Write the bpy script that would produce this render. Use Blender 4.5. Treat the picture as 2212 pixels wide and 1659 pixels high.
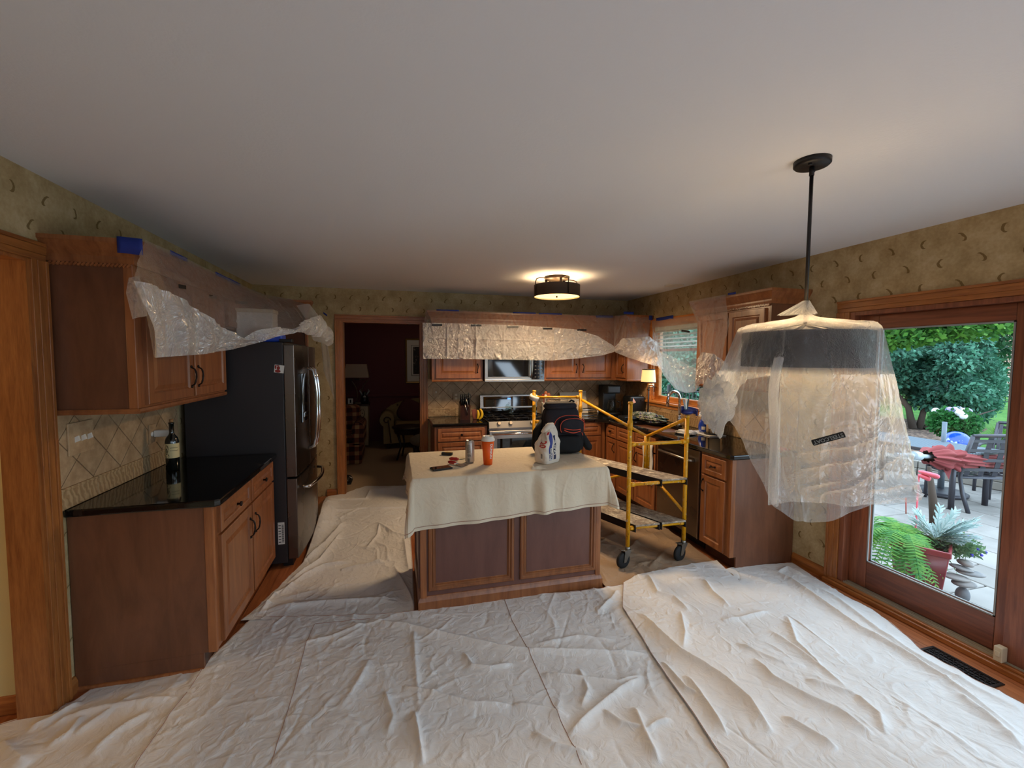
import bpy, bmesh, math, random
import numpy as np
from mathutils import Vector, Matrix
PI = math.pi
for o in list(bpy.data.objects): bpy.data.objects.remove(o)
scene = bpy.context.scene
col = scene.collection
# ------------------------------------------------------------------ camera, world, large lights, exposure
CAM_H, FPX = 1.65, 941.0
_y, _p, _r = (math.radians(a) for a in (14.98, -3.35, 0.32))
_F = np.array([math.sin(_y)*math.cos(_p), math.cos(_y)*math.cos(_p), math.sin(_p)])
_R0 = np.array([math.cos(_y), -math.sin(_y), 0.0]); _U0 = np.cross(_R0, _F)
_R = math.cos(_r)*_R0 + math.sin(_r)*_U0; _U = -math.sin(_r)*_R0 + math.cos(_r)*_U0
cam_d = bpy.data.cameras.new('camera'); cam = bpy.data.objects.new('camera', cam_d); col.objects.link(cam)
cam_d.sensor_fit = 'HORIZONTAL'; cam_d.sensor_width = 36; cam_d.lens = FPX/2212*36; cam_d.clip_start = .05; cam_d.clip_end = 300
M = Matrix.Identity(4)
for i in range(3):
    M[i][0] = _R[i]; M[i][1] = _U[i]; M[i][2] = -_F[i]
M[2][3] = CAM_H
cam.matrix_world = M
scene.camera = cam

w = bpy.data.worlds.new('world'); scene.world = w; w.use_nodes = True
wn = w.node_tree.nodes; wl = w.node_tree.links
bg = wn['Background']; bg.inputs['Color'].default_value = (.64, .82, 1.0, 1); bg.inputs['Strength'].default_value = 5.0

def area(name, loc, rot, sx, sy, power, color, portal=False):
    d = bpy.data.lights.new(name, 'AREA'); d.shape = 'RECTANGLE'; d.size = sx; d.size_y = sy; d.energy = power; d.color = color
    o = bpy.data.objects.new(name, d); col.objects.link(o); o.location = loc; o.rotation_euler = rot
    if portal: d.cycles.is_portal = True
    return o
DAY = (.66, .83, 1.0)
area('daylight_portal_door', (3.30, 1.45, 1.05), (0, PI/2, 0), 1.9, 1.9, 1, (1,1,1), True)
area('daylight_portal_window', (3.30, 4.28, 1.6), (0, PI/2, 0), 1.0, 1.1, 1, (1,1,1), True)
# added fill lights at the solid rear wall, standing in for unseen windows
area('rear_fill_light', (1.9, -2.52, 1.35), (PI/2-.6, 0, 0), 1.7, 1.5, 26, DAY)
area('rear_fill_light', (-.3, -2.52, 1.35), (PI/2-.6, 0, 0), 1.7, 1.5, 22, DAY)
# added fill lights behind the camera, tilted down like sky light, up like bounce
area('rear_side_fill_light', (3.08, -1.2, 1.15), (0, PI/2-math.radians(38), 0), 1.0, 1.7, 36, DAY)
area('rear_side_fill_upward', (3.05, -1.1, .40), (0, PI/2+math.radians(22), 0), .6, 1.7, 25, DAY)

vs = scene.view_settings
vs.view_transform = 'Standard'; vs.look = 'None'; vs.gamma = 1; vs.use_curve_mapping = False; vs.exposure = 0.16
scene.cycles.max_bounces = 10; scene.cycles.transparent_max_bounces = 24
scene.cycles.sample_clamp_indirect = 4.0
scene.cycles.caustics_reflective = False; scene.cycles.caustics_refractive = False
scene.cycles.transmission_bounces = 8

# ------------------------------------------------------------------ measuring helpers: photo point -> point on a real plane
def _ray(x, y): return (x-1106)/FPX*_R - (y-829.5)/FPX*_U + _F
def PZ(x, y, z=0.0):
    d = _ray(x, y); p = d*(z-CAM_H)/d[2]; return np.array([p[0], p[1], z])
def PX(x, y, X):
    d = _ray(x, y); p = d*X/d[0]; return np.array([X, p[1], p[2]+CAM_H])
def PY(x, y, Y):
    d = _ray(x, y); p = d*Y/d[1]; return np.array([p[0], Y, p[2]+CAM_H])

# ------------------------------------------------------------------ mesh helpers
WORLD = {}
class MB:
    def __init__(s): s.v = []; s.f = []; s.sm = []
    def add(s, vs_, fs, smooth=False):
        b = len(s.v); s.v.extend([tuple(map(float, p)) for p in vs_])
        s.f.extend([tuple(b+i for i in f) for f in fs]); s.sm.extend([smooth]*len(fs)); return s
    def box(s, a, b):
        (x0,y0,z0),(x1,y1,z1) = [min(p,q) for p,q in zip(a,b)],[max(p,q) for p,q in zip(a,b)]
        return s.add([(x0,y0,z0),(x1,y0,z0),(x1,y1,z0),(x0,y1,z0),(x0,y0,z1),(x1,y0,z1),(x1,y1,z1),(x0,y1,z1)],
            [(0,3,2,1),(4,5,6,7),(0,1,5,4),(1,2,6,5),(2,3,7,6),(3,0,4,7)])
    def obox(s, c, ax, ay, az):
        c = np.array(c, float); ax, ay, az = (np.array(q, float) for q in (ax, ay, az))
        vs_ = [c+i*ax+j*ay+k*az for k in (-1,1) for i,j in ((-1,-1),(1,-1),(1,1),(-1,1))]
        return s.add(vs_, [(0,3,2,1),(4,5,6,7),(0,1,5,4),(1,2,6,5),(2,3,7,6),(3,0,4,7)])
    def tube(s, pts, r, n=8, closed=False, cap=True):
        P = [Vector(p) for p in pts]; m = len(P); rs = r if hasattr(r, '__len__') else [r]*m
        rings = []; prev = None
        for i in range(m):
            a = P[i-1] if (i > 0 or closed) else P[i]; b = P[(i+1) % m] if (i < m-1 or closed) else P[i]
            t = (b-a)
            if t.length < 1e-9: t = Vector((0,0,1))
            t.normalize()
            if prev is None:
                q = t.cross(Vector((0,0,1)));
                if q.length < .05: q = t.cross(Vector((1,0,0)))
                q.normalize()
            else:
                q = prev - t*prev.dot(t); q.normalize()
            prev = q; e = t.cross(q)
            rings.append([P[i] + (q*math.cos(2*PI*k/n) + e*math.sin(2*PI*k/n))*rs[i] for k in range(n)])
        vs_ = [p for rg in rings for p in rg]; fs = []
        for i in range(m if closed else m-1):
            j = (i+1) % m
            for k in range(n): fs.append((i*n+k, i*n+(k+1)%n, j*n+(k+1)%n, j*n+k))
        s.add(vs_, fs, True)
        if cap and not closed:
            b = len(s.v)-len(vs_)
            s.f.append(tuple(b+k for k in range(n-1,-1,-1))); s.f.append(tuple(b+(m-1)*n+k for k in range(n))); s.sm += [False, False]
        return s
    def lathe(s, prof, c=(0,0,0), n=24, ax='z', smooth=True, a0=0, a1=2*PI):
        full = abs(a1-a0-2*PI) < 1e-6; N = n if full else n+1; vs_ = []
        for r, h in prof:
            for k in range(N):
                a = a0+(a1-a0)*k/n; x, y = r*math.cos(a), r*math.sin(a)
                p = {'z': (x,y,h), 'x': (h,x,y), 'y': (y,h,x)}[ax]
                vs_.append((c[0]+p[0], c[1]+p[1], c[2]+p[2]))
        fs = []
        for i in range(len(prof)-1):
            for k in range(n):
                q = (k+1) % N
                fs.append((i*N+k, i*N+q, (i+1)*N+q, (i+1)*N+k))
        return s.add(vs_, fs, smooth)
    def prism(s, poly, fr, d):
        n = len(poly); vs_ = [fr(a,b,0) for a,b in poly]+[fr(a,b,d) for a,b in poly]
        return s.add(vs_, [tuple(range(n-1,-1,-1)), tuple(range(n,2*n))]+[(i,(i+1)%n,n+(i+1)%n,n+i) for i in range(n)])
    def rings(s, fr, x, y, w_, h, prof, hole=False):
        vs_ = []; fs = []
        for ins, z in prof:
            for a, b in ((x+ins,y+ins),(x+w_-ins,y+ins),(x+w_-ins,y+h-ins),(x+ins,y+h-ins)): vs_.append(fr(a,b,z))
        for i in range(len(prof)-1):
            for k in range(4):
                q = (k+1)%4; fs.append((i*4+k, i*4+q, (i+1)*4+q, (i+1)*4+k))
        e = (len(prof)-1)*4
        if not hole: fs.append((e,e+1,e+2,e+3))
        return s.add(vs_, fs)
    def grid(s, A, smooth=True):
        nu, nv = A.shape[:2]; b = len(s.v)
        s.v.extend(map(tuple, A.reshape(-1,3).tolist()))
        idx = (np.arange(nu*nv).reshape(nu,nv)+b)
        q = np.stack([idx[:-1,:-1], idx[1:,:-1], idx[1:,1:], idx[:-1,1:]], -1).reshape(-1,4)
        s.f.extend(map(tuple, q.tolist())); s.sm.extend([smooth]*len(q)); return s
    def ball(s, c, r, n=12, m=8):
        r = r if hasattr(r, '__len__') else (r,r,r)
        A = np.zeros((n+1, m+1, 3))
        for i in range(n+1):
            for j in range(m+1):
                a = 2*PI*i/n; b = -PI/2+PI*j/m
                A[i,j] = (c[0]+r[0]*math.cos(b)*math.cos(a), c[1]+r[1]*math.cos(b)*math.sin(a), c[2]+r[2]*math.sin(b))
        return s.grid(A)

def frame(o, u, v, n):
    o, u, v, n = (np.array(q, float) for q in (o, u, v, n))
    return lambda a, b, c=0.0: o+u*a+v*b+n*c
def wpos(o): return WORLD.get(o.name, (0,0,0))
def mk(name, mb, mat, parent=None, origin=None, kind=None, label=None, cat=None, group=None, bevel=0, merge=False):
    A = np.array(mb.v) if len(mb.v) else np.zeros((1,3))
    if origin is None:
        lo, hi = A.min(0), A.max(0); origin = ((lo[0]+hi[0])/2, (lo[1]+hi[1])/2, lo[2])
    origin = np.array(origin, float)
    me = bpy.data.meshes.new(name); me.from_pydata((A-origin).tolist(), [], mb.f); me.update()
    if any(mb.sm): me.polygons.foreach_set('use_smooth', mb.sm)
    if merge:
        bm = bmesh.new(); bm.from_mesh(me); bmesh.ops.remove_doubles(bm, verts=bm.verts, dist=1e-5); bmesh.ops.recalc_face_normals(bm, faces=bm.faces); bm.to_mesh(me); bm.free()
    for m_ in (mat if isinstance(mat, (list, tuple)) else [mat]): me.materials.append(m_)
    o = bpy.data.objects.new(name, me); col.objects.link(o)
    place(o, origin, parent)
    tag(o, label, cat, group, kind)
    if bevel:
        b = o.modifiers.new('bevel', 'BEVEL'); b.width = bevel; b.segments = 2; b.limit_method = 'ANGLE'; b.angle_limit = math.radians(50)
    return o
def place(o, origin, parent=None):
    origin = tuple(float(q) for q in origin)
    if parent is not None:
        pp = wpos(parent); o.parent = parent; o.location = tuple(a-b for a,b in zip(origin, pp))
    else: o.location = origin
    WORLD[o.name] = origin
def tag(o, label=None, cat=None, group=None, kind=None):
    if label: o['label'] = label
    if cat: o['category'] = cat
    if group: o['group'] = group
    if kind: o['kind'] = kind
    return o
def thing(name, label, cat, loc=(0,0,0), group=None, kind=None):
    o = bpy.data.objects.new(name, None); col.objects.link(o); o.empty_display_size = .05
    place(o, loc); tag(o, label, cat, group, kind); return o
def inst(src, name, origin, parent=None, rot=None):
    o = bpy.data.objects.new(name, src.data); col.objects.link(o); place(o, origin, parent)
    if rot: o.rotation_euler = rot
    return o
def textgrid(s_, size, depth=0.0):
    cu = bpy.data.curves.new('t', 'FONT'); cu.body = s_; cu.size = size; cu.align_x = 'CENTER'; cu.align_y = 'CENTER'; cu.extrude = depth; cu.resolution_u = 3; cu.offset = size*.02
    o = bpy.data.objects.new('t', cu); col.objects.link(o)
    bpy.context.view_layer.update()
    me = bpy.data.meshes.new_from_object(o.evaluated_get(bpy.context.evaluated_depsgraph_get()))
    bm = bmesh.new(); bm.from_mesh(me); bmesh.ops.triangulate(bm, faces=bm.faces)
    for _ in range(3):
        lg = [e for e in bm.edges if e.calc_length() > size*.14]
        if lg: bmesh.ops.subdivide_edges(bm, edges=lg, cuts=1); bmesh.ops.triangulate(bm, faces=bm.faces)
    bm.verts.index_update(); vs_ = [tuple(v.co) for v in bm.verts]; fs = [tuple(v.index for v in fc.verts) for fc in bm.faces]; bm.free()
    bpy.data.objects.remove(o); bpy.data.meshes.remove(me); bpy.data.curves.remove(cu)
    return vs_, fs
def lettering(s_, size, fmap, mat, parent, name='lettering', rot=0, stretch=1):
    vs_, fs = textgrid(s_, size); c, s2 = math.cos(rot), math.sin(rot)
    mb = MB(); mb.add([fmap(x*stretch*c-y*s2, x*stretch*s2+y*c) for x,y,_ in vs_], fs)
    return mk(name, mb, mat, parent)

# ------------------------------------------------------------------ materials
MAT = {}
def srgb(r, g, b): return tuple(((c/255)/12.92 if c/255 <= .04045 else ((c/255+.055)/1.055)**2.4) for c in (r,g,b))+(1,)
def base(name, c, rough=.5, metal=0, spec=.5, emit=None, es=1, coat=0):
    m = bpy.data.materials.new(name); m.use_nodes = True; b = m.node_tree.nodes['Principled BSDF']
    b.inputs['Base Color'].default_value = c; b.inputs['Roughness'].default_value = rough; b.inputs['Metallic'].default_value = metal
    b.inputs['Specular IOR Level'].default_value = spec
    if coat: b.inputs['Coat Weight'].default_value = coat; b.inputs['Coat Roughness'].default_value = .15
    if emit: b.inputs['Emission Color'].default_value = emit; b.inputs['Emission Strength'].default_value = es
    MAT[name] = m; return m
class NT:
    def __init__(s, m): s.t = m.node_tree; s.b = m.node_tree.nodes['Principled BSDF']
    def n(s, typ, **kw):
        x = s.t.nodes.new(typ)
        for k, v in kw.items():
            if k in x.inputs: x.inputs[k].default_value = v
            else: setattr(x, k, v)
        return x
    def l(s, a, b): s.t.links.new(a, b)
    def math(s, op, a, b=None, c=None):
        x = s.t.nodes.new('ShaderNodeMath'); x.operation = op
        for i, q in enumerate((a, b, c)):
            if q is None: continue
            if isinstance(q, (int, float)): x.inputs[i].default_value = q
            else: s.l(q, x.inputs[i])
        return x.outputs[0]
    def pos(s, scale=(1,1,1), rot=(0,0,0), obj=False):
        src = s.n('ShaderNodeTexCoord').outputs['Object'] if obj else s.n('ShaderNodeNewGeometry').outputs['Position']
        mp = s.n('ShaderNodeMapping'); mp.inputs['Scale'].default_value = scale; mp.inputs['Rotation'].default_value = rot; s.l(src, mp.inputs['Vector']); return mp.outputs[0]
    def ramp(s, fac, stops):
        r = s.n('ShaderNodeValToRGB'); e = r.color_ramp.elements
        while len(e) < len(stops): e.new(.5)
        for q, (p, c) in zip(e, stops): q.position = p; q.color = c
        s.l(fac, r.inputs[0]); return r.outputs[0]
    def bump(s, h, st=.3, d=.01):
        b = s.n('ShaderNodeBump', Strength=st, Distance=d); s.l(h, b.inputs['Height']); s.l(b.outputs[0], s.b.inputs['Normal']); return b
def wood(name, c1, c2, rough=.38, scale=(9,9,.9), fig=3.0, coat=.15, bump=.05, vary=True, fine=.14):
    m = base(name, c1, rough, coat=coat); t = NT(m)
    p = t.pos(scale); nz = t.n('ShaderNodeTexNoise', Scale=fig, Detail=6.0, Roughness=.6, Distortion=.6); t.l(p, nz.inputs['Vector'])
    p2 = t.pos(tuple(q*9 for q in scale)); n2 = t.n('ShaderNodeTexNoise', Scale=2.5, Detail=4.0); t.l(p2, n2.inputs['Vector'])
    f = t.math('ADD', t.math('MULTIPLY', nz.outputs[0], 1-fine), t.math('MULTIPLY', n2.outputs[0], fine))
    c = t.ramp(f, [(.36, c2), (.62, c1)])
    if vary:
        oi = t.n('ShaderNodeObjectInfo'); hs = t.n('ShaderNodeHueSaturation'); t.l(c, hs.inputs['Color'])
        t.l(t.math('ADD', t.math('MULTIPLY', oi.outputs['Random'], .25), .88), hs.inputs['Value']); c = hs.outputs[0]
    t.l(c, t.b.inputs['Base Color']); t.bump(f, bump, .004); return m
def lin(r,g,b): return (r,g,b,1)
W_CAB = wood('cabinet_maple', srgb(154,96,56), srgb(124,72,40), fine=.10)
W_END = wood('cabinet_end_veneer', srgb(118,74,50), srgb(98,60,40), rough=.42, scale=(4,4,.8), fine=.10)
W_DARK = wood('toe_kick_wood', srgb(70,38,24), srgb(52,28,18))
W_OAK = wood('oak_trim', srgb(172,108,54), srgb(134,78,36), scale=(14,14,1.1), bump=.12, fine=.3)
W_OAKH = wood('oak_trim_lengthwise', srgb(172,108,54), srgb(134,78,36), scale=(14,1.1,14), bump=.12)
W_OAKX = wood('oak_trim_crosswise', srgb(180,112,58), srgb(146,82,40), scale=(1.1,14,14), bump=.12)
W_DOOR = wood('patio_door_wood', srgb(140,82,54), srgb(108,58,38), scale=(12,12,.8), rough=.45)
W_FLOOR = wood('hardwood_floor', srgb(176,108,66), srgb(140,78,44), scale=(12,1.0,12), rough=.3, coat=.4)
W_PINE = wood('window_pine', srgb(200,132,66), srgb(172,102,46), scale=(10,1.0,10))

def mat_wallpaper(name, axis):
    m = base(name, srgb(196,176,130), .75, spec=.25); t = NT(m)
    g = t.n('ShaderNodeNewGeometry'); sp = t.n('ShaderNodeSeparateXYZ'); t.l(g.outputs['Position'], sp.inputs[0])
    u = sp.outputs[axis]; z = sp.outputs[2]
    nz = t.n('ShaderNodeTexNoise', Scale=7.0, Detail=8.0, Roughness=.62); t.l(t.pos(), nz.inputs['Vector'])
    nf = t.n('ShaderNodeTexNoise', Scale=60.0, Detail=3.0); t.l(t.pos(), nf.inputs['Vector'])
    v = t.math('ADD', nz.outputs[0], t.math('MULTIPLY', t.math('SUBTRACT', nf.outputs[0], .5), .35))
    c0 = t.ramp(v, [(.30, srgb(160,137,98)), (.5, srgb(178,157,117)), (.70, srgb(194,175,138))])
    # rows every .1315 m, motif every .185 m, alternate rows shifted half a step
    rz = t.math('DIVIDE', t.math('SUBTRACT', z, 2.3575-.1315*40-.06575), .1315)
    row = t.math('FLOOR', rz); fz = t.math('SUBTRACT', t.math('FRACT', rz), .5)
    odd = t.math('MODULO', row, 2.0)
    off = {1: 1.5055, 0: -.680-.0925}[axis]
    ru = t.math('ADD', t.math('DIVIDE', t.math('SUBTRACT', u, off-.185*60), .185), t.math('MULTIPLY', odd, .5))
    cu_ = t.math('FLOOR', ru); fu = t.math('SUBTRACT', t.math('FRACT', ru), .5)
    par = t.math('MODULO', cu_, 2.0); sgn = t.math('SUBTRACT', t.math('MULTIPLY', par, 2.0), 1.0)
    x = t.math('MULTIPLY', t.math('MULTIPLY', fu, .185), sgn); y = t.math('MULTIPLY', fz, .1315)
    # slight wobble, diagonal lean, then a crescent (outer disc minus shifted disc)
    wob = t.n('ShaderNodeTexNoise', Scale=38.0, Detail=2.0); t.l(t.pos(), wob.inputs['Vector'])
    wv = t.math('MULTIPLY', t.math('SUBTRACT', wob.outputs[0], .5), .018)
    x = t.math('ADD', t.math('ADD', x, t.math('MULTIPLY', y, t.math('MULTIPLY', par, -.55))), wv)
    d1 = t.math('SQRT', t.math('ADD', t.math('MULTIPLY', x, x), t.math('MULTIPLY', t.math('MULTIPLY', y, y), .55)))
    x2 = t.math('SUBTRACT', x, .0095)
    d2 = t.math('SQRT', t.math('ADD', t.math('MULTIPLY', x2, x2), t.math('MULTIPLY', t.math('MULTIPLY', y, y), .50)))
    mk_ = t.math('MULTIPLY', t.math('LESS_THAN', d1, .0190), t.math('GREATER_THAN', d2, .0150))
    mx = t.n('ShaderNodeMix', data_type='RGBA'); t.l(t.math('MULTIPLY', mk_, .85), mx.inputs[0]); t.l(c0, mx.inputs[6]); mx.inputs[7].default_value = srgb(112,88,46)
    t.l(mx.outputs[2], t.b.inputs['Base Color']); t.bump(nf.outputs[0], .15, .003); return m
M_WPX = mat_wallpaper('wallpaper_scroll_side', 1); M_WPY = mat_wallpaper('wallpaper_scroll_back', 0)
M_CEIL = base('ceiling_paint', srgb(230,233,238), .9, spec=.2); t = NT(M_CEIL); nz = t.n('ShaderNodeTexNoise', Scale=90.0, Detail=3.0); t.l(t.pos(), nz.inputs['Vector']); t.bump(nz.outputs[0], .25, .003)
M_CREAM = base('cream_wall_paint', srgb(214,196,140), .8)
M_REDW = base('dark_red_wall_paint', srgb(96,22,26), .6)
M_CARPET = base('beige_carpet', srgb(176,150,120), .95); t = NT(M_CARPET); nz = t.n('ShaderNodeTexNoise', Scale=200.0); t.l(t.pos(), nz.inputs['Vector']); t.bump(nz.outputs[0], .5, .01)

def mat_tile(name, ca, cb, bump=.35):
    m = base(name, ca, .55, spec=.35); t = NT(m)
    nz = t.n('ShaderNodeTexNoise', Scale=14.0, Detail=8.0, Roughness=.65); t.l(t.pos(), nz.inputs['Vector'])
    c = t.ramp(nz.outputs[0], [(.35, cb), (.65, ca)]); oi = t.n('ShaderNodeObjectInfo'); hs = t.n('ShaderNodeHueSaturation'); t.l(c, hs.inputs['Color'])
    t.l(t.math('ADD', t.math('MULTIPLY', oi.outputs['Random'], .22), .88), hs.inputs['Value']); t.l(hs.outputs[0], t.b.inputs['Base Color'])
    t.bump(nz.outputs[0], bump, .006); return m
M_TILE = mat_tile('tumbled_stone_tile', srgb(188,160,126), srgb(158,130,98)); M_GROUT = base('grout', srgb(118,92,66), .9)
M_BORD = base('scroll_border_tile', srgb(182,152,112), .55); t = NT(M_BORD)
# embossed scroll relief on the border tiles
wv = t.n('ShaderNodeTexWave', wave_type='RINGS', rings_direction='SPHERICAL', Scale=7.0, Distortion=4.0, Detail=1.0); wv.inputs['Detail Scale'].default_value = 3.0; t.l(t.pos((1.6,1.6,1.6)), wv.inputs['Vector'])
t.l(t.ramp(wv.outputs[1], [(.3, srgb(158,128,92)), (.7, srgb(180,152,114))]), t.b.inputs['Base Color']); t.bump(wv.outputs[1], .45, .006)

M_GRAN = base('black_granite', srgb(14,13,13), .06, spec=.6); t = NT(M_GRAN)
vo = t.n('ShaderNodeTexNoise', Scale=260.0, Detail=2.0); t.l(t.pos(), vo.inputs['Vector'])
t.l(t.ramp(vo.outputs[0], [(.60, srgb(14,13,13)), (.72, srgb(52,48,44))]), t.b.inputs['Base Color'])
def mat_brushed(name, c, rough=.3, sc=(3,3,3)):
    m = base(name, c, rough, 1.0); t = NT(m); nz = t.n('ShaderNodeTexNoise', Scale=1.0, Detail=2.0); t.l(t.pos(sc), nz.inputs['Vector'])
    t.l(t.math('ADD', t.math('MULTIPLY', nz.outputs[0], .18), rough-.09), t.b.inputs['Roughness']); return m
M_STEEL = mat_brushed('brushed_steel', srgb(176,172,166)); M_STEELD = mat_brushed('dark_stainless', srgb(120,112,106), .28)
M_CHROME = base('chrome', srgb(210,210,212), .08, 1.0); M_BRONZE = base('oil_rubbed_bronze', srgb(38,28,24), .4, .7)
M_BLACKM = base('matte_black_metal', srgb(24,22,24), .45, .3); M_BLACKG = base('black_glass', srgb(8,8,9), .05, spec=.7)
M_FRSIDE = base('fridge_side_charcoal', srgb(42,38,40), .45); t = NT(M_FRSIDE); nz = t.n('ShaderNodeTexNoise', Scale=500.0); t.l(t.pos(), nz.inputs['Vector']); t.bump(nz.outputs[0], .2, .002)
M_RUBBER = base('black_rubber', srgb(20,20,21), .75); M_WHITEP = base('white_plastic', srgb(228,224,216), .4); M_IVORY = base('ivory_plastic', srgb(206,190,160), .45)
M_NAVYTAPE = base('blue_painters_tape', srgb(22,46,132), .7)
M_BLACKP = base('black_plastic', srgb(16,16,17), .4)

def mat_film(name, op=.45, tint=(.93,.92,.90,1), rough=.28, bscale=26.0, bst=.5, edge=.5, tr=.6, glo_f=.22):
    m = bpy.data.materials.new(name); m.use_nodes = True; nt = m.node_tree; nt.nodes.clear()
    N = lambda t_: nt.nodes.new(t_); L = nt.links.new
    out = N('ShaderNodeOutputMaterial'); mix = N('ShaderNodeMixShader'); tra = N('ShaderNodeBsdfTransparent'); tra.inputs[0].default_value = (.97,.97,.97,1)
    dif = N('ShaderNodeBsdfDiffuse'); dif.inputs[0].default_value = tint; tl = N('ShaderNodeBsdfTranslucent'); tl.inputs[0].default_value = tint
    glo = N('ShaderNodeBsdfGlossy'); glo.inputs['Roughness'].default_value = rough; glo.inputs[0].default_value = (.9,.9,.9,1)
    m1 = N('ShaderNodeMixShader'); m1.inputs[0].default_value = tr; L(dif.outputs[0], m1.inputs[1]); L(tl.outputs[0], m1.inputs[2])
    m2 = N('ShaderNodeMixShader'); m2.inputs[0].default_value = glo_f; L(m1.outputs[0], m2.inputs[1]); L(glo.outputs[0], m2.inputs[2])
    geo = N('ShaderNodeNewGeometry')
    nz = N('ShaderNodeTexNoise'); nz.inputs['Scale'].default_value = bscale; nz.inputs['Detail'].default_value = 5; nz.inputs['Distortion'].default_value = .5; L(geo.outputs['Position'], nz.inputs['Vector'])
    vo = N('ShaderNodeTexVoronoi'); vo.feature = 'F1'; vo.distance = 'MINKOWSKI'; vo.inputs['Scale'].default_value = bscale*.55; L(nz.outputs[1], vo.inputs['Vector'])
    ad = N('ShaderNodeMath'); ad.operation = 'ADD'; L(nz.outputs[0], ad.inputs[0]); L(vo.outputs[0], ad.inputs[1])
    bp = N('ShaderNodeBump'); bp.inputs['Strength'].default_value = bst; bp.inputs['Distance'].default_value = .012; L(ad.outputs[0], bp.inputs['Height'])
    for s_ in (dif, tl, glo): L(bp.outputs[0], s_.inputs['Normal'])
    lw = N('ShaderNodeLayerWeight'); lw.inputs[0].default_value = .35; L(bp.outputs[0], lw.inputs['Normal'])
    ma = N('ShaderNodeMath'); ma.operation = 'MULTIPLY_ADD'; L(lw.outputs['Facing'], ma.inputs[0]); ma.inputs[1].default_value = edge; ma.inputs[2].default_value = op; ma.use_clamp = True
    L(ma.outputs[0], mix.inputs[0]); L(tra.outputs[0], mix.inputs[1]); L(m2.outputs[0], mix.inputs[2]); L(mix.outputs[0], out.inputs[0])
    MAT[name] = m; return m
M_FILM = mat_film('clear_plastic_sheeting', .30, rough=.2); M_FILMW = mat_film('milky_plastic_sheeting', .62, tint=(.98,.96,.94,1), bst=.5, bscale=8.0, rough=.16, glo_f=.34, tr=.35)
M_FILMT = mat_film('thin_plastic_sheeting', .14, edge=.55, rough=.16); M_FILMP = mat_film('hazy_plastic_drape', .30, bscale=5.0, bst=.3, tr=.7, rough=.22, glo_f=.22, edge=.4)
def mat_glass(name, rough=0.0, tint=(1,1,1,1)):
    m = bpy.data.materials.new(name); m.use_nodes = True; nt = m.node_tree; nt.nodes.clear(); N = lambda t_: nt.nodes.new(t_); L = nt.links.new
    out = N('ShaderNodeOutputMaterial'); mix = N('ShaderNodeMixShader'); tr = N('ShaderNodeBsdfTransparent'); tr.inputs[0].default_value = tint
    gl = N('ShaderNodeBsdfGlossy'); gl.inputs['Roughness'].default_value = rough; lw = N('ShaderNodeLayerWeight'); lw.inputs[0].default_value = .5
    pw = N('ShaderNodeMath'); pw.operation = 'POWER'; L(lw.outputs['Facing'], pw.inputs[0]); pw.inputs[1].default_value = 4.5
    fr = N('ShaderNodeMath'); fr.operation = 'MULTIPLY_ADD'; L(pw.outputs[0], fr.inputs[0]); fr.inputs[1].default_value = .8; fr.inputs[2].default_value = .05
    L(fr.outputs[0], mix.inputs[0]); L(tr.outputs[0], mix.inputs[1]); L(gl.outputs[0], mix.inputs[2]); L(mix.outputs[0], out.inputs[0]); return m
M_PANE = mat_glass('window_glass', 0, (.97,.99,.98,1)); M_JAR = mat_glass('clear_jar_glass', 0, (.88,.92,.88,1))

def mat_canvas(name, c, c2, st=.5):
    m = base(name, c, .85, spec=.2); t = NT(m)
    nz = t.n('ShaderNodeTexNoise', Scale=2.2, Detail=6.0); t.l(t.pos(), nz.inputs['Vector'])
    t.l(t.ramp(nz.outputs[0], [(.3, c2), (.7, c)]), t.b.inputs['Base Color'])
    n2 = t.n('ShaderNodeTexNoise', Scale=16.0, Detail=7.0, Distortion=1.0); t.l(t.pos(), n2.inputs['Vector']); t.bump(n2.outputs[0], st, .02); return m
M_CANVAS = mat_canvas('canvas_drop_cloth', srgb(230,228,226), srgb(220,217,214)); M_CANVASI = mat_canvas('island_canvas', srgb(216,204,182), srgb(206,192,170), .35)
M_KRAFT = mat_canvas('tan_drop_cloth', srgb(176,152,128), srgb(160,136,112)); M_SEAM = base('red_brown_stitching', srgb(164,122,104), .9)
M_YEL = base('scaffold_yellow_paint', srgb(212,150,12), .4); t = NT(M_YEL)
nz = t.n('ShaderNodeTexNoise', Scale=34.0, Detail=6.0, Roughness=.7); t.l(t.pos(), nz.inputs['Vector'])
t.l(t.ramp(nz.outputs[0], [(.0, srgb(120,82,20)), (.36, srgb(140,92,18)), (.40, srgb(214,152,12)), (.60, srgb(220,158,14)), (.66, srgb(214,206,186))]), t.b.inputs['Base Color'])
M_PLANKT = base('paint_splattered_plywood', srgb(110,98,86), .8); t = NT(M_PLANKT)
nz = t.n('ShaderNodeTexNoise', Scale=16.0, Detail=9.0, Roughness=.75); t.l(t.pos(), nz.inputs['Vector'])
t.l(t.ramp(nz.outputs[0], [(.34, srgb(92,80,70)), (.48, srgb(150,134,116)), (.57, srgb(178,166,146)), (.63, srgb(228,216,190))]), t.b.inputs['Base Color']); t.bump(nz.outputs[0], .3, .004)
def em(name, c, s_): return base(name, c, .5, emit=c, es=s_)
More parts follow.
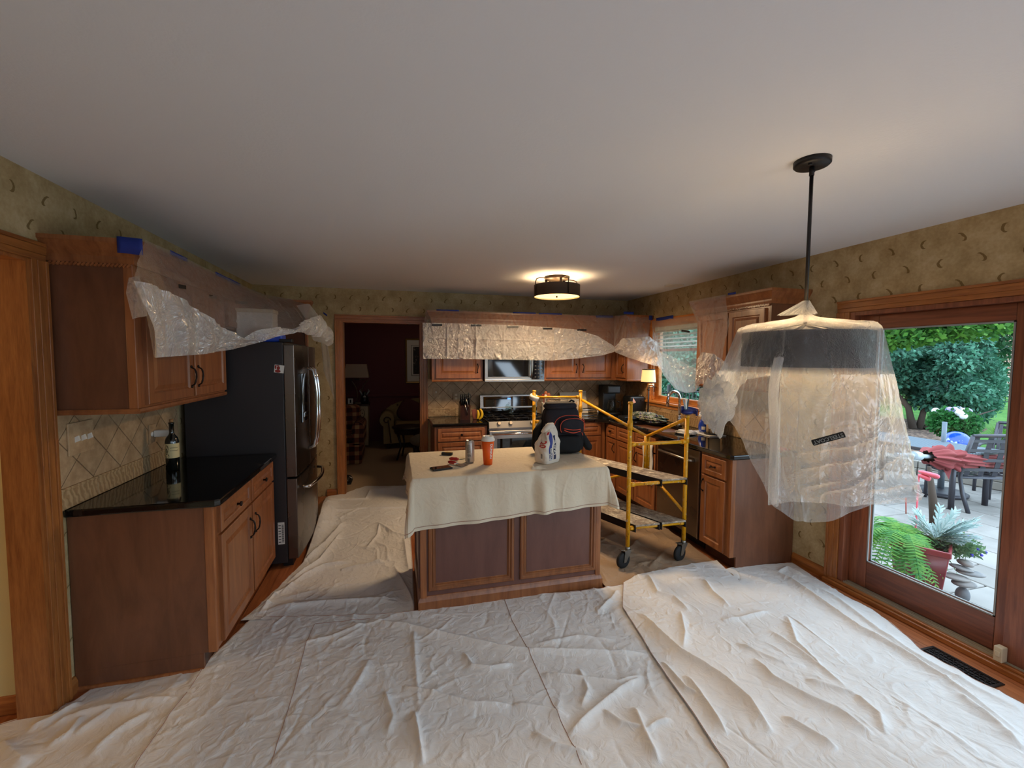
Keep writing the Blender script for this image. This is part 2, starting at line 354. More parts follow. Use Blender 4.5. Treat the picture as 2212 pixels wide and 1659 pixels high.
# ================================================================== SETTING
XL, XR, YB, ZC, YR = -1.54, 3.13, 5.5, 2.46, -2.55
def walls(name, mat, segs, axis, c0, c1):
    mb = MB()
    for a0, a1, z0, z1 in segs:
        if axis == 'x': mb.box((c0,a0,z0),(c1,a1,z1))
        else: mb.box((a0,c0,z0),(a1,c1,z1))
    return mk(name, mb, mat, kind='structure', merge=False)
DY0, DY1, DZ = .50, 2.395, 1.992
WY0, WY1, WZ0, WZ1 = 3.70, 4.85, 1.135, 2.065
walls('wall_right', M_WPX, [(YR,DY0,0,ZC),(DY0,DY1,DZ,ZC),(DY1,WY0,0,ZC),(WY0,WY1,0,WZ0),(WY0,WY1,WZ1,ZC),(WY1,YB+.12,0,ZC)], 'x', XR, XR+.14)
walls('wall_back', M_WPY, [(XL-.12,-.605,0,ZC),(-.605,.305,2.08,ZC),(.305,XR,0,ZC)], 'y', YB, YB+.12)
walls('wall_left', M_WPX, [(YR,1.40,0,ZC),(1.40,2.40,2.08,ZC),(2.40,YB,0,ZC)], 'x', XL-.12, XL)
walls('wall_rear', M_WPY, [(XL-.12,XR+.14,0,ZC)], 'y', YR-.12, YR)
mk('ceiling', MB().box((XL-.12,YR-.12,ZC),(XR+.14,YB+.12,ZC+.12)), M_CEIL, kind='structure')
fl = mk('floor', MB().box((XL-.12,YR-.12,-.12),(XR+.14,YB+.12,-.012)), W_FLOOR, origin=(0,0,0), kind='structure')
random.seed(3)
def plank_field(x0, x1, y0, y1, wd=.083):
    src = {}; k = 0; x = x0
    while x < x1-.01:
        y = y0 - random.random()*.6
        while y < y1:
            L_ = random.choice((.6,.9,1.2)); a, b = max(y,y0), min(y+L_,y1)
            if b-a > .05:
                key = round(b-a, 3)
                if key not in src:
                    o = mk('plank', MB().box((x+.0007,a+.0007,-.012),(x+wd-.0007,b-.0007,0)), W_FLOOR, fl, origin=(x,a,-.012)); src[key] = o
                else: inst(src[key], 'plank', (x,a,-.012), fl)
            y += L_
        x += wd
plank_field(2.465, 3.12, -.4, 2.78); plank_field(-1.54, -.46, 2.0, 2.75); plank_field(-.96, -.46, 2.75, 5.5); plank_field(-.45,.31,5.2,5.62)

def sweep(pts, prof, side=1, closed=False):
    """mitred moulding: pts = xy path, prof = (outward offset, z)"""
    P = [np.array(p, float) for p in pts]; n = len(P); N = []
    for i in range(n-1):
        d = P[i+1]-P[i]; d /= np.linalg.norm(d); N.append(np.array([d[1],-d[0]])*side)
    R_ = []
    for i in range(n):
        if i == 0: m = N[0]
        elif i == n-1: m = N[-1]
        else:
            m = N[i-1]+N[i]; m = m/np.dot(m, N[i])
        R_.append([(P[i][0]+m[0]*o, P[i][1]+m[1]*o, z) for o, z in prof])
    A = np.array(R_); mb = MB(); mb.grid(A, False)
    mb.f.append(tuple(range(len(prof)))); mb.f.append(tuple((n-1)*len(prof)+k for k in range(len(prof)-1,-1,-1))); mb.sm += [False,False]
    return mb
BASEP = [(0,0),(.016,0),(.016,.055),(.011,.068),(.008,.078),(0,.082)]
mk('baseboard_right', sweep([(XR,2.485),(XR,2.765)], BASEP, -1), W_OAKH, kind='structure')
mk('baseboard_left', sweep([(XL,2.484),(XL,2.535)], BASEP, 1), W_OAKH, kind='structure')
mk('baseboard_back', sweep([(-.80,YB),(-.69,YB)], BASEP, 1), W_OAKX, kind='structure')
mk('baseboard_rear', sweep([(XL,YR),(XR,YR)], BASEP, -1), W_OAKX, kind='structure')

def cased(name, fr, a0, a1, z1, cw, mat_s, mat_h, z0=0, sill=False, kind='structure'):
    """door or window casing: two sides and a head, each with a stepped profile"""
    e = thing(name, None, None, fr(a0,z0,0), kind=kind)
    def piece(nm, x0, y0, x1, y1, m, vert, outer):
        mb = MB(); L = []
        steps = [(0,.35,.014),(.35,.8,.018),(.8,1,.024)]
        for p, q, d in steps:
            if vert:
                A, B = (x0, x1) if outer > 0 else (x1, x0); u0, u1 = A+(B-A)*p, A+(B-A)*q
                lo, hi = min(u0,u1), max(u0,u1); c = [fr(lo,y0,0), fr(hi,y1,d)]
            else: c = [fr(x0,y0+(y1-y0)*p,0), fr(x1,y0+(y1-y0)*q,d)]
            mb.box(c[0], c[1])
        return mk(nm, mb, m, e, bevel=.002)
    piece('side_casing', a0-cw, z0, a0, z1, mat_s, True, -1); piece('side_casing', a1, z0, a1+cw, z1, mat_s, True, 1)
    piece('head_casing', a0-cw, z1, a1+cw, z1+cw*.95, mat_h, False, 1)
    return e
# ---- opening on the left
frL = frame((XL,0,0),(0,1,0),(0,0,1),(1,0,0)); frR = frame((XR,0,0),(0,-1,0),(0,0,1),(-1,0,0)); frB = frame((0,YB,0),(1,0,0),(0,0,1),(0,-1,0))
tr = cased('trim_1', frL, 1.40, 2.40, 2.075, .083, W_OAK, W_OAKH)
mk('jamb', MB().box((XL-.125,2.385,0),(XL+.002,2.40,2.075)), W_OAK, tr); mk('head_jamb', MB().box((XL-.125,1.41,2.06),(XL+.002,2.385,2.075)), W_OAKX, tr)
d2 = cased('door_2', frB, -.605, .305, 2.08, .078, W_OAK, W_OAKX)
for x in (-.605, .29): mk('jamb', MB().box((x,YB-.002,0),(x+.015,YB+.125,2.08)), W_OAK, d2)
mk('head_jamb', MB().box((-.59,YB-.002,2.065),(.29,YB+.125,2.08)), W_OAKX, d2)
# rooms seen through the openings
mk('wall_hallway', MB().box((-3.6,2.46,0),(XL-.125,2.58,ZC)).box((-3.7,-1,0),(-3.6,2.58,ZC)).box((-3.7,-1.1,0),(XL-.12,-1,ZC)), M_CREAM, kind='structure')
mk('ceiling_hallway', MB().box((-3.7,-1,ZC),(XL-.12,2.6,ZC+.1)), M_CEIL, kind='structure')
mk('floor_hallway', MB().box((-3.7,-1,-.12),(XL-.12,2.6,-.003)), W_FLOOR, kind='structure')
mk('baseboard_hallway', sweep([(-3.6,2.46),(XL-.125,2.46)], BASEP, 1), W_OAKX, kind='structure')
# living room
mk('wall_living_room', MB().box((-2.6,9.0,0),(2.6,9.12,2.5)).box((-2.7,YB,0),(XL-.12,YB+.12,2.5)).box((-2.7,YB+.12,0),(-2.6,9.1,2.5)).box((2.6,YB+.12,0),(2.7,9.1,2.5)), M_REDW, kind='structure')
mk('trim_2', MB().box((-2.6,8.965,.88),(2.6,9.0,.94)).box((-2.6,8.975,2.36),(2.6,9,2.45)), M_REDW, kind='structure', bevel=.004)
mk('ceiling_living_room', MB().box((-2.7,YB+.12,2.46),(2.7,9.12,2.56)), M_CEIL, kind='structure')
mk('floor_living_room', MB().box((-2.7,YB+.12,-.12),(2.7,9.12,.0)), M_CARPET, kind='structure')

# ---- sliding patio door (door_1)
d1 = cased('door_1', frR, -DY1, -DY0, DZ, .086, W_OAK, W_OAKH)
mb = MB().box((XR-.004,DY1-.035,.03),(XR+.12,DY1,DZ)).box((XR-.004,DY0,.03),(XR+.12,DY0+.035,DZ)).box((XR-.004,DY0+.035,DZ-.03),(XR+.12,DY1-.035,DZ))
mk('door_frame', mb, W_DOOR, d1, bevel=.003)
mk('sill', MB().box((XR-.05,DY0-.08,0),(XR+.13,DY1+.08,.03)).box((XR-.03,DY0-.05,.03),(XR-.005,DY1+.05,.045)), W_OAKH, d1, bevel=.004)
mb = MB().box((XR,DY0+.03,.03),(XR+.10,DY1-.03,.036))
for x in (.012,.030,.048,.066): mb.box((XR+x,DY0+.03,.036),(XR+x+.006,DY1-.03,.046))
mk('track', mb, base('track_vinyl', srgb(176,164,146), .5), d1)
def slider(y0, y1, x, gy0, gy1, gz0=.237, gz1=1.867):
    p = thing('door_panel', None, None, (x,(y0+y1)/2,.04)); p.parent = d1; p.location = tuple(a-b for a,b in zip((x,(y0+y1)/2,.04), wpos(d1)))
    for a, b in ((y0,gy0),(gy1,y1)): mk('stile', MB().box((x,a,.045),(x+.04,b,DZ-.03)), W_DOOR, p, bevel=.004)
    mk('rail', MB().box((x,gy0,.045),(x+.04,gy1,gz0)), W_DOORH, p, bevel=.004); mk('rail', MB().box((x,gy0,gz1),(x+.04,gy1,DZ-.03)), W_DOORH, p, bevel=.004)
    mb = MB()
    for s in (.0,.034):
        mb.box((x+s-.002,gy0,gz0),(x+s+.006,gy0+.008,gz1)); mb.box((x+s-.002,gy1-.008,gz0),(x+s+.006,gy1,gz1)); mb.box((x+s-.002,gy0,gz0),(x+s+.006,gy1,gz0+.008)); mb.box((x+s-.002,gy0,gz1-.008),(x+s+.006,gy1,gz1))
    mk('glazing_bead', mb, M_GREY, p)
    mk('pane', MB().add([(x+.02,gy0,gz0),(x+.02,gy1,gz0),(x+.02,gy1,gz1),(x+.02,gy0,gz1)],[(0,1,2,3)]), M_PANE, p, label='clear glass')
W_DOORH = wood('patio_door_wood_rail', srgb(136,78,52), srgb(104,56,38), scale=(12,.8,12), rough=.45); M_GREY = base('grey_gasket', srgb(150,154,154), .6)
slider(1.44, 2.36, XR+.06, 1.56, 2.243)
slider(.53, 1.50, XR+.012, .655, 1.385)
lk = mk('foot_lock', MB().box((XR-.035,1.475,.046),(XR+.01,1.51,.125)).box((XR-.042,1.482,.075),(XR-.035,1.503,.105)), M_IVORY, d1, bevel=.003)

# ---- kitchen window (window_1)
wi = thing('window_1', None, None, (XR,(WY0+WY1)/2,WZ0), kind='structure')
cw = .082
for a, b in ((WY1,WY1+cw),(WY0-cw,WY0)): mk('side_casing', MB().box((XR-.018,a,WZ0-.02),(XR,b,WZ1)).box((XR-.024,a+.055 if a>4 else a,WZ0-.02),(XR-.018,b if a>4 else b-.055,WZ1)), W_PINE, wi, bevel=.003)
mk('head_casing', MB().box((XR-.018,WY0-cw,WZ1),(XR,WY1+cw,WZ1+.05)).box((XR-.024,WY0-cw,WZ1+.05),(XR,WY1+cw,WZ1+cw)), W_PINE, wi, bevel=.003)
mk('window_stool', MB().box((XR-.045,WY0-cw-.02,WZ0-.028),(XR+.05,WY1+cw+.01,WZ0)), W_PINE, wi, bevel=.006)
mk('apron', MB().box((XR-.018,WY0-cw,WZ0-.072),(XR,WY1+cw,WZ0-.028)), W_PINE, wi, bevel=.004)
mb = MB().box((XR,WY1-.02,WZ0),(XR+.10,WY1,WZ1)).box((XR,WY0,WZ0),(XR+.10,WY0+.02,WZ1)).box((XR,WY0,WZ1-.02),(XR+.10,WY1,WZ1)).box((XR,WY0,WZ0),(XR+.10,WY1,WZ0+.012))
mk('jamb', mb, W_PINE, wi)
mk('sash', MB().rings(frame((XR+.05,0,0),(0,-1,0),(0,0,1),(-1,0,0)), -WY1+.02, WZ0+.012, WY1-WY0-.04, WZ1-WZ0-.032, [(0,-.03),(0,.01),(.045,.01),(.055,0),(.055,-.03)], True), W_PINE, wi)
mk('pane', MB().add([(XR+.045,WY0+.07,WZ0+.06),(XR+.045,WY1-.07,WZ0+.06),(XR+.045,WY1-.07,WZ1-.08),(XR+.045,WY0+.07,WZ1-.08)],[(0,1,2,3)]), M_PANE, wi)
mk('sash_lock', MB().tube([(XR+.03,WY1-.045,1.30),(XR+.005,WY1-.045,1.31),(XR+.0,WY1-.045,1.24)], .006), M_BRONZE, wi)
# wood blind pulled half up behind the plastic
bl = thing('window_blind', 'pale slatted blind drawn up at the top of the kitchen window', 'blind', (XR+.02,4.27,1.78))
M_SLAT = base('pale_slats', srgb(196,200,188), .6); M_SLATB = base('bottom_rail_wood', srgb(150,88,58), .5)
mk('headrail', MB().box((XR+.003,WY0+.03,2.0),(XR+.045,WY1-.03,2.044)), M_SLAT, bl)
zz = 1.985; src = None
for k in range(5):
    if src is None: src = mk('slat', MB().obox((XR+.022,4.275,zz),(.017,0,.008),(0,.54,0),(-.001,0,.0015)), M_SLAT, bl)
    else: inst(src, 'slat', (XR+.022,4.275,zz-.01), bl)
    zz -= .045
mk('bottom_rail', MB().box((XR+.006,WY0+.035,1.745),(XR+.038,WY1-.035,1.775)), M_SLATB, bl)
for y in (4.0,4.55): mk('lift_cord', MB().tube([(XR+.022,y,2.0),(XR+.022,y,1.77)],.0015,5), M_SLAT, bl)

# ---- made-up window frames on solid wall around the added fill lights
for nm, fr_, a, z, w_, h in (('fill_light_frame_2', frame((0,YR,0),(-1,0,0),(0,0,1),(0,1,0)), -2.8, .55, 1.8, 1.6), ('fill_light_frame_3', frame((0,YR,0),(-1,0,0),(0,0,1),(0,1,0)), -.6, .55, 1.8, 1.6), ('fill_light_frame_4', frR, .3, .15, 1.8, 1.5)):
    mk(nm, MB().rings(fr_, a, z, w_, h, [(-.06,0),(-.06,.03),(0,.03),(0,.01),(.0,.0)], True), W_OAK, kind='structure')

# ---- tiled backsplashes
def clip(poly, a0, a1, b0, b1):
    for ax, lim, sg in ((0,a0,1),(0,a1,-1),(1,b0,1),(1,b1,-1)):
        out = []
        for i in range(len(poly)):
            p, q = poly[i], poly[(i+1)%len(poly)]; dp, dq = (p[ax]-lim)*sg, (q[ax]-lim)*sg
            if dp >= 0: out.append(p)
            if dp*dq < 0:
                t_ = dp/(dp-dq); out.append((p[0]+(q[0]-p[0])*t_, p[1]+(q[1]-p[1])*t_))
        poly = out
        if not poly: return []
    return poly
def backsplash(fr, regs, u0, st, par, b0=.918, brd=None, sgn=1):
    a_all = [r[0] for r in regs]+[r[1] for r in regs]
    e = thing('backsplash', None, None, fr(sum(a_all)/len(a_all), .918, 0), kind='structure')
    lo, hi = min(a_all), max(a_all)
    for a, b, z0, z1 in regs: mk('grout_bed', MB().box(fr(a,z0,0), fr(b,z1,.005)), M_GROUT, e)
    mk('grout_bed', MB().box(fr(lo,b0,0), fr(hi,1.02,.005)), M_GROUT, e)
    full = None; ht = .112; g = .0035; o3 = fr(0,0,0)
    for a, b, z0, z1 in regs:
        for i in range(-40, 60):
            for m_ in range(-1, 5):
                if (i+m_) % 2 != par: continue
                cu, cz = u0+i*st, 1.024+m_*ht
                d = [(cu-st+g,cz),(cu,cz-ht+g),(cu+st-g,cz),(cu,cz+ht-g)]
                pl = clip(d, a, b, z0, z1)
                if len(pl) < 3: continue
                ar = abs(sum(pl[k][0]*pl[(k+1)%len(pl)][1]-pl[(k+1)%len(pl)][0]*pl[k][1] for k in range(len(pl)))/2)
                if ar < .0008: continue
                if len(pl) == 4 and abs(ar-2*(st-g)*(ht-g)) < 1e-5 and full is not None:
                    inst(full, 'tile', fr(cu,cz,.004), e); continue
                o = mk('tile', MB().prism(pl, fr, .011), M_TILE, e, origin=fr(cu,cz,.004), bevel=.0015)
                if len(pl) == 4 and abs(ar-2*(st-g)*(ht-g)) < 1e-5 and full is None: full = None
    x = lo; k = 0; bw = .325; src = {}
    first = brd if brd is not None else lo
    edges = [lo]; q = first
    while q > lo: q -= bw
    q += bw
    while q < hi-.02:
        if q > lo+.02: edges.append(q)
        q += bw
    edges.append(hi)
    for p, q in zip(edges[:-1], edges[1:]):
        mk('border_tile', MB().box(fr(p+.0015,b0,.004), fr(q-.0015,1.012,.014)), M_BORD, e, bevel=.002)
        mk('liner_tile', MB().box(fr(p+.001,1.006,.004), fr(q-.001,1.02,.018)), M_BORD, e, bevel=.003)
    return e
backsplash(frL, [(2.49,3.66,1.02,1.395)], 2.615, .1155, 0, brd=2.757)
backsplash(frB, [(.385,3.11,1.02,1.395)], .463, .1117, 0, brd=.725)
backsplash(frame((XR,0,0),(0,1,0),(0,0,1),(-1,0,0)), [(2.77,3.62,1.02,1.395),(4.94,5.485,1.02,1.395),(3.62,4.94,1.02,1.06)], 3.309, .113, 1)

# ================================================================== CABINETS
def slab(name, parent, fr, x, y, w_, h, fw=.055, t_=.02, mat=None):
    f = min(fw, h*.26, w_*.26); k = f/.055
    return mk(name, MB().rings(fr, x, y, w_, h, [(0,0),(0,t_-.003),(.003,t_),(f-.004,t_),(f,t_-.004),(f+.004*k,t_-.009),(f+.012*k,t_-.009),(f+.034*k,t_-.002),(f+.036*k,t_-.002)]), mat or W_CAB, parent)
def pull(parent, fr, x, y, vert=True, L_=.10, z=.02):
    pts = []
    for i in range(9):
        a = -1+2*i/8; c = z+.028*(1-a*a)**.5 if abs(a) < 1 else z-.004
        s_ = a*L_/2; wv = .004*math.sin(a*PI)
        pts.append(fr(x+wv, y+s_, c) if vert else fr(x+s_, y+wv, c))
    mb = MB().tube(pts, [.004,.0045,.0055,.0045,.006,.0045,.0055,.0045,.004], 8)
    for s_ in (-1,1):
        p = fr(x, y+s_*L_/2, z+.002) if vert else fr(x+s_*L_/2, y, z+.002); mb.ball(p, .0085, 8, 6)
    return mk('handle', mb, M_BRONZE, parent)
def knob(parent, fr, x, y, z=.018):
    c0, c1 = fr(x,y,z), fr(x,y,z+.026); mb = MB().tube([c0, fr(x,y,z+.014), fr(x,y,z+.016), fr(x,y,z+.024), c1], [.007,.006,.014,.015,.008], 12)
    return mk('knob', mb, M_BRONZE, parent)
def rope(fr, a0, a1, y, z):
    mb = MB(); n = int(abs(a1-a0)/.016)
    for i in range(n):
        a = a0+(a1-a0)*(i+.5)/n; u = fr(a,y,z)
        ax = (fr(a+.0075,y+.007,z)-u); ay = (fr(a-.003,y+.0035,z)-u); az = fr(a,y,z+.005)-u
        mb.obox(u, ax, ay, az)
    return mb
CROWN = [(0,2.085),(.008,2.085),(.012,2.105),(.012,2.118),(.024,2.132),(.040,2.160),(.046,2.172),(.052,2.178),(.052,2.196),(0,2.196)]
def body(parent, fr, w_, y0, y1, d, mat=None, front=True):
    o = mk('cabinet_box', MB().box(fr(0,y0,-d), fr(w_,y1,-.019)), mat or W_END, parent, bevel=.001)
    mk('face_frame', MB().box(fr(0,y0,-.019), fr(w_,y1,0)), W_CAB, parent, bevel=.0015)
    return o
# left base cabinet (face -.925)
def cab_frame(side, at_, z=0):
    if side == 'L': return frame((-.925,at_,z),(0,1,0),(0,0,1),(1,0,0))
    if side == 'R': return frame((2.51,at_,z),(0,-1,0),(0,0,1),(-1,0,0))
    if side == 'B': return frame((at_,4.885,z),(1,0,0),(0,0,1),(0,-1,0))
t_ = thing('base_cabinet', 'brown wood base cabinet at the left, two drawers over two doors', 'cabinet', (-1.23,3.1,0)); f = cab_frame('L',2.555)
body(t_, f, 1.095, .10, .876, .612)
mk('end_panel', MB().box((XL+.004,2.537,0),(-.985,2.555,.10)).box((XL+.004,2.537,.10),(-.947,2.555,.876)), W_END, t_, bevel=.001)
mk('corner_stile', MB().box((-.962,2.532,.10),(-.921,2.556,.876)), W_CAB, t_, bevel=.003)
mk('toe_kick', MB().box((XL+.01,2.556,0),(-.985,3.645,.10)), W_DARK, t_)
mk('base_moulding', sweep([(XL,2.537),(-.985,2.537)], [(0,0),(.012,0),(.012,.012),(.006,.02),(0,.022)], 1), W_CAB, t_)
for i in range(2):
    x = .045+i*.525
    d = slab('drawer', t_, f, x, .715, .50, .145, .04); knob(d, f, x+.25, .787)
    d = slab('door', t_, f, x, .115, .50, .585); pull(d, f, x+(.46 if i == 0 else .04), .56, True, .12)
# left upper cabinet (face -1.21)
t_ = thing('wall_cabinet', 'large brown wall cabinet at the left with bare end panel, sheeting over its doors', 'cabinet', (-1.37,3.07,1.395)); f = frame((-1.21,2.52,0),(0,1,0),(0,0,1),(1,0,0))
body(t_, f, 1.10, 1.395, 2.09, .325)
mk('end_panel', MB().box((XL+.003,2.504,1.395),(-1.21,2.52,2.09)), W_END, t_, bevel=.001)
mk('corner_stile', MB().box((-1.245,2.499,1.395),(-1.206,2.521,2.09)), W_CAB, t_, bevel=.003)
mk('light_rail', sweep([(XL,2.504),(-1.206,2.504),(-1.206,3.62)], [(-.01,1.372),(.006,1.372),(.012,1.384),(.008,1.396),(-.01,1.396)], 1), W_CAB, t_)
for i in range(2):
    x = .045+i*.53
    d = slab('door', t_, f, x, 1.41, .505, .63); pull(d, f, x+(.47 if i == 0 else .035), 1.53, True, .12)
mk('crown_moulding', sweep([(XL,2.504),(-1.206,2.504),(-1.206,3.66)], CROWN, 1), W_CAB, t_)
mk('rope_moulding', rope(frame((XL,2.502,0),(1,0,0),(0,0,1),(0,-1,0)), .01, .33, 2.078, .004), W_CAB, t_)
# cabinet over the refrigerator and its tall far panel
t_ = thing('wall_cabinet', 'short dark cabinet above the refrigerator, behind plastic', 'cabinet', (-1.37,4.13,1.86)); f = frame((-1.21,3.665,0),(0,1,0),(0,0,1),(1,0,0))
body(t_, f, .945, 1.86, 2.09, .325)
for i in range(2):
    x = .02+i*.46; d = slab('door', t_, f, x, 1.875, .445, .20, .045)
mk('crown_moulding', sweep([(-1.206,3.662),(-1.206,4.615)], CROWN, 1), W_CAB, t_)
t_ = thing('refrigerator_side_panel', 'tall dark wood panel on the far side of the refrigerator', 'panel', (-1.18,4.64,0))
mk('panel', MB().box((XL+.003,4.62,0),(-.845,4.655,2.12)), W_END, t_); mk('front_stile', MB().box((-.845,4.612,0),(-.822,4.662,2.12)), W_CAB, t_, bevel=.003)
mk('crown_moulding', sweep([(-1.20,4.616),(-.822,4.616),(-.822,4.662)], CROWN, 1), W_CAB, t_)

# back wall cabinets
def upper(label, x0, x1, z0, doors, left=False, right=False, hz=1.53):
    t_ = thing('wall_cabinet', label, 'cabinet', ((x0+x1)/2,5.33,z0)); f = frame((x0,5.17,0),(1,0,0),(0,0,1),(0,-1,0)); W = x1-x0
    body(t_, f, W, z0, 2.09, .325)
    for dx, dw, hx in doors:
        d = slab('door', t_, f, dx, z0+.015, dw, 2.055-z0-.015)
        if hx is not None: pull(d, f, hx, hz if z0 < 1.5 else z0+.06, True, .10)
    if z0 < 1.5: mk('light_rail', sweep([(x0,5.166),(x1,5.166)], [(-.01,z0-.023),(.006,z0-.023),(.012,z0-.011),(.008,z0),(-.01,z0)], 1), W_CAB, t_)
    mk('crown_moulding', sweep([(x0,5.49),(x0,5.166),(x1,5.166)] if left else [(x0,5.166),(x1,5.166)], CROWN, 1), W_CAB, t_)
    return t_
upper('wall cabinet left of the microwave, beside the doorway', .41, 1.02, 1.395, [(.045,.53,.54)], left=True)
upper('short wall cabinet directly above the microwave', 1.02, 1.785, 1.80, [(.02,.355,None),(.385,.355,None)])
upper('two-door wall cabinet right of the microwave', 1.785, 2.80, 1.395, [(.035,.435,.44),(.49,.435,.53)])
t_ = thing('wall_cabinet', 'narrow wall cabinet between the back corner and the kitchen window', 'cabinet', (2.96,5.05,1.395)); f = frame((2.80,5.19,0),(0,-1,0),(0,0,1),(-1,0,0))
body(t_, f, .285, 1.395, 2.09, .325); mk('end_panel', MB().box((2.80,4.893,1.395),(XR-.003,4.905,2.09)), W_CAB, t_)
d = slab('door', t_, f, .03, 1.41, .235, .645, .04); pull(d, f, .235, 1.53, True, .10)
mk('crown_moulding', sweep([(2.804,5.19),(2.804,4.895),(XR,4.895)], CROWN, 1), W_CAB, t_)
mk('light_rail', sweep([(2.804,5.166),(2.804,4.893),(XR,4.893)], [(-.01,1.372),(.006,1.372),(.012,1.384),(.008,1.396),(-.01,1.396)], 1), W_CAB, t_)
# right wall upper cabinet
t_ = thing('wall_cabinet', 'wall cabinet right of the kitchen window, behind the pendant lamp', 'cabinet', (2.96,3.18,1.395)); f = frame((2.80,3.60,0),(0,-1,0),(0,0,1),(-1,0,0))
body(t_, f, .835, 1.395, 2.09, .325)
mk('end_panel', MB().box((2.80,2.75,1.395),(XR-.003,2.765,2.09)), W_END, t_)
for i in range(2):
    x = .03+i*.395; d = slab('door', t_, f, x, 1.41, .38, .645, .05); pull(d, f, x+(.35 if i == 0 else .03), 1.53, True, .10)
mk('crown_moulding', sweep([(XR,3.605),(2.796,3.605),(2.796,2.748),(XR,2.748)], CROWN, 1), W_CAB, t_)
mk('rope_moulding', rope(frame((2.794,3.60,0),(0,-1,0),(0,0,1),(-1,0,0)), 0, .84, 2.078, .003), W_CAB, t_)

# base cabinets, back and right
t_ = thing('base_cabinet', 'base cabinet of three drawers left of the range', 'cabinet', (.715,5.19,0)); f = cab_frame('B',.415)
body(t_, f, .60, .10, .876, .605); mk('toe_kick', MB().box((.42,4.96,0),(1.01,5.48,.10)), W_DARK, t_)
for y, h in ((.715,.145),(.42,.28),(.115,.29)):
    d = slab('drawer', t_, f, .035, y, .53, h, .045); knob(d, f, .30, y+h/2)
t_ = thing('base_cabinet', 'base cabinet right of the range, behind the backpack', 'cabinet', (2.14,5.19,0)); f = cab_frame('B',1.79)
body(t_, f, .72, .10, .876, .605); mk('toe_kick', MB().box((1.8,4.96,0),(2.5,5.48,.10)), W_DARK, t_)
d = slab('drawer', t_, f, .035, .715, .62, .145, .045); knob(d, f, .345, .787)
d = slab('door', t_, f, .035, .115, .30, .585); d = slab('door', t_, f, .355, .115, .30, .585); pull(d, f, .39, .60, True, .1)
t_ = thing('base_cabinet', 'sink base cabinet under the kitchen window, behind the scaffold', 'cabinet', (2.8,4.3,0)); f = cab_frame('R',4.86)
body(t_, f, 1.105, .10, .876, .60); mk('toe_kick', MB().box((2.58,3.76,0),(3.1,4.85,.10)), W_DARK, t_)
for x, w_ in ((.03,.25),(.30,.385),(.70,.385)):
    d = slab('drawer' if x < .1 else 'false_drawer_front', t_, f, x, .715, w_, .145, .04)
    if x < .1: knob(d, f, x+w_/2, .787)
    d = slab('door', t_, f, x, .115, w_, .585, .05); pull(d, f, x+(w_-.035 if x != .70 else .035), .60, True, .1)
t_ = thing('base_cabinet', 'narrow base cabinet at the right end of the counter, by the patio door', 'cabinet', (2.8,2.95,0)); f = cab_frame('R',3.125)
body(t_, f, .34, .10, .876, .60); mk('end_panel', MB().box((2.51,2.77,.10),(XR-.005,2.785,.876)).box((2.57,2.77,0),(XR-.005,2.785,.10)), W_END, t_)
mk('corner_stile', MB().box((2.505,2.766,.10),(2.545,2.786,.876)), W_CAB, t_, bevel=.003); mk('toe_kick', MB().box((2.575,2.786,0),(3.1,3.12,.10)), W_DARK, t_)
d = slab('drawer', t_, f, .03, .70, .27, .155, .05); pull(d, f, .165, .778, False, .045); d = slab('door', t_, f, .03, .115, .27, .57, .05); pull(d, f, .055, .60, True, .10)
# dish towel hanging on the sink cabinet door
def dishwasher():
    t_ = thing('dishwasher', 'stainless steel dishwasher under the black counter, behind the scaffold', 'dishwasher', (2.8,3.43,0))
    mk('tub', MB().box((2.53,3.135,.10),(3.10,3.745,.872)), M_BLACKM, t_); mk('toe_kick', MB().box((2.58,3.14,.01),(3.0,3.74,.10)), M_BLACKM, t_)
    mk('door', MB().box((2.497,3.137,.105),(2.53,3.743,.868)), M_STEELD, t_, bevel=.004)
    mk('edge_strip', MB().box((2.494,3.131,.105),(2.52,3.137,.868)), M_STEEL, t_, label='bright metal edge')
    h = mk('handle', MB().tube([(2.497,3.20,.77),(2.455,3.21,.775),(2.45,3.44,.778),(2.455,3.67,.775),(2.497,3.68,.77)], .011, 10), M_STEEL, t_)
dishwasher()
# countertops
def counter(label, poly, hole=None, z0=.878, z1=.915):
    bm = bmesh.new()
    def loop(pts):
        vs_ = [bm.verts.new((x,y,z1)) for x, y in pts]; return [bm.edges.new((vs_[i], vs_[(i+1)%len(vs_)])) for i in range(len(vs_))]
    E_ = loop(poly)
    if hole: E_ += loop(hole)
    bmesh.ops.triangle_fill(bm, edges=E_, use_beauty=True)
    r = bmesh.ops.extrude_face_region(bm, geom=list(bm.faces)); bmesh.ops.translate(bm, verts=[g for g in r['geom'] if isinstance(g, bmesh.types.BMVert)], vec=(0,0,z0-z1))
    bmesh.ops.recalc_face_normals(bm, faces=bm.faces)
    mb = MB(); bm.verts.index_update(); mb.add([v.co for v in bm.verts], [[v.index for v in fc.verts] for fc in bm.faces]); bm.free()
    o = mk('countertop', mb, M_GRAN, bevel=.008); tag(o, label, 'countertop'); return o
counter('black granite countertop on the left cabinet, beside the refrigerator', [(XL+.004,2.515),(-.905,2.515),(-.885,2.535),(-.885,3.655),(XL+.004,3.655)])
counter('short black granite countertop left of the range', [(.39,4.86),(1.018,4.86),(1.018,5.483),(.39,5.483)])
hole = [(2.775+.20*math.copysign(abs(math.cos(a))**.6, math.cos(a)), 4.17+.37*math.copysign(abs(math.sin(a))**.6, math.sin(a))) for a in np.linspace(0, 2*PI, 40, endpoint=False)]
counter('long black granite countertop with the sink, turning the corner to the patio door', [(1.79,4.86),(2.36,4.86),(2.48,4.74),(2.48,2.765),(2.50,2.745),(XR-.016,2.745),(XR-.016,5.483),(1.79,5.483)], hole)
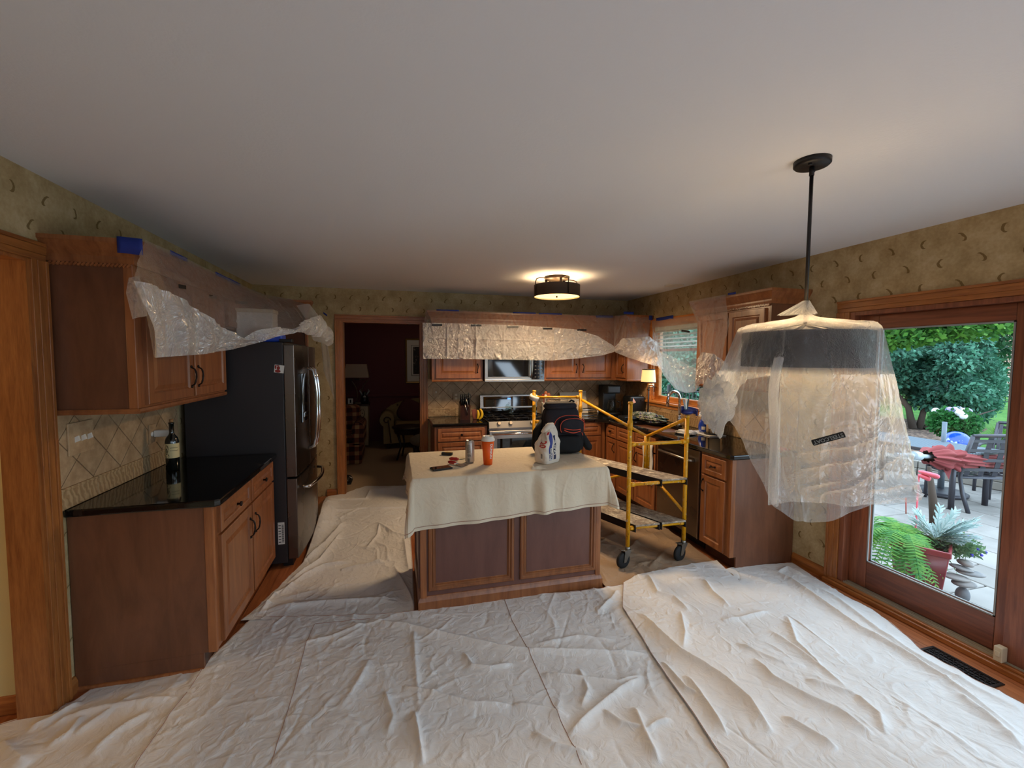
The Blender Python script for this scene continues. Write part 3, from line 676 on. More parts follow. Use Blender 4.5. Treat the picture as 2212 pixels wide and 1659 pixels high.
# ================================================================== APPLIANCES
def fridge():
    t_ = thing('refrigerator', 'tall dark stainless refrigerator with curved bar handles', 'refrigerator', (-1.15,4.145,0))
    y0, y1 = 3.69, 4.60; xb = -.835
    mk('cabinet_body', MB().box((-1.50,y0,.03),(xb,y1,1.765)), M_FRSIDE, t_, bevel=.004)
    def door(name, a, b, z0, z1, c, hw, mat=M_STEELD):
        n = 14; A = [];
        for i in range(n+1):
            y = a+(b-a)*i/n; x = -.757+.022*(1-((y-c)/hw)**2); A.append((x,y))
        mb = MB(); pts = [(xb+.006,a)]+A+[(xb+.006,b)]; m = len(pts)
        mb.add([(x,y,z0) for x,y in pts]+[(x,y,z1) for x,y in pts], [tuple(range(m-1,-1,-1)), tuple(range(m,2*m))]+[(i,(i+1)%m,m+(i+1)%m,m+i) for i in range(m)])
        return mk(name, mb, mat, t_, bevel=.004)
    c, hw = (y0+y1)/2, .46
    door('door', y0, 4.143, .715, 1.745, c, hw); door('door', 4.147, y1, .715, 1.745, c, hw); door('freezer_drawer', y0, y1, .06, .70, c, hw)
    mk('gasket', MB().box((xb-.002,y0+.006,.07),(xb+.01,y1-.006,1.74)), M_BLACKM, t_)
    for y in (4.09,4.20):
        pts = [(-.735,y,.86)]+[(-.690+.028*math.sin(PI*k/10)**.6,y,.88+.66*k/10) for k in range(11)]+[(-.735,y,1.56)]
        mk('handle', MB().tube(pts, .013, 10), M_CHROME, t_, label='curved bright handle')
    pts = [(-.735,3.80,.60)]+[(-.69+.04*math.sin(PI*k/10),3.82+.65*k/10,.60) for k in range(11)]+[(-.735,4.49,.60)]
    mk('handle', MB().tube(pts, .014, 10), M_CHROME, t_, label='curved bright freezer handle')
    mk('dispenser', MB().box((-.75,3.83,1.12),(-.728,4.02,1.52)).box((-.74,3.85,1.16),(-.722,4.0,1.20)), M_BLACKG, t_, bevel=.004)
    mk('hinge_cover', MB().box((-.86,3.70,1.765),(-.77,3.76,1.79)), M_BLACKP, t_, bevel=.004)
    mk('toe_grille', MB().box((-.87,y0+.02,0),(-.80,y1-.02,.055)), M_BLACKP, t_)
    # rating sticker low on the side
    st = mk('sticker', MB().box((-.90,y0-.0012,.185),(-.853,y0+.001,.36)), M_WHITEP, t_, label='white barcode sticker')
    mb = MB()
    for k in range(26): mb.box((-.872,y0-.0018,.20+k*.0055),(-.858,y0-.001,.2022+k*.0055+(k%3)*.0009))
    for k in range(7): mb.box((-.896,y0-.0018,.20+k*.022),(-.878,y0-.001,.206+k*.022))
    mk('barcode', mb, M_BLACKP, st)
fridge()
def micro():
    t_ = thing('microwave', 'stainless over-the-range microwave, its top half under plastic', 'microwave', (1.40,5.29,1.37))
    x0, x1, y = 1.028, 1.778, 5.10
    mk('housing', MB().box((x0,y+.03,1.375),(x1,5.48,1.785)), M_BLACKM, t_)
    mk('door', MB().rings(frame((0,y+.03,0),(1,0,0),(0,0,1),(0,-1,0)), x0, 1.385, .585, .40, [(0,0),(0,.027),(.003,.03),(.035,.03),(.040,.026)]), M_STEEL, t_)
    mk('door_window', MB().box((x0+.04,y+.001,1.43),(x0+.545,y+.006,1.745)), M_BLACKG, t_)
    mk('control_panel', MB().box((x0+.585,y,1.385),(x1,y+.03,1.785)), M_BLACKG, t_, bevel=.003)
    mb = MB()
    for i in range(3):
        for j in range(6): mb.box((x0+.625+i*.04,y-.0012,1.42+j*.045),(x0+.645+i*.04,y,1.432+j*.045))
    mk('keypad', mb, base('grey_print', srgb(80,80,82), .6), t_)
    mk('bottom_trim', MB().box((x0,y-.004,1.368),(x1,y+.03,1.395)), M_STEEL, t_, bevel=.003)
    mk('handle', MB().tube([(x0+.575,y,1.42),(x0+.572,y-.035,1.43)]+[(x0+.57+.006*math.sin(PI*k/6),y-.045-.008*math.sin(PI*k/6),1.44+.29*k/6) for k in range(7)]+[(x0+.572,y-.035,1.74),(x0+.575,y,1.75)], .011, 10), M_STEEL, t_)
micro()
def stove():
    t_ = thing('range', 'stainless gas range with backguard display and white-topped knobs', 'range', (1.405,5.15,0))
    x0, x1, yf = 1.024, 1.784, 4.835; cx = (x0+x1)/2
    mk('body', MB().box((x0,yf+.02,.03),(x1,5.47,.905)), M_STEELD, t_)
    mk('cooktop', MB().box((x0,yf+.02,.905),(x1,5.40,.925)), M_BLACKG, t_, bevel=.004)
    # sloped control fascia
    f_ = frame((0,yf+.015,.86),(1,0,0),(0,.35,.94),(0,-.94,.35))
    mk('control_fascia', MB().prism([(yf+.02,.845),(yf-.018,.853),(yf+.012,.925),(yf+.02,.925)], lambda a,b,c=0: np.array((x0+c,a,b)), x1-x0), M_STEEL, t_)
    for dx in (-.263,-.125,.135,.262):
        c = f_(cx+dx,.035,.022); e = f_(cx+dx,.035,.052)
        k = mk('knob', MB().tube([f_(cx+dx,.035,.016),c,f_(cx+dx,.035,.05),e], [.023,.025,.022,.020], 16), M_STEEL, t_)
        mk('knob_cap', MB().tube([e, f_(cx+dx,.035,.055)], [.019,.017], 16), base('pale_knob_cap', srgb(220,204,180), .35), k)
    bgp = mk('backguard', MB().prism([(5.40,.93),(5.385,1.02),(5.40,1.185),(5.47,1.185),(5.47,.93)], lambda a,b,c=0: np.array((x0+.002+c,a,b)), .756), M_STEEL, t_, bevel=.004)
    fb = frame((x0,5.385,1.02),(1,0,0),(0,.09,.996),(0,-.996,.09))
    mk('control_glass', MB().box((x0+.045,5.386,1.035),(x0+.715,5.40,1.165)), M_BLACKG, bgp)
    mk('lower_backguard', MB().box((x0+.004,5.375,.925),(x0+.752,5.386,1.018)), M_BLACKG, t_)
    mk('display', MB().box((x0+.36,5.3845,1.128),(x0+.40,5.3865,1.146)), em('blue_clock_digits', srgb(70,120,255), 3.0), bgp, label='glowing blue clock')
    mb = MB()
    for k in range(6):
        for j in range(2): mb.box((x0+.17+k*.022+(k>2)*.3,5.3848,1.09+j*.03),(x0+.182+k*.022+(k>2)*.3,5.3865,1.094+j*.03))
    mb.tube([(x0+.378+.011*math.cos(a),5.384,1.075+.011*math.sin(a)) for a in np.linspace(0,2*PI,16)], .0012, 5)
    mk('keypad', mb, MAT['grey_print'], bgp)
    for dx in (-.25,0,.25):
        mb = MB(); c = cx+dx
        for yy in (4.92,5.12,5.33): mb.tube([(c-.115,yy,.948),(c+.115,yy,.948)], .006, 6)
        for xx in (-.115,0,.115): mb.tube([(c+xx,4.92,.948),(c+xx,5.33,.948)], .006, 6)
        for xx in (-.115,.115):
            for yy in (4.92,5.33): mb.tube([(c+xx,yy,.925),(c+xx,yy,.948)], .006, 6)
        mk('grate', mb, M_BLACKM, t_)
        for yy in (5.02,5.23): mk('burner', MB().lathe([(0,.925),(.045,.925),(.045,.933),(.03,.94),(0,.94)], (c,yy,0), 18), M_BLACKM, t_)
    mk('oven_door', MB().rings(frame((0,yf+.02,0),(1,0,0),(0,0,1),(0,-1,0)), x0+.004, .18, .752, .64, [(0,0),(0,.03),(.004,.034),(.09,.034),(.093,.030)]), M_STEEL, t_, bevel=0)
    mk('oven_window', MB().box((x0+.095,yf-.0135,.27),(x0+.665,yf-.006,.735)), M_BLACKG, t_)
    mk('handle', MB().tube([(x0+.05,yf-.01,.785),(x0+.05,yf-.055,.79),(x0+.71,yf-.055,.79),(x0+.71,yf-.01,.785)], .013, 10), M_CHROME, t_)
    mk('storage_drawer', MB().box((x0+.004,yf-.012,.04),(x1-.004,yf+.02,.17)), M_STEEL, t_, bevel=.004)
stove()

# ================================================================== ISLAND
IX0, IX1, IY0, IY1 = .145, 1.41, 2.80, 3.40
def island():
    t_ = thing('kitchen_island', 'brown wood kitchen island with two moulding-framed front panels, draped on top', 'island', ((IX0+IX1)/2,(IY0+IY1)/2,0))
    mk('cabinet_box', MB().box((IX0,IY0,0),(IX1,IY1,.865)), W_ISL, t_, bevel=.002)
    f = frame((IX0,IY0,0),(1,0,0),(0,0,1),(0,-1,0)); W = IX1-IX0
    for x, w_ in ((.048,.575),(.665,.565)):
        y0, h = .135, .70
        mk('panel_moulding', MB().rings(f, x, y0, w_, h, [(0,0),(0,.010),(.006,.017),(.018,.018),(.026,.010),(.030,.013),(.038,.013),(.044,.004),(.05,0)], True), W_CAB, t_)
        mk('panel', MB().box(f(x+.048,y0+.048,0), f(x+w_-.048,y0+h-.048,.0035)), W_ISL, t_)
    for x in (0, W-.034):
        mk('corner_stile', MB().box(f(x-.003 if x == 0 else x,.09,-.03), f(x+.037,.865,.008)), W_CAB, t_, bevel=.003)
    fl_ = frame((IX0,IY1,0),(0,-1,0),(0,0,1),(-1,0,0))
    mk('side_panel', MB().rings(fl_, .04, .14, IY1-IY0-.08, .68, [(0,0),(0,.012),(.02,.016),(.03,.004)], False), W_ISL, t_)
    mk('base_moulding', sweep([(IX0,IY1),(IX0,IY0),(IX1,IY0),(IX1,IY1)], [(0,0),(.018,0),(.018,.07),(.010,.088),(.004,.10),(0,.102)], 1), W_CAB, t_)
    mk('countertop', MB().box((.105,2.70,.868),(1.39,3.44,.903)), M_GRAN, t_, bevel=.008)
W_ISL = wood('island_veneer', srgb(108,70,60), srgb(96,60,52), rough=.42, scale=(4,4,.8), fine=.08, vary=False)
island()

# ---- crease fields for cloth and film
def ridge(U, V, pts, h, w_, asym=0.0):
    """fold line along a polyline in (u,v): sharp crest, soft flanks, fading at its ends"""
    H = np.zeros_like(U); P = [np.array(p, float) for p in pts]; Ls = [np.linalg.norm(P[i+1]-P[i]) for i in range(len(P)-1)]; T = sum(Ls)
    D = np.full(U.shape, 1e9); S = np.zeros_like(U); G = np.zeros_like(U); acc = 0
    for i, L in enumerate(Ls):
        d = (P[i+1]-P[i])/max(L,1e-9); ru = U-P[i][0]; rv = V-P[i][1]
        a = np.clip(ru*d[0]+rv*d[1], 0, L); px = ru-a*d[0]; pv = rv-a*d[1]; dd = np.hypot(px, pv)
        m = dd < D; D = np.where(m, dd, D); S = np.where(m, acc+a, S); G = np.where(m, np.sign(ru*d[1]-rv*d[0]), G); acc += L
    s = S/T; env = np.clip(np.minimum(s, 1-s)*6, 0, 1)**.7
    w2 = w_*(1+asym*G)
    return h*env*np.exp(-np.sqrt((D/w2)**2+.03)*1.3+.22)
def creases(U, V, n, h, w_, L, seed, ang=None, spread=PI):
    rs = np.random.RandomState(seed); H = np.zeros_like(U); u0, u1, v0, v1 = U.min(), U.max(), V.min(), V.max()
    for k in range(n):
        cu_, cv = rs.uniform(u0,u1), rs.uniform(v0,v1); a = (rs.uniform(0,2*PI) if ang is None else ang+rs.uniform(-.5,.5)*spread)
        l = L*rs.uniform(.4,1.5); w1 = w_*rs.uniform(.5,1.5); hh = h*rs.uniform(.3,1)*rs.choice([-1,1,1])
        x = (U-cu_)*math.cos(a)+(V-cv)*math.sin(a); y = -(U-cu_)*math.sin(a)+(V-cv)*math.cos(a)+x*x/l*rs.uniform(-.5,.5)
        H += hh*np.exp(-np.sqrt((y/w1)**2+.02)*1.4)*np.exp(-(x/l)**2*2.5)
    return H
def vnoise(X, Y, seed):
    rs = np.random.RandomState(seed); T = rs.rand(256, 256); xi, yi = np.floor(X).astype(int), np.floor(Y).astype(int); fx, fy = X-xi, Y-yi
    fx = fx*fx*(3-2*fx); fy = fy*fy*(3-2*fy); g = lambda a, b: T[a & 255, b & 255]
    return (g(xi,yi)*(1-fx)+g(xi+1,yi)*fx)*(1-fy)+(g(xi,yi+1)*(1-fx)+g(xi+1,yi+1)*fx)*fy
def crumple(U, V, h, L, seed, mask=.5):
    # ridged, domain-warped noise: thin sharp crests between flatter facets, patchy over the sheet
    wu = vnoise(U/L*.9, V/L*.9, seed+3)-.5; wv = vnoise(U/L*.9+9, V/L*.9+5, seed+4)-.5; Z = 0
    for k, (f, a) in enumerate(((1,1),(2.1,.45),(4.3,.18))):
        n = vnoise(U/L*f+wu*1.6, V/L*f*.8+wv*1.6, seed+k); r = 1-np.abs(2*n-1)*2.2; Z = Z+a*np.clip(r,0,1)**1.7
    m = np.clip((vnoise(U*1.3+3, V*1.3+7, seed+8)-(1-mask))*3+.35, .12, 1)
    return h*Z*m
def resample(pts, n):
    P = np.array(pts, float); d = np.r_[0, np.cumsum(np.linalg.norm(np.diff(P, axis=0), axis=1))]; s = np.linspace(0, d[-1], n)
    return np.stack([np.interp(s, d, P[:,k]) for k in range(P.shape[1])], 1)
def smooth(P, it=1):
    for _ in range(it): P[1:-1] = (P[:-2]+2*P[1:-1]+P[2:])/4
    return P
def coons(top, bot, left, right, nu, nv):
    T, B = smooth(resample(top,nu),3), smooth(resample(bot,nu),3); L, R_ = smooth(resample(left,nv),3), smooth(resample(right,nv),3)
    u = np.linspace(0,1,nu)[:,None,None]; v = np.linspace(0,1,nv)[None,:,None]
    return (1-v)*T[:,None]+v*B[:,None]+(1-u)*L[None]+u*R_[None]-((1-u)*(1-v)*T[0]+u*(1-v)*T[-1]+(1-u)*v*B[0]+u*v*B[-1])
def px2(pts): return [PZ(x, y)[:2] for x, y in pts]

# island cloth: flat on top, hanging over every edge, corners standing out in cones
def island_cloth():
    x0, x1, y0, y1, z = .10, 1.395, 2.695, 3.445, .912
    nu, nv = 260, 190; dl, dr, df, db = .20, .25, .315, .22
    A_ = np.linspace(x0-dl, x1+dr, nu); B_ = np.linspace(y0-df, y1+db, nv); U, V = np.meshgrid(A_, B_, indexing='ij')
    ox = np.where(U < x0, U-x0, np.where(U > x1, U-x1, 0)); oy = np.where(V < y0, V-y0, np.where(V > y1, V-y1, 0))
    oy = np.where(V < y0, oy*(1.05-.18*np.clip((U-x0)/(x1-x0),0,1)), oy)
    both = np.clip(np.minimum(np.abs(ox), np.abs(oy))/.12, 0, 1); d = np.maximum(np.abs(ox), np.abs(oy))+.10*np.minimum(np.abs(ox), np.abs(oy))
    th = np.arctan2(oy, ox); r = np.clip(d/.035, 0, 1); out = .018*r+d*(.08+.17*both)
    wave = .012*np.sin(U*21+.6)*np.sin(U*8.3+1)*np.clip(d/.2,0,1)+.010*np.sin(V*19)*np.clip(np.abs(ox)/.2,0,1)
    # deep hanging fold in the middle front
    wave += np.where(V < y0, -.030*np.exp(-((U-.87+.04*(oy))/.035)**2)*np.clip(d/.12,0,1)+.020*np.exp(-((U-.93)/.05)**2)*np.clip(d/.15,0,1), 0)
    X = np.clip(U,x0,x1)+np.where(d>0,(out+wave)*np.cos(th),0); Y = np.clip(V,y0,y1)+np.where(d>0,(out+wave)*np.sin(th),0)
    Z = z-np.maximum(d-.012,0)*.985
    c1 = creases(U,V,70,.0035,.007,.14,5)+creases(U,V,26,.006,.012,.25,8,ang=PI/2,spread=1.2)
    top = (d <= 0)
    bunch = creases(U,V,1,0,.01,.1,1)
    rs = np.random.RandomState(4)
    for k in range(16):
        a = rs.uniform(-1.5,.5); bunch += ridge(U,V,[(.86+.02*k/8,2.73),(.86+math.cos(a)*.18*rs.uniform(.4,1),2.73+abs(math.sin(a))*.17)],.005,.006)
    Z += np.where(top, np.abs(c1)*.9+bunch+.0005, np.abs(c1)*.1); Y += np.where(oy != 0, c1*1.4*np.sign(oy), 0); X += np.where((ox != 0)&(oy == 0), c1*1.4*np.sign(ox), 0)
    o = mk('canvas_cloth', MB().grid(np.stack([X,Y,Z],-1)), M_CANVASI); tag(o, 'cream canvas drop cloth draped over the kitchen island', 'cloth')
    W_ = np.stack([X,Y,Z],-1)
    for e_, dr_ in ((W_[:,3],0),(W_[3,:],1),(W_[-4,:],1)):
        mk('hem', MB().tube([p+np.array((0,-.002 if dr_==0 else 0,0)) for p in e_[::3]], .0016, 5), M_SEAM, o, label='thin red-brown hem stitching')
island_cloth()

# ================================================================== DROP CLOTHS ON THE FLOOR
def drop(label, top, bot, left, right, nu, nv, z0, folds, rnd, seed, mat=M_CANVAS, seams=(), lift=None, hems='lr'):
    C = coons(px2(top) if top else None, bot, left, right, nu, nv) if False else coons(top, bot, left, right, nu, nv)
    U, V = C[...,0], C[...,1]; H = np.zeros_like(U)
    for pts, h, w_, a in folds: H = np.maximum(H, ridge(U, V, px2(pts), h, w_, a)) if h > 0 else H+ridge(U,V,px2(pts),h,w_,a)
    for n, h, w_, L, ang, sp in rnd: H += creases(U, V, n, h, w_, L, seed, ang, sp); seed += 1
    H += crumple(U, V, .0075, .17, seed+100)+crumple(V+3, U, .003, .07, seed+200); H = np.maximum(H, -.004)+.004
    if lift is not None: H = H+lift(U, V)
    Z = z0+H; W_ = np.stack([U,V,Z],-1)
    o = mk('drop_cloth', MB().grid(W_), mat); tag(o, label, 'drop cloth')
    for s_ in seams:
        P = resample([PZ(x,y) for x,y in s_], 120); F_ = U.ravel(); G_ = V.ravel(); zz_ = Z.ravel(); pts = []
        for p in P:
            k = np.argmin((F_-p[0])**2+(G_-p[1])**2); pts.append((p[0],p[1],zz_[k]+.001))
        mk('seam', MB().tube(pts, .0014, 5), M_SEAM, o, label='stitched seam')
    for e_, q in (('l', W_[1]), ('r', W_[-2]), ('t', W_[:,1])):
        if e_ in hems: mk('hem', MB().tube([p+np.array((0,0,.001)) for p in q[::2]], .0013, 5), M_SEAM, o, label='thin red-brown hem')
    return o
def XY(*p): return [np.array(q, float) for q in p]
# hallway cloth between the left cabinets and the island
def lift_h(U, V):
    return .10*np.exp(-((U+.74)/.10)**2)*np.exp(-((V-4.75)/.55)**2)+.03*np.exp(-((V-5.55)/.10)**2)*np.clip((U+.5)/.3,0,1)
drop('drop cloth in the aisle between the refrigerator and the island',
    px2([(703,1082),(790,1051)])+XY((.13,5.66)), px2([(520,1345),(700,1338),(905,1330)]), px2([(703,1082),(692,1130),(655,1217),(600,1272),(560,1310),(520,1345)]), XY((.13,5.66),(.125,4.4),(.115,3.42),(.10,2.72)),
    230, 420, .004,
    [([(655,1217),(700,1180),(745,1130)],.03,.03,.4),([(620,1262),(690,1215),(740,1150)],.028,.025,.3),([(600,1290),(660,1245),(700,1225),(760,1215)],.022,.03,0),([(815,1130),(850,1155),(897,1165)],.02,.02,.3),([(790,1190),(815,1160),(820,1130)],.018,.015,0),
     ([(735,1235),(800,1222),(830,1215)],.018,.02,0),([(872,1160),(880,1220),(885,1240)],.018,.02,0),([(700,1110),(790,1100),(895,1098)],.014,.02,0),([(720,1085),(790,1080),(800,1062)],.02,.02,0),([(580,1320),(700,1305),(860,1295)],.02,.03,0),([(850,1225),(885,1290),(895,1320)],.022,.02,0),([(560,1330),(590,1290),(640,1262)],.015,.02,0)],
    [(130,.006,.010,.16,None,PI),(60,.010,.016,.28,.6,1.4)], 11, seams=[], lift=lift_h)
# cloth under the scaffold
drop('tan drop cloth under the yellow scaffold, between island and dishwasher',
    XY((1.44,4.78),(2.52,4.78)), XY((1.45,2.58),(1.9,2.55),(2.45,2.62)), XY((1.44,4.78),(1.45,3.5),(1.45,2.58)), XY((2.52,4.78),(2.52,3.4),(2.47,2.62)),
    150, 240, .004, [([(1330,1215),(1385,1165),(1470,1140)],.015,.03,0),([(1400,1235),(1440,1190),(1500,1175)],.018,.03,0),([(1310,1170),(1360,1130),(1400,1120)],.01,.03,0),([(1370,1225),(1420,1215),(1445,1170)],.012,.02,0)], [(40,.006,.012,.2,None,PI)], 21, mat=M_KRAFT, hems='')
# patio side cloth
drop('pale drop cloth nearest the patio door, its long edge curving along the sill',
    px2([(1480,1250),(1580,1229),(1650,1222),(1712,1218)]), XY((1.2,.2),(1.9,.2),(2.85,.2)), px2([(1480,1250),(1560,1330),(1650,1440),(1760,1560),(1850,1659)])+XY((1.2,.2)),
    px2([(1712,1218),(1760,1250),(1826,1290),(1886,1320),(1960,1378),(1990,1408),(2105,1472),(2212,1525)])+XY((2.86,.9),(2.85,.2)),
    300, 460, .006,
    [([(1650,1228),(1706,1257),(1781,1310),(1856,1365),(1916,1397),(1956,1420),(2016,1460),(2106,1520),(2212,1598)],.035,.022,.5),([(1740,1260),(1810,1300),(1900,1370),(1990,1430),(2100,1490),(2212,1545)],.022,.03,-.3),
     ([(2060,1500),(2140,1560),(2212,1625)],.03,.03,.3),([(1680,1240),(1700,1230),(1740,1250)],.02,.02,0),([(1900,1500),(2000,1560),(2120,1640)],.02,.03,.3),([(1760,1400),(1830,1450),(1920,1520),(1990,1590)],.016,.02,.3),([(1700,1330),(1800,1410),(1850,1470)],.014,.02,0)],
    [(90,.007,.011,.22,-1.1,1.2),(50,.005,.008,.12,None,PI)], 31, hems='r')
# left front cloth
drop('drop cloth at the far left front, along the cased opening',
    XY((-2.3,2.37),(-1.75,2.37),(-1.50,2.45))+px2([(200,1489),(300,1470),(440,1444),(470,1400)]), XY((-2.3,.3),(-1.1,.25),(-.45,.2)), XY((-2.3,2.37),(-2.3,.3)), px2([(470,1400),(455,1440),(440,1500),(400,1560),(350,1659)])+XY((-.45,.2)),
    200, 220, .004,
    [([(115,1568),(200,1540),(300,1522),(385,1512)],.025,.02,.3),([(60,1580),(110,1560),(175,1520)],.02,.02,0),([(0,1610),(30,1640),(60,1659)],.03,.03,0),([(150,1600),(230,1545),(300,1500)],.018,.02,0),([(190,1640),(260,1580),(330,1540)],.02,.02,0),([(100,1620),(150,1590),(180,1550)],.018,.02,0)],
    [(90,.008,.011,.16,.6,1.2),(40,.006,.009,.12,None,PI)], 41, hems='t')
# big front cloth
drop('large drop cloth across the middle foreground, in front of the island',
    px2([(545,1337),(700,1334),(870,1329),(1000,1312),(1120,1291),(1240,1283),(1345,1268),(1420,1262)]), XY((-.62,.2),(.5,.2),(1.15,.2)), px2([(545,1337),(505,1378),(440,1443),(410,1490),(370,1543),(290,1659)])+XY((-.62,.2)), px2([(1420,1262),(1440,1330),(1490,1420),(1560,1520),(1640,1659)])+XY((1.15,.2)),
    420, 420, .010,
    [([(800,1345),(880,1358),(950,1375),(1040,1395),(1106,1408),(1200,1416)],.022,.025,.3),([(1106,1414),(1160,1412),(1260,1414),(1400,1420)],.024,.018,.4),([(1170,1462),(1240,1472),(1336,1483),(1386,1466)],.024,.02,.3),([(1226,1598),(1271,1555),(1336,1500),(1386,1470)],.028,.018,.3),
     ([(1106,1530),(1180,1540),(1230,1557)],.018,.02,0),([(1370,1535),(1392,1590),(1425,1659)],.028,.022,.3),([(895,1545),(905,1600),(915,1659)],.032,.012,.4),([(870,1490),(915,1500),(1020,1528),(1106,1530)],.020,.02,.3),([(893,1360),(898,1450),(905,1540)],.014,.018,0),([(1000,1415),(1020,1445),(1060,1450),(1110,1440)],.018,.016,0),
     ([(830,1500),(850,1560),(835,1600)],.016,.018,0),([(735,1540),(780,1470),(800,1430)],.012,.02,0),([(640,1400),(720,1380),(790,1350)],.012,.02,0),([(1250,1450),(1270,1500),(1255,1540)],.018,.018,0),([(1300,1540),(1340,1570),(1400,1585)],.022,.018,0),([(1150,1590),(1200,1620),(1280,1640)],.02,.02,0),([(1380,1600),(1420,1570),(1450,1560)],.02,.015,0),([(1290,1330),(1320,1300),(1335,1280)],.016,.018,0),([(1150,1400),(1250,1380),(1330,1390)],.012,.018,0)],
    [(170,.0065,.009,.13,None,PI),(60,.010,.013,.22,1.2,1.2)], 51,
    seams=[[(1090,1300),(1106,1345),(1136,1400),(1166,1465),(1201,1545),(1226,1595),(1256,1659)],[(800,1342),(680,1353),(660,1400),(635,1500),(585,1659)]], hems='lt')
# overlapping right hand cloth
drop('rumpled drop cloth running from the scaffold to the right foreground, over the others',
    px2([(1346,1266),(1380,1248),(1440,1236),(1500,1224),(1548,1217)]), XY((.92,.2),(1.3,.2),(1.7,.2)), px2([(1346,1266),(1344,1320),(1386,1387),(1411,1430),(1446,1482),(1496,1552),(1536,1617),(1566,1659)])+XY((.92,.2)),
    px2([(1548,1217),(1600,1268),(1690,1330),(1790,1405),(1880,1480),(2060,1610),(2120,1659)])+XY((1.9,.2)),
    330, 460, .022,
    [([(1386,1335),(1420,1378),(1471,1425),(1521,1455),(1566,1486),(1621,1535),(1671,1600)],.045,.026,.5),([(1628,1432),(1671,1480),(1741,1520),(1806,1550),(1886,1600)],.03,.020,.4),([(1726,1332),(1761,1370),(1806,1406)],.03,.016,.4),([(1400,1250),(1420,1290),(1455,1300),(1490,1330)],.022,.02,0),
     ([(1395,1420),(1440,1490),(1500,1580),(1540,1640)],.026,.018,0),([(1480,1470),(1530,1540),(1570,1600)],.028,.018,.3),([(1520,1260),(1540,1290),(1576,1320)],.022,.018,0),([(1690,1560),(1740,1590),(1810,1632)],.024,.018,.3),([(1840,1510),(1900,1560),(1910,1600)],.022,.02,0),([(1700,1340),(1720,1400),(1790,1470)],.022,.02,.2),
     ([(1560,1350),(1600,1345),(1660,1330)],.018,.016,0),([(1470,1330),(1480,1380),(1475,1410)],.02,.016,0),([(1740,1480),(1800,1500),(1860,1520)],.022,.016,.2),([(1590,1400),(1680,1440),(1740,1450)],.016,.016,0),([(1660,1370),(1730,1420),(1830,1500)],.018,.02,.2),([(1430,1440),(1480,1500),(1520,1520)],.022,.014,0)],
    [(150,.007,.009,.16,-1.0,1.6),(110,.006,.008,.10,None,PI)], 61, hems='l')
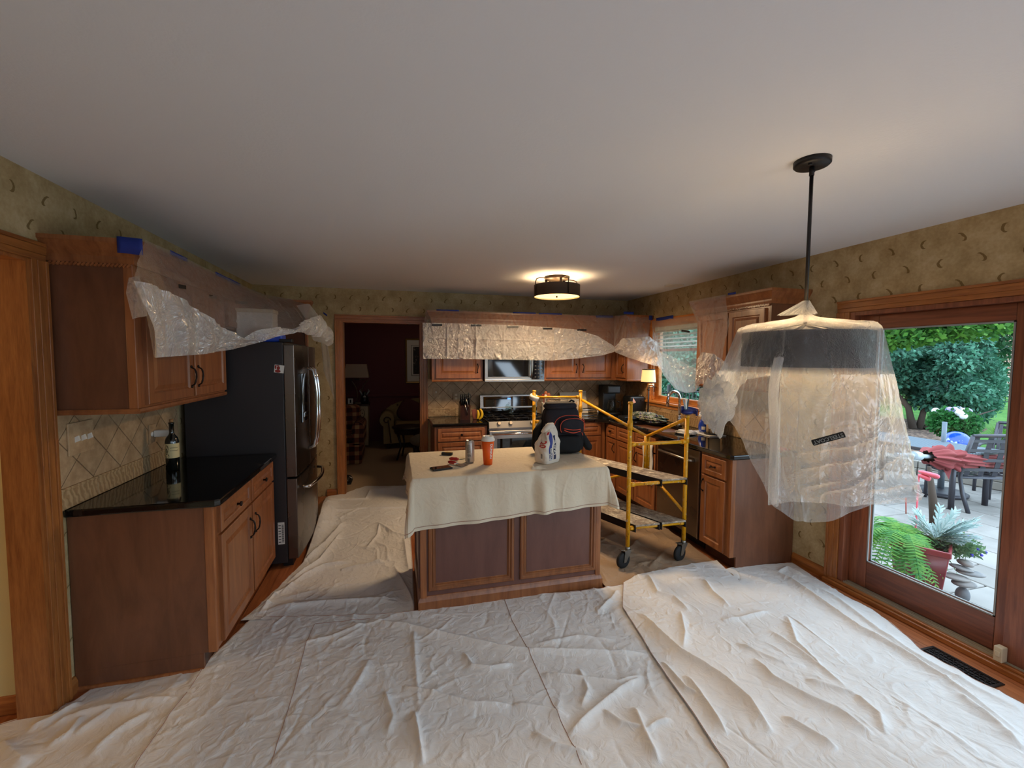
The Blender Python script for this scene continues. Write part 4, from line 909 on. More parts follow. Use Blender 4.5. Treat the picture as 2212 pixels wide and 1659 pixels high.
# ================================================================== SCAFFOLD
def scaffold():
    t_ = thing('rolling_scaffold', 'yellow rolling scaffold on casters with paint-splattered planks', 'scaffold', (1.78,3.6,0))
    A, B = np.array((1.762,3.017)), np.array((2.274,3.015)); C, E_ = PZ(1337,1000,0)[:2], None
    C = np.array((1.80,4.05)); E_ = np.array((1.335,4.13))
    V3 = lambda p, z: np.array((p[0],p[1],z))
    def post(p, z0, z1, nm='post'):
        mb = MB().tube([V3(p,z0),V3(p,z1)], .0165, 12)
        o = mk(nm, mb, M_YEL, t_); mk('collar', MB().tube([V3(p,z1-.22),V3(p,z1-.15)], .021, 12), M_YEL, o); mk('post_socket', MB().tube([V3(p,z1-.02),V3(p,z1-.004)], .020, 12), M_YEL, o)
        return o
    zA, zB = 1.32, 1.20
    post(A,.15,zA); post(B,.15,zB); post(C,.15,1.335); post(E_,.15,1.335)
    def rung(p, q, z, nm='rung', r=.0135): return mk(nm, MB().tube([V3(p,z),V3(q,z)], r, 10).tube([V3(p,z)+(V3(q,z)-V3(p,z))*.02,V3(p,z)+(V3(q,z)-V3(p,z))*.09], r*1.35, 10).tube([V3(p,z)+(V3(q,z)-V3(p,z))*.91,V3(p,z)+(V3(q,z)-V3(p,z))*.98], r*1.35, 10), M_YEL, t_)
    for z in (.985,.665,.315): rung(A,B,z)
    for z in (1.265,1.02,.665,.315): rung(E_,C,z)
    J = np.array((2.25,3.55)); zj = .935
    mk('folding_brace', MB().tube([V3(C,1.245),V3(J,zj)], .0135, 10), M_YEL, t_); mk('folding_brace', MB().tube([V3(B,1.175),V3(J,zj)], .0135, 10), M_YEL, t_)
    mk('hinge_post', MB().tube([V3(J+np.array((-.012,0)),zj+.005),V3(J+np.array((-.012,0)),.62)], .0145, 10).tube([V3(J+np.array((.018,.0)),zj),V3(J+np.array((.018,0)),.63)], .0145, 10), M_YEL, t_)
    mk('folding_brace', MB().tube([V3(C,.36),V3(J,.63)], .0125, 10), M_YEL, t_); mk('folding_brace', MB().tube([V3(B,.40),V3(J,.63)], .0125, 10), M_YEL, t_)
    # planks (thin plywood decks in metal channels)
    def plank(f0, f1, z):
        a0, a1 = A+(B-A)*f0, A+(B-A)*f1; c0, c1 = E_+(C-E_)*f0, E_+(C-E_)*f1
        d = (c0-a0)/np.linalg.norm(c0-a0)*.03; a0, a1, c0, c1 = a0-d, a1-d, c0+d, c1+d
        mb = MB(); z0, z1 = z+.016, z+.030
        mb.add([V3(a0,z0),V3(a1,z0),V3(c1,z0),V3(c0,z0),V3(a0,z1),V3(a1,z1),V3(c1,z1),V3(c0,z1)], [(0,3,2,1),(4,5,6,7),(0,1,5,4),(1,2,6,5),(2,3,7,6),(3,0,4,7)])
        o = mk('plank', mb, M_PLANKT, t_)
        for p, q in ((a0,c0),(a1,c1)):
            mb = MB(); s = (a1-a0)/np.linalg.norm(a1-a0)*.003
            mb.add([V3(p-s,z-.028),V3(p+s,z-.028),V3(q+s,z-.028),V3(q-s,z-.028),V3(p-s,z1),V3(p+s,z1),V3(q+s,z1),V3(q-s,z1)], [(0,3,2,1),(4,5,6,7),(0,1,5,4),(1,2,6,5),(2,3,7,6),(3,0,4,7)])
            mk('channel', mb, M_BLACKM, o)
    plank(.52,.97,.665); plank(.08,.50,.315); plank(.54,.97,.315)
    for p, ang in ((A,math.radians(195)),(B,math.radians(195)),(C,1.0),(E_,2.5)):
        c = thing('caster', None, None, V3(p,.0)); c.parent = t_; c.location = tuple(V3(p,0)-np.array(wpos(t_)))
        dx, dy = math.cos(ang)*.045, math.sin(ang)*.045; w_ = V3(p,0)+np.array((dx,dy,.068)); n = np.array((-math.sin(ang),math.cos(ang),0))
        mb = MB(); prof = [(.0,-.016),(.03,-.016),(.055,-.015),(.064,-.008),(.064,.008),(.055,.015),(.03,.016),(0,.016)]
        N = 24; pts = []
        for r, h in prof:
            for k in range(N):
                a = 2*PI*k/N; pts.append(w_+n*h+np.array((math.cos(ang),math.sin(ang),0))*r*math.cos(a)+np.array((0,0,1))*r*math.sin(a))
        mb.add(pts, [(i*N+k, i*N+(k+1)%N, (i+1)*N+(k+1)%N, (i+1)*N+k) for i in range(len(prof)-1) for k in range(N)], True)
        mk('wheel', mb, M_RUBBER, c)
        top = V3(p,.150); mb = MB()
        for s in (-1,1):
            a_ = w_+n*.021*s; fx = np.array((math.cos(ang),math.sin(ang),0))
            mb.add([a_+fx*.012+np.array((0,0,-.012)), a_-fx*.012+np.array((0,0,-.012)), top+n*.021*s-fx*.02+np.array((0,0,-.01)), top+n*.021*s+fx*.045+np.array((0,0,-.01))]+
                   [q+n*.003*s for q in (a_+fx*.012+np.array((0,0,-.012)), a_-fx*.012+np.array((0,0,-.012)), top+n*.021*s-fx*.02+np.array((0,0,-.01)), top+n*.021*s+fx*.045+np.array((0,0,-.01)))], [(0,1,2,3),(7,6,5,4),(0,4,5,1),(1,5,6,2),(2,6,7,3),(3,7,4,0)])
        mb.tube([w_-n*.026,w_+n*.026], .006, 8); mb.obox(top+np.array((dx*.3,dy*.3,-.006)), (math.cos(ang)*.034,math.sin(ang)*.034,0), n*.024, (0,0,.005)); mb.tube([top-np.array((0,0,.012)),top+np.array((0,0,.02))], .021, 12)
        mb.obox(top+np.array((dx*1.35,dy*1.35,.004)), (math.cos(ang)*.02,math.sin(ang)*.02,.004), n*.014, (0,0,.003))
        mk('fork', mb, M_ZINC, c)
M_ZINC = base('zinc_plated_steel', srgb(150,146,138), .35, .9)
scaffold()
# wire mesh tray hung on the far rungs
def mesh_panel():
    t_ = thing('paint_roller_grid', 'galvanised wire mesh roller grid hung on the far end of the scaffold', 'roller grid', (1.555,4.06,1.0))
    P0, P1, P2, P3 = np.array((1.44,4.075,1.255)), np.array((1.70,4.065,1.255)), np.array((1.725,4.01,.995)), np.array((1.45,4.02,.995))
    m = M_ZINC; mk('wire_frame', MB().tube([P0,P1,P2,P3], .004, 6, closed=True), m, t_)
    mb = MB(); n = 26
    bil = lambda u, v: (P0*(1-u)+P1*u)*(1-v)+(P3*(1-u)+P2*u)*v
    for k in range(-n, n+1):
        for sg in (1,-1):
            pts = []
            for v in (0,1):
                u = k/n+(.9*v if sg > 0 else .9*(1-v)); pts.append((u,v))
            (u0,v0),(u1,v1) = pts; du = u1-u0
            ts = sorted([(0-u0)/du,(1-u0)/du]); a, b = max(0,ts[0]), min(1,ts[1])
            if b-a > .02: mb.tube([bil(u0+du*a, a), bil(u0+du*b, b)], .0011, 4)
    o = mk('wire_mesh', mb, m, t_); o['kind'] = 'stuff'
mesh_panel()
o = thing('tape_roll', 'white masking tape roll slipped on the far scaffold post', 'tape roll', (1.335,4.13,1.22))
mb = MB().lathe([(.022,-.022),(.048,-.022),(.048,.022),(.022,.022),(.022,-.022)], (0,0,0), 24); R_ = Matrix.Rotation(.35,4,'X')@Matrix.Rotation(.3,4,'Y')
mb.v = [tuple(R_@Vector(p)+Vector((1.335,4.13,1.262))) for p in mb.v]; mk('roll', mb, M_WHITEP, o)
# navy tray and paint sticks on the near post
o = thing('tool_tray', 'navy blue curved plastic tray clipped on top of the near right scaffold post', 'tray', (2.29,3.03,1.19))
M_NAVY = base('navy_plastic', srgb(34,44,110), .45)
A_ = []
for i in range(21):
    a = math.radians(200-220*i/20); A_.append([(2.295+.075*math.cos(a), 3.04+.05*abs(math.sin(a))-.03, 1.245-.028*(i/20)+.012*math.sin(a)+dz) for dz in (-.024,.024)])
mb = MB().grid(np.array(A_)); b_ = mk('band', mb, M_NAVY, o); s_ = b_.modifiers.new('s','SOLIDIFY'); s_.thickness = .004
mk('dish', MB().ball((2.295,3.045,1.222), (.055,.04,.022), 16, 8), M_NAVY, o)
for i, (dx, c) in enumerate(((-.02,M_GREY),(.0,M_WHITEP),(.018,M_BLACKP),(.012,M_WHITEP))):
    t_ = tag(mk('paint_stick', MB().obox((2.292+dx,3.052+.004*i,1.285), (.007,0,.0015), (0,.0015,0), (.008*(i-1.2),0,.042)), c), ['grey paint stick leaning left in the navy tray','white paint stick upright in the navy tray','black paint stick at the right of the navy tray','short white stick behind the black stick in the tray'][i], 'paint stick')

# ================================================================== LAMPS
M_BULB = em('glowing_bulb', srgb(255,214,150), 30.0); M_SHADEIN = base('shade_lining_cream', srgb(236,220,186), .8)
M_DRUM = base('black_fabric_drum', srgb(26,23,26), .85, spec=.2)
def point(name, loc, p, c, r=.03, parent=None):
    d = bpy.data.lights.new(name, 'POINT'); d.energy = p; d.color = c; d.shadow_soft_size = r
    o = bpy.data.objects.new(name, d); col.objects.link(o); place(o, loc, parent); return o
WARM = (1.0,.70,.40)
def pendant():
    x, y = 1.645, 1.445; t_ = thing('pendant_lamp', 'black drum pendant lamp on a rod from the ceiling, bagged in plastic', 'lamp', (x,y,1.62))
    mk('canopy', MB().lathe([(0,ZC-.024),(.060,ZC-.024),(.066,ZC-.018),(.066,ZC),(0,ZC)], (x,y,0), 40), M_BLACKM, t_)
    for a in (.6,3.7): mk('canopy_screw', MB().lathe([(0,ZC-.032),(.007,ZC-.032),(.007,ZC-.025),(0,ZC-.025)], (x+.042*math.cos(a),y+.042*math.sin(a),0), 10), M_BLACKM, t_)
    mk('rod', MB().tube([(x,y,ZC-.026),(x,y,ZC-.06)], .0095, 12).tube([(x,y,ZC-.06),(x,y,1.80)], .0072, 12), M_BLACKM, t_)
    r, z0, z1 = .232, 1.622, 1.762
    mk('drum_shade', MB().lathe([(r,z0),(r,z1)], (x,y,0), 64), M_DRUM, t_)
    mk('shade_lining', MB().lathe([(r-.004,z1-.001),(r-.004,z0+.001)], (x,y,0), 64), M_SHADEIN, t_)
    mk('shade_ring', MB().tube([(x+(r-.002)*math.cos(a),y+(r-.002)*math.sin(a),z1) for a in np.linspace(0,2*PI,64,endpoint=False)], .003, 6, closed=True), M_BLACKM, t_)
    mb = MB()
    for k in range(3):
        a = k*2*PI/3+.3; mb.tube([(x,y,1.80),(x+r*math.cos(a),y+r*math.sin(a),z1-.01)], .003, 6)
    mk('spider', mb, M_BLACKM, t_)
    for k in range(3):
        a = k*2*PI/3+1.2; bx, by = x+.09*math.cos(a), y+.09*math.sin(a)
        mk('socket_arm', MB().tube([(x,y,1.795),(bx,by,1.76),(bx,by,1.74)], .006, 8), M_BLACKM, t_)
        mk('bulb', MB().ball((bx,by,1.702), (.026,.026,.034)), M_BULB, t_)
        point('pendant_light', (bx,by,1.702), 8.0, WARM, .03)
pendant()
def flush():
    x, y = 1.555, 4.108; t_ = thing('flush_ceiling_lamp', 'dark bronze drum ceiling lamp above the island aisle, lit', 'lamp', (x,y,2.26))
    mk('canopy', MB().lathe([(0,ZC-.028),(.118,ZC-.028),(.125,ZC-.018),(.125,ZC),(0,ZC)], (x,y,0), 32), M_BRONZE, t_)
    r, z0, z1 = .228, 2.262, 2.375
    mk('drum_shade', MB().lathe([(r,z0),(r,z1)], (x,y,0), 64), base('bronze_mesh_drum', srgb(52,40,34), .6, .3), t_)
    mk('shade_lining', MB().lathe([(r-.004,z1),(r-.004,z0)], (x,y,0), 64), M_SHADEIN, t_)
    df = bpy.data.materials.new('frosted_diffuser'); df.use_nodes = True; MAT['df'] = df; b = df.node_tree.nodes['Principled BSDF']
    b.inputs['Base Color'].default_value = srgb(255,236,200); b.inputs['Emission Color'].default_value = srgb(255,206,138); b.inputs['Emission Strength'].default_value = 2.2
    mk('diffuser', MB().lathe([(0,z0+.012),(r-.005,z0+.012),(r-.005,z0+.017),(0,z0+.017)], (x,y,0), 48), df, t_)
    mk('finial', MB().tube([(x,y,z0+.012),(x,y,z0-.006)], .008, 10), M_BRONZE, t_)
    for k in range(4):
        a = k*PI/2+.12; c_, s_ = math.cos(a), math.sin(a)
        mk('arm', MB().tube([(x+.10*c_,y+.10*s_,ZC-.02),(x+.19*c_,y+.19*s_,ZC-.022),(x+.222*c_,y+.222*s_,ZC-.034),(x+.233*c_,y+.233*s_,ZC-.06),(x+.233*c_,y+.233*s_,z0+.01)], .0055, 8), M_BRONZE, t_)
    for k in range(3):
        a = k*2*PI/3+.5; bx, by = x+.11*math.cos(a), y+.11*math.sin(a)
        mk('socket', MB().tube([(bx,by,ZC-.028),(bx,by,2.33)], .013, 10), M_BRONZE, t_); mk('bulb', MB().ball((bx,by,2.308), (.022,.022,.026)), M_BULB, t_)
        point('ceiling_lamp_light', (bx,by,2.308), 10.0, WARM, .03)
    d = bpy.data.lights.new('ceiling_lamp_diffuser_light', 'AREA'); d.shape = 'DISK'; d.size = .42; d.energy = 30; d.color = WARM; o = bpy.data.objects.new('ceiling_lamp_diffuser_light', d); col.objects.link(o); o.location = (x,y,z0-.002)
flush()
tag(mk('ceiling_speaker', MB().lathe([(0,ZC-.004),(.085,ZC-.004),(.092,ZC-.009),(.10,ZC-.006),(.102,ZC),(0,ZC)], (2.955,4.20,0), 40), M_WHITEP), 'round white ceiling vent disc near the back right corner', 'ceiling disc')
def table_lamp():
    x, y, z = 2.96, 4.66, .915; t_ = thing('table_lamp', 'black swing-arm table lamp with lit cream shade beside the window', 'lamp', (x,y,z))
    mk('base', MB().lathe([(0,z),(.075,z),(.075,z+.012),(.03,z+.02),(0,z+.02)], (x,y,0), 28), M_BLACKM, t_)
    mk('pole', MB().tube([(x,y,z),(x,y,z+.43)], .009, 10).tube([(x,y,z+.36),(x,y,z+.375)], .015, 10).tube([(x,y,z+.39),(x,y,z+.40)], .015, 10), M_BLACKM, t_)
    mk('swing_arm', MB().tube([(x,y,z+.405),(x+.05,y-.02,z+.405)], .006, 8).tube([(x,y,z+.43),(x+.05,y-.02,z+.43)], .006, 8).tube([(x+.05,y-.02,z+.395),(x+.05,y-.02,z+.44)], .009, 10), M_CHROME, t_)
    sh = base('lit_cream_shade', srgb(250,226,180), .8, emit=srgb(255,196,120), es=.75)
    mk('lamp_shade', MB().lathe([(.088,z+.455),(.074,z+.615)], (x-.005,y,0), 40), sh, t_)
    for zz_, r in ((z+.458,.089),(z+.612,.0755)): mk('shade_trim', MB().lathe([(r,zz_-.006),(r,zz_+.006)], (x-.005,y,0), 40), M_BLACKM, t_)
    mk('bulb', MB().ball((x,y,z+.53), .022), M_BULB, t_); point('table_lamp_light', (x,y,z+.53), 2.2, WARM, .03)
table_lamp()

# ================================================================== THINGS ON THE COUNTERS
GZ = .915
# left counter: wine bottle, switch plate, outlet with plug-in
def bottle():
    x, y = -1.40, 3.26; t_ = thing('wine_bottle', 'dark green wine bottle with a cream label and cork on the left counter', 'bottle', (x,y,GZ))
    gm = base('dark_bottle_glass', srgb(12,16,12), .08, spec=.7)
    mk('glass_body', MB().lathe([(0,0),(.034,0),(.037,.006),(.037,.19),(.032,.212),(.016,.235),(.0135,.245),(.0135,.30),(.0155,.302),(.0155,.312),(0,.312)], (x,y,GZ), 32), gm, t_)
    mk('cork', MB().lathe([(0,.312),(.010,.312),(.0115,.332),(0,.332)], (x,y,GZ), 14), base('cork', srgb(150,112,74), .9), t_)
    l = mk('label', MB().lathe([(.0376,.085),(.0376,.178)], (x,y,GZ), 24, a0=-2.6, a1=.6), base('cream_paper_label', srgb(214,196,146), .7), t_)
    # dark printed profile on the label
    mb = MB(); import math as m_
    for cx, cz, rx, rz in ((-1.95,.145,.26,.024),(-1.95,.10,.34,.014),(-2.05,.128,.22,.02)):
        pts = [(cx+rx*m_.cos(a), cz+rz*m_.sin(a)) for a in np.linspace(0,2*PI,16,endpoint=False)]
        mb.add([(x+.0379*m_.cos(a), y+.0379*m_.sin(a), GZ+b) for a, b in pts], [tuple(range(16))])
    for q in (.150,.132): mb.lathe([(.0379,q),(.0379,q+.0025)], (x,y,GZ), 10, a0=-1.5, a1=-.3)
    mk('label_print', mb, base('label_ink', srgb(52,44,26), .8), l)
bottle()
M_STONEPL = MAT['tumbled_stone_tile']
t_ = thing('switch_plate', 'triple light switch plate of stone on the left backsplash', 'switch', (XL,2.64,1.24))
mk('plate', MB().box((XL+.011,2.553,1.165),(XL+.020,2.735,1.325)), M_STONEPL, t_, bevel=.003)
for k in range(3): mk('toggle', MB().obox((XL+.026,2.598+k*.046,1.243), (.010,0,.005), (0,.005,0), (-.003,0,.012)), M_WHITEP, t_)
t_ = thing('outlet', 'stone outlet plate near the refrigerator on the left wall', 'outlet', (XL,3.30,1.15))
mk('plate', MB().box((XL+.011,3.262,1.09),(XL+.019,3.345,1.212)), M_STONEPL, t_, bevel=.002); mk('socket', MB().lathe([(0,0),(.016,0),(.016,.004),(0,.004)], (XL+.019,3.29,1.15), 16, ax='x'), M_WHITEP, t_)
t_ = thing('plug_in_device', 'white plug-in device in the outlet beside the wine bottle', 'plug', (XL+.06,3.32,1.13))
mk('casing', MB().box((XL+.021,3.30,1.128),(XL+.115,3.345,1.172)), M_WHITEP, t_, bevel=.006); mk('prongs', MB().box((XL+.015,3.31,1.143),(XL+.022,3.335,1.147)), M_BRONZE, t_)
# photo magnet on refrigerator side
t_ = thing('photo_magnet', 'small red and white portrait photo stuck on the refrigerator side', 'photo', (-.93,3.685,1.52))
c = PY(603,797,3.687); c2 = PY(596,797,3.687)
R2 = lambda a,b,h=.0: (c[0]+a*math.cos(.12)+b*math.sin(.12), 3.6885-h, c[2]-a*math.sin(.12)+b*math.cos(.12))
mk('print', MB().add([R2(-.034,-.03),R2(.034,-.03),R2(.034,.03),R2(-.034,.03),R2(-.034,-.03,.0015),R2(.034,-.03,.0015),R2(.034,.03,.0015),R2(-.034,.03,.0015)], [(0,1,2,3),(7,6,5,4),(0,4,5,1),(1,5,6,2),(2,6,7,3),(3,7,4,0)]), M_WHITEP, t_)
mb = MB()
for cx, cy, rx, ry in ((-.006,.006,.012,.014),(-.008,-.018,.02,.012),(-.026,.012,.006,.016),(-.01,.024,.012,.004)): mb.add([R2(cx+rx*math.cos(a), max(-.029,min(.029,cy+ry*math.sin(a))), .002) for a in np.linspace(0,2*PI,14,endpoint=False)], [tuple(range(14))])
mk('portrait', mb, base('faded_red_ink', srgb(150,48,40), .7), t_)

# back counter: knife block, bananas, outlets
def knife_block():
    x, y = .80, 5.22; t_ = thing('knife_block', 'dark wooden block full of black-handled knives on the back counter', 'knife block', (x,y,GZ))
    mk('block', MB().prism([(-.08,0),(.09,0),(.09,.06),(.02,.215),(-.10,.165),(-.08,0)][:5], lambda a,b,c=0: np.array((x-.06+c,y+a*1.0,GZ+b)), .12), wood('dark_block_wood', srgb(70,34,24), srgb(50,24,18)), t_)
    up = np.array((0,-.35,.93)); n = 0
    for r in range(3):
        for k in range(5):
            p = np.array((x-.046+k*.023, y-.075+.035*r, GZ+.172+.018*r)); L = .075+.012*r+(.02 if k == 4 else 0)
            mk('knife_handle', MB().tube([p-up*.01,p+up*L*.5,p+up*L], [.0085,.0075,.009], 8), M_BLACKP, t_)
    mk('shears_handle', MB().tube([(x+.062+.016*math.cos(a), y-.02, GZ+.275+.026*math.sin(a)) for a in np.linspace(0,2*PI,14,endpoint=False)], .004, 6, closed=True), M_BLACKP, t_)
    for k in range(2): mk('sharpening_steel', MB().tube([(x+.03+.012*k,y-.10-.01*k,GZ+.06+.07*k),(x-.012+.012*k,y-.12-.01*k,GZ+.19+.07*k)], .005, 8), M_STEEL, t_)
knife_block()
t_ = thing('wooden_board', 'small wooden board leaning behind the bananas', 'board', (.93,5.18,GZ)); mk('board', MB().obox((.915,5.16,GZ+.06), (.028,.0,.004), (0,.008,0), (-.006,.01,.06)), wood('reddish_board', srgb(134,66,34), srgb(104,48,26)), t_, bevel=.004)
M_BAN = base('banana_yellow', srgb(226,182,30), .5)
for k, lb in enumerate(('banana on the right of the bunch beside the range', 'banana on the left of the bunch, against the wooden board')):
    p = []; r = []
    for i in range(11):
        a = -1.2+2.2*i/10; s_ = .062-.010*k; p.append((.962-.014*k+s_*math.cos(a)*(1 if k == 0 else .5)-.03, 5.09-.02*k, GZ+.072+s_*1.15*math.sin(a))); r.append(.004+.014*math.sin(PI*min(max(i/10,.06),.95))**.6)
    t_ = thing('banana', lb, 'banana', p[0], 'bananas by the range'); mk('fruit', MB().tube(p, r, 10), M_BAN, t_); mk('stem', MB().tube([p[-1],(p[-1][0]-.008,p[-1][1],p[-1][2]+.014)], .004, 6), M_BRONZE, t_)
def plate(fr_, a, z, lb, w_=.07, h=.115, tog=1, mat=None, nm='outlet'):
    t_ = thing(nm, lb, 'switch' if nm == 'switch_plate' else 'outlet', fr_(a,z,.012)); mk('plate', MB().box(fr_(a-w_/2,z-h/2,.011), fr_(a+w_/2,z+h/2,.019)), mat or M_STONEPL, t_, bevel=.002)
    for k in range(tog):
        c = a+(k-(tog-1)/2)*.045
        if nm == 'switch_plate': mk('toggle', MB().box(fr_(c-.005,z-.012,.018), fr_(c+.005,z+.012,.030)), M_WHITEP, t_, bevel=.002)
        else: mk('socket', MB().box(fr_(c-.015,z+.008,.018), fr_(c+.015,z+.036,.021)).box(fr_(c-.015,z-.036,.018), fr_(c+.015,z-.008,.021)), M_IVORY, t_, bevel=.002)
plate(frB, .485, 1.225, 'single switch plate on the back splash beside the doorway', nm='switch_plate')
plate(frB, .735, 1.165, 'outlet on the back splash behind the knife block')
plate(frB, 2.47, 1.15, 'white outlet plate on the back splash right of the range', w_=.09, h=.12, mat=M_WHITEP)
fRr = frame((XR,0,0),(0,-1,0),(0,0,1),(-1,0,0))
plate(fRr, -5.08, 1.17, 'double switch plate between the table lamp and the back corner', w_=.12, tog=2, nm='switch_plate')
plate(fRr, -3.06, 1.15, 'outlet on the tiled wall behind the pendant lamp sheeting')
# jar on the cooktop
t_ = thing('glass_jar', 'small clear glass jar on the back of the cooktop', 'jar', (1.405,5.30,.93)); mk('jar_glass', MB().lathe([(0,0),(.036,0),(.040,.006),(.040,.062),(.028,.078),(.028,.10),(.032,.104),(.026,.104),(.024,.078),(.036,.06),(.036,.01),(0,.008)], (1.405,5.30,.927), 24), M_JAR, t_)
mk('jar_lid', MB().ball((1.405,5.30,1.042), (.024,.024,.016)), M_JAR, t_)
# utensil crock
def crock():
    x, y = 1.87, 5.28; t_ = thing('utensil_crock', 'white ceramic crock of cooking utensils right of the range', 'crock', (x,y,GZ))
    mk('crock_body', MB().lathe([(0,0),(.056,0),(.060,.01),(.058,.16),(.062,.172),(.054,.172),(.052,.02),(0,.02)], (x,y,GZ), 28), M_WHITEP, t_)
    red = base('red_utensil', srgb(140,40,26), .4); woodm = wood('spoon_wood', srgb(190,110,60), srgb(160,86,44))
    for k, (dx, dy, m, nm, l) in enumerate(((-.03,.0,red,'ladle',.27),(.0,.02,woodm,'wooden_spoon',.30),(.02,-.01,woodm,'spatula',.28),(.035,.01,red,'slotted_spoon',.26),(-.01,-.02,M_WHITEP,'white_spoon',.26))):
        o = thing(nm, {'ladle':'red ladle in the white crock','wooden_spoon':'tall wooden spoon in the white crock','spatula':'round wooden spatula in the white crock','slotted_spoon':'red slotted spoon in the white crock','white_spoon':'white spoon at the front of the crock'}[nm], 'utensil', (x+dx*.5,y+dy,GZ+.02))
        mk('shaft', MB().tube([(x+dx*.4,y+dy*.4,GZ+.025),(x+dx*1.3,y+dy,GZ+l-.04)], .005, 8), m, o); mk('bowl', MB().ball((x+dx*1.45,y+dy,GZ+l-.015), (.024,.008,.034)), m, o)
crock()
def lean(name, lb, cat, x0, x1, z1, y0, y1, mat, bev=.003, th=.006, z0=GZ+.001):
    mb = MB().add([(x0,y0,z0),(x1,y0,z0),(x1,y1,z1),(x0,y1,z1),(x0,y0+th,z0),(x1,y0+th,z0),(x1,y1+th,z1),(x0,y1+th,z1)], [(0,1,2,3),(7,6,5,4),(0,4,5,1),(1,5,6,2),(2,6,7,3),(3,7,4,0)])
    return tag(mk(name, mb, mat, bevel=bev), lb, cat)
lean('leaning_board', 'black-rimmed board leaning on the back splash behind the backpack', 'board', 2.12, 2.50, 1.20, 5.36, 5.46, base('cream_board', srgb(206,190,166), .6))
o = thing('dish_rack', 'low rack with cream and red boxes behind the mesh grid', 'rack', (2.30,5.18,GZ))
mk('frame', MB().tube([(2.08,5.08,1.0),(2.5,5.08,1.0),(2.5,5.26,1.0),(2.08,5.26,1.0)], .006, 6, closed=True).tube([(2.08,5.08,.93),(2.5,5.08,.93),(2.5,5.26,.93),(2.08,5.26,.93)], .006, 6, closed=True).tube([(2.08,5.08,.918),(2.08,5.08,1.0)], .006, 6).tube([(2.5,5.08,.918),(2.5,5.08,1.0)], .006, 6), M_STEEL, o)
for i, (x, z, w_, h, m, lb) in enumerate(((2.15,1.012,.09,.10,MAT['cream_board'],'cream carton standing on the rack'),(2.27,1.012,.08,.075,MAT['cream_board'],'second cream carton on the rack, behind the mesh grid'),(2.075,1.01,.035,.05,MAT['red_utensil'],'small red box at the left end of the rack'),(2.18,.922,.10,.06,M_IVORY,'ivory container under the rack'))):
    o = thing('carton', lb, 'carton', (x,5.15,z)); mk('box', MB().box((x-w_/2,5.11,z),(x+w_/2,5.19,z+h)), m, o, bevel=.006); mk('flap', MB().obox((x,5.15,z+h+.008), (w_*.4,0,0), (0,.02,.0), (0,.006,.008)), m, o)
def coffee():
    x, y = 2.83, 5.28; t_ = thing('coffee_maker', 'black coffee maker in the back corner of the counter', 'coffee maker', (x,y,GZ))
    mk('housing', MB().box((x-.17,y-.02,GZ),(x+.02,y+.12,GZ+.39)), M_BLACKP, t_, bevel=.012); mk('brew_head', MB().box((x-.17,y-.15,GZ+.285),(x+.02,y,GZ+.39)), M_BLACKP, t_, bevel=.015)
    mk('hot_plate', MB().box((x-.17,y-.16,GZ),(x+.02,y,GZ+.035)), M_BLACKP, t_, bevel=.008)
    mk('carafe', MB().lathe([(0,.037),(.055,.037),(.066,.07),(.06,.15),(.042,.185),(.048,.20),(.042,.20)], (x-.075,y-.085,GZ), 24), M_JAR, t_); mk('carafe_handle', MB().tube([(x-.02,y-.12,GZ+.18),(x+.02,y-.14,GZ+.17),(x+.02,y-.14,GZ+.10),(x-.01,y-.12,GZ+.08)], .007, 8), M_BLACKP, t_)
coffee()
t_ = thing('toaster', 'dark appliance with a pale pink triangle sticker beside the coffee maker', 'appliance', (2.98,5.02,GZ))
mk('shell', MB().box((2.87,4.93,GZ),(3.09,5.12,GZ+.26)), M_BLACKP, t_, bevel=.02); mk('sticker', MB().add([(2.90,4.928,GZ+.17),(2.955,4.928,GZ+.185),(2.915,4.928,GZ+.245)],[(0,1,2)]), base('pale_pink_sticker', srgb(226,170,150), .6), t_); mk('lever', MB().box((3.02,4.915,GZ+.2),(3.06,4.93,GZ+.215)), M_BLACKP, t_)
# camouflage rain jacket heap behind the sink
def heap(name, lb, cat, c, r, mat, seed, n=60, amp=.3, zs=1.0):
    rs = np.random.RandomState(seed); A = np.zeros((n+1, n//2+1, 3)); ph = rs.uniform(0,6,(8,3)); fq = rs.uniform(2,7,(8,3))
    for i in range(n+1):
        for j in range(n//2+1):
            a = 2*PI*(i % n)/n; b = -PI/2+PI*j/(n//2); d = np.array((math.cos(b)*math.cos(a), math.cos(b)*math.sin(a), math.sin(b)))
            w_ = 1+amp*sum(abs(math.sin(d@fq[k]+ph[k,0]))-.5 for k in range(8))/3
            p = d*w_*np.array(r); A[i,j] = (c[0]+p[0], c[1]+p[1], max(c[2]+p[2]*zs, c[2]-r[2]*.6))
    return tag(mk(name, MB().grid(A), mat), lb, cat)
M_CAMO = base('camouflage_cloth', srgb(110,118,96), .85); t = NT(M_CAMO); vo = t.n('ShaderNodeTexNoise', Scale=22.0, Detail=3.0); t.l(t.pos(), vo.inputs['Vector'])
r_ = t.n('ShaderNodeValToRGB'); r_.color_ramp.interpolation = 'CONSTANT'; e_ = r_.color_ramp.elements; e_.new(.45); e_.new(.55); e_.new(.62)
for q, p, c_ in zip(e_, (0,.45,.52,.60), (srgb(50,66,60),srgb(120,128,100),srgb(176,172,156),srgb(60,60,110))): q.position = p; q.color = c_
t.l(vo.outputs[0], r_.inputs[0]); t.l(r_.outputs[0], t.b.inputs['Base Color'])
heap('camouflage_cloth', 'crumpled camouflage cloth on the counter behind the sink', 'cloth', (2.93,4.62,.95), (.13,.30,.05), M_CAMO, 5)
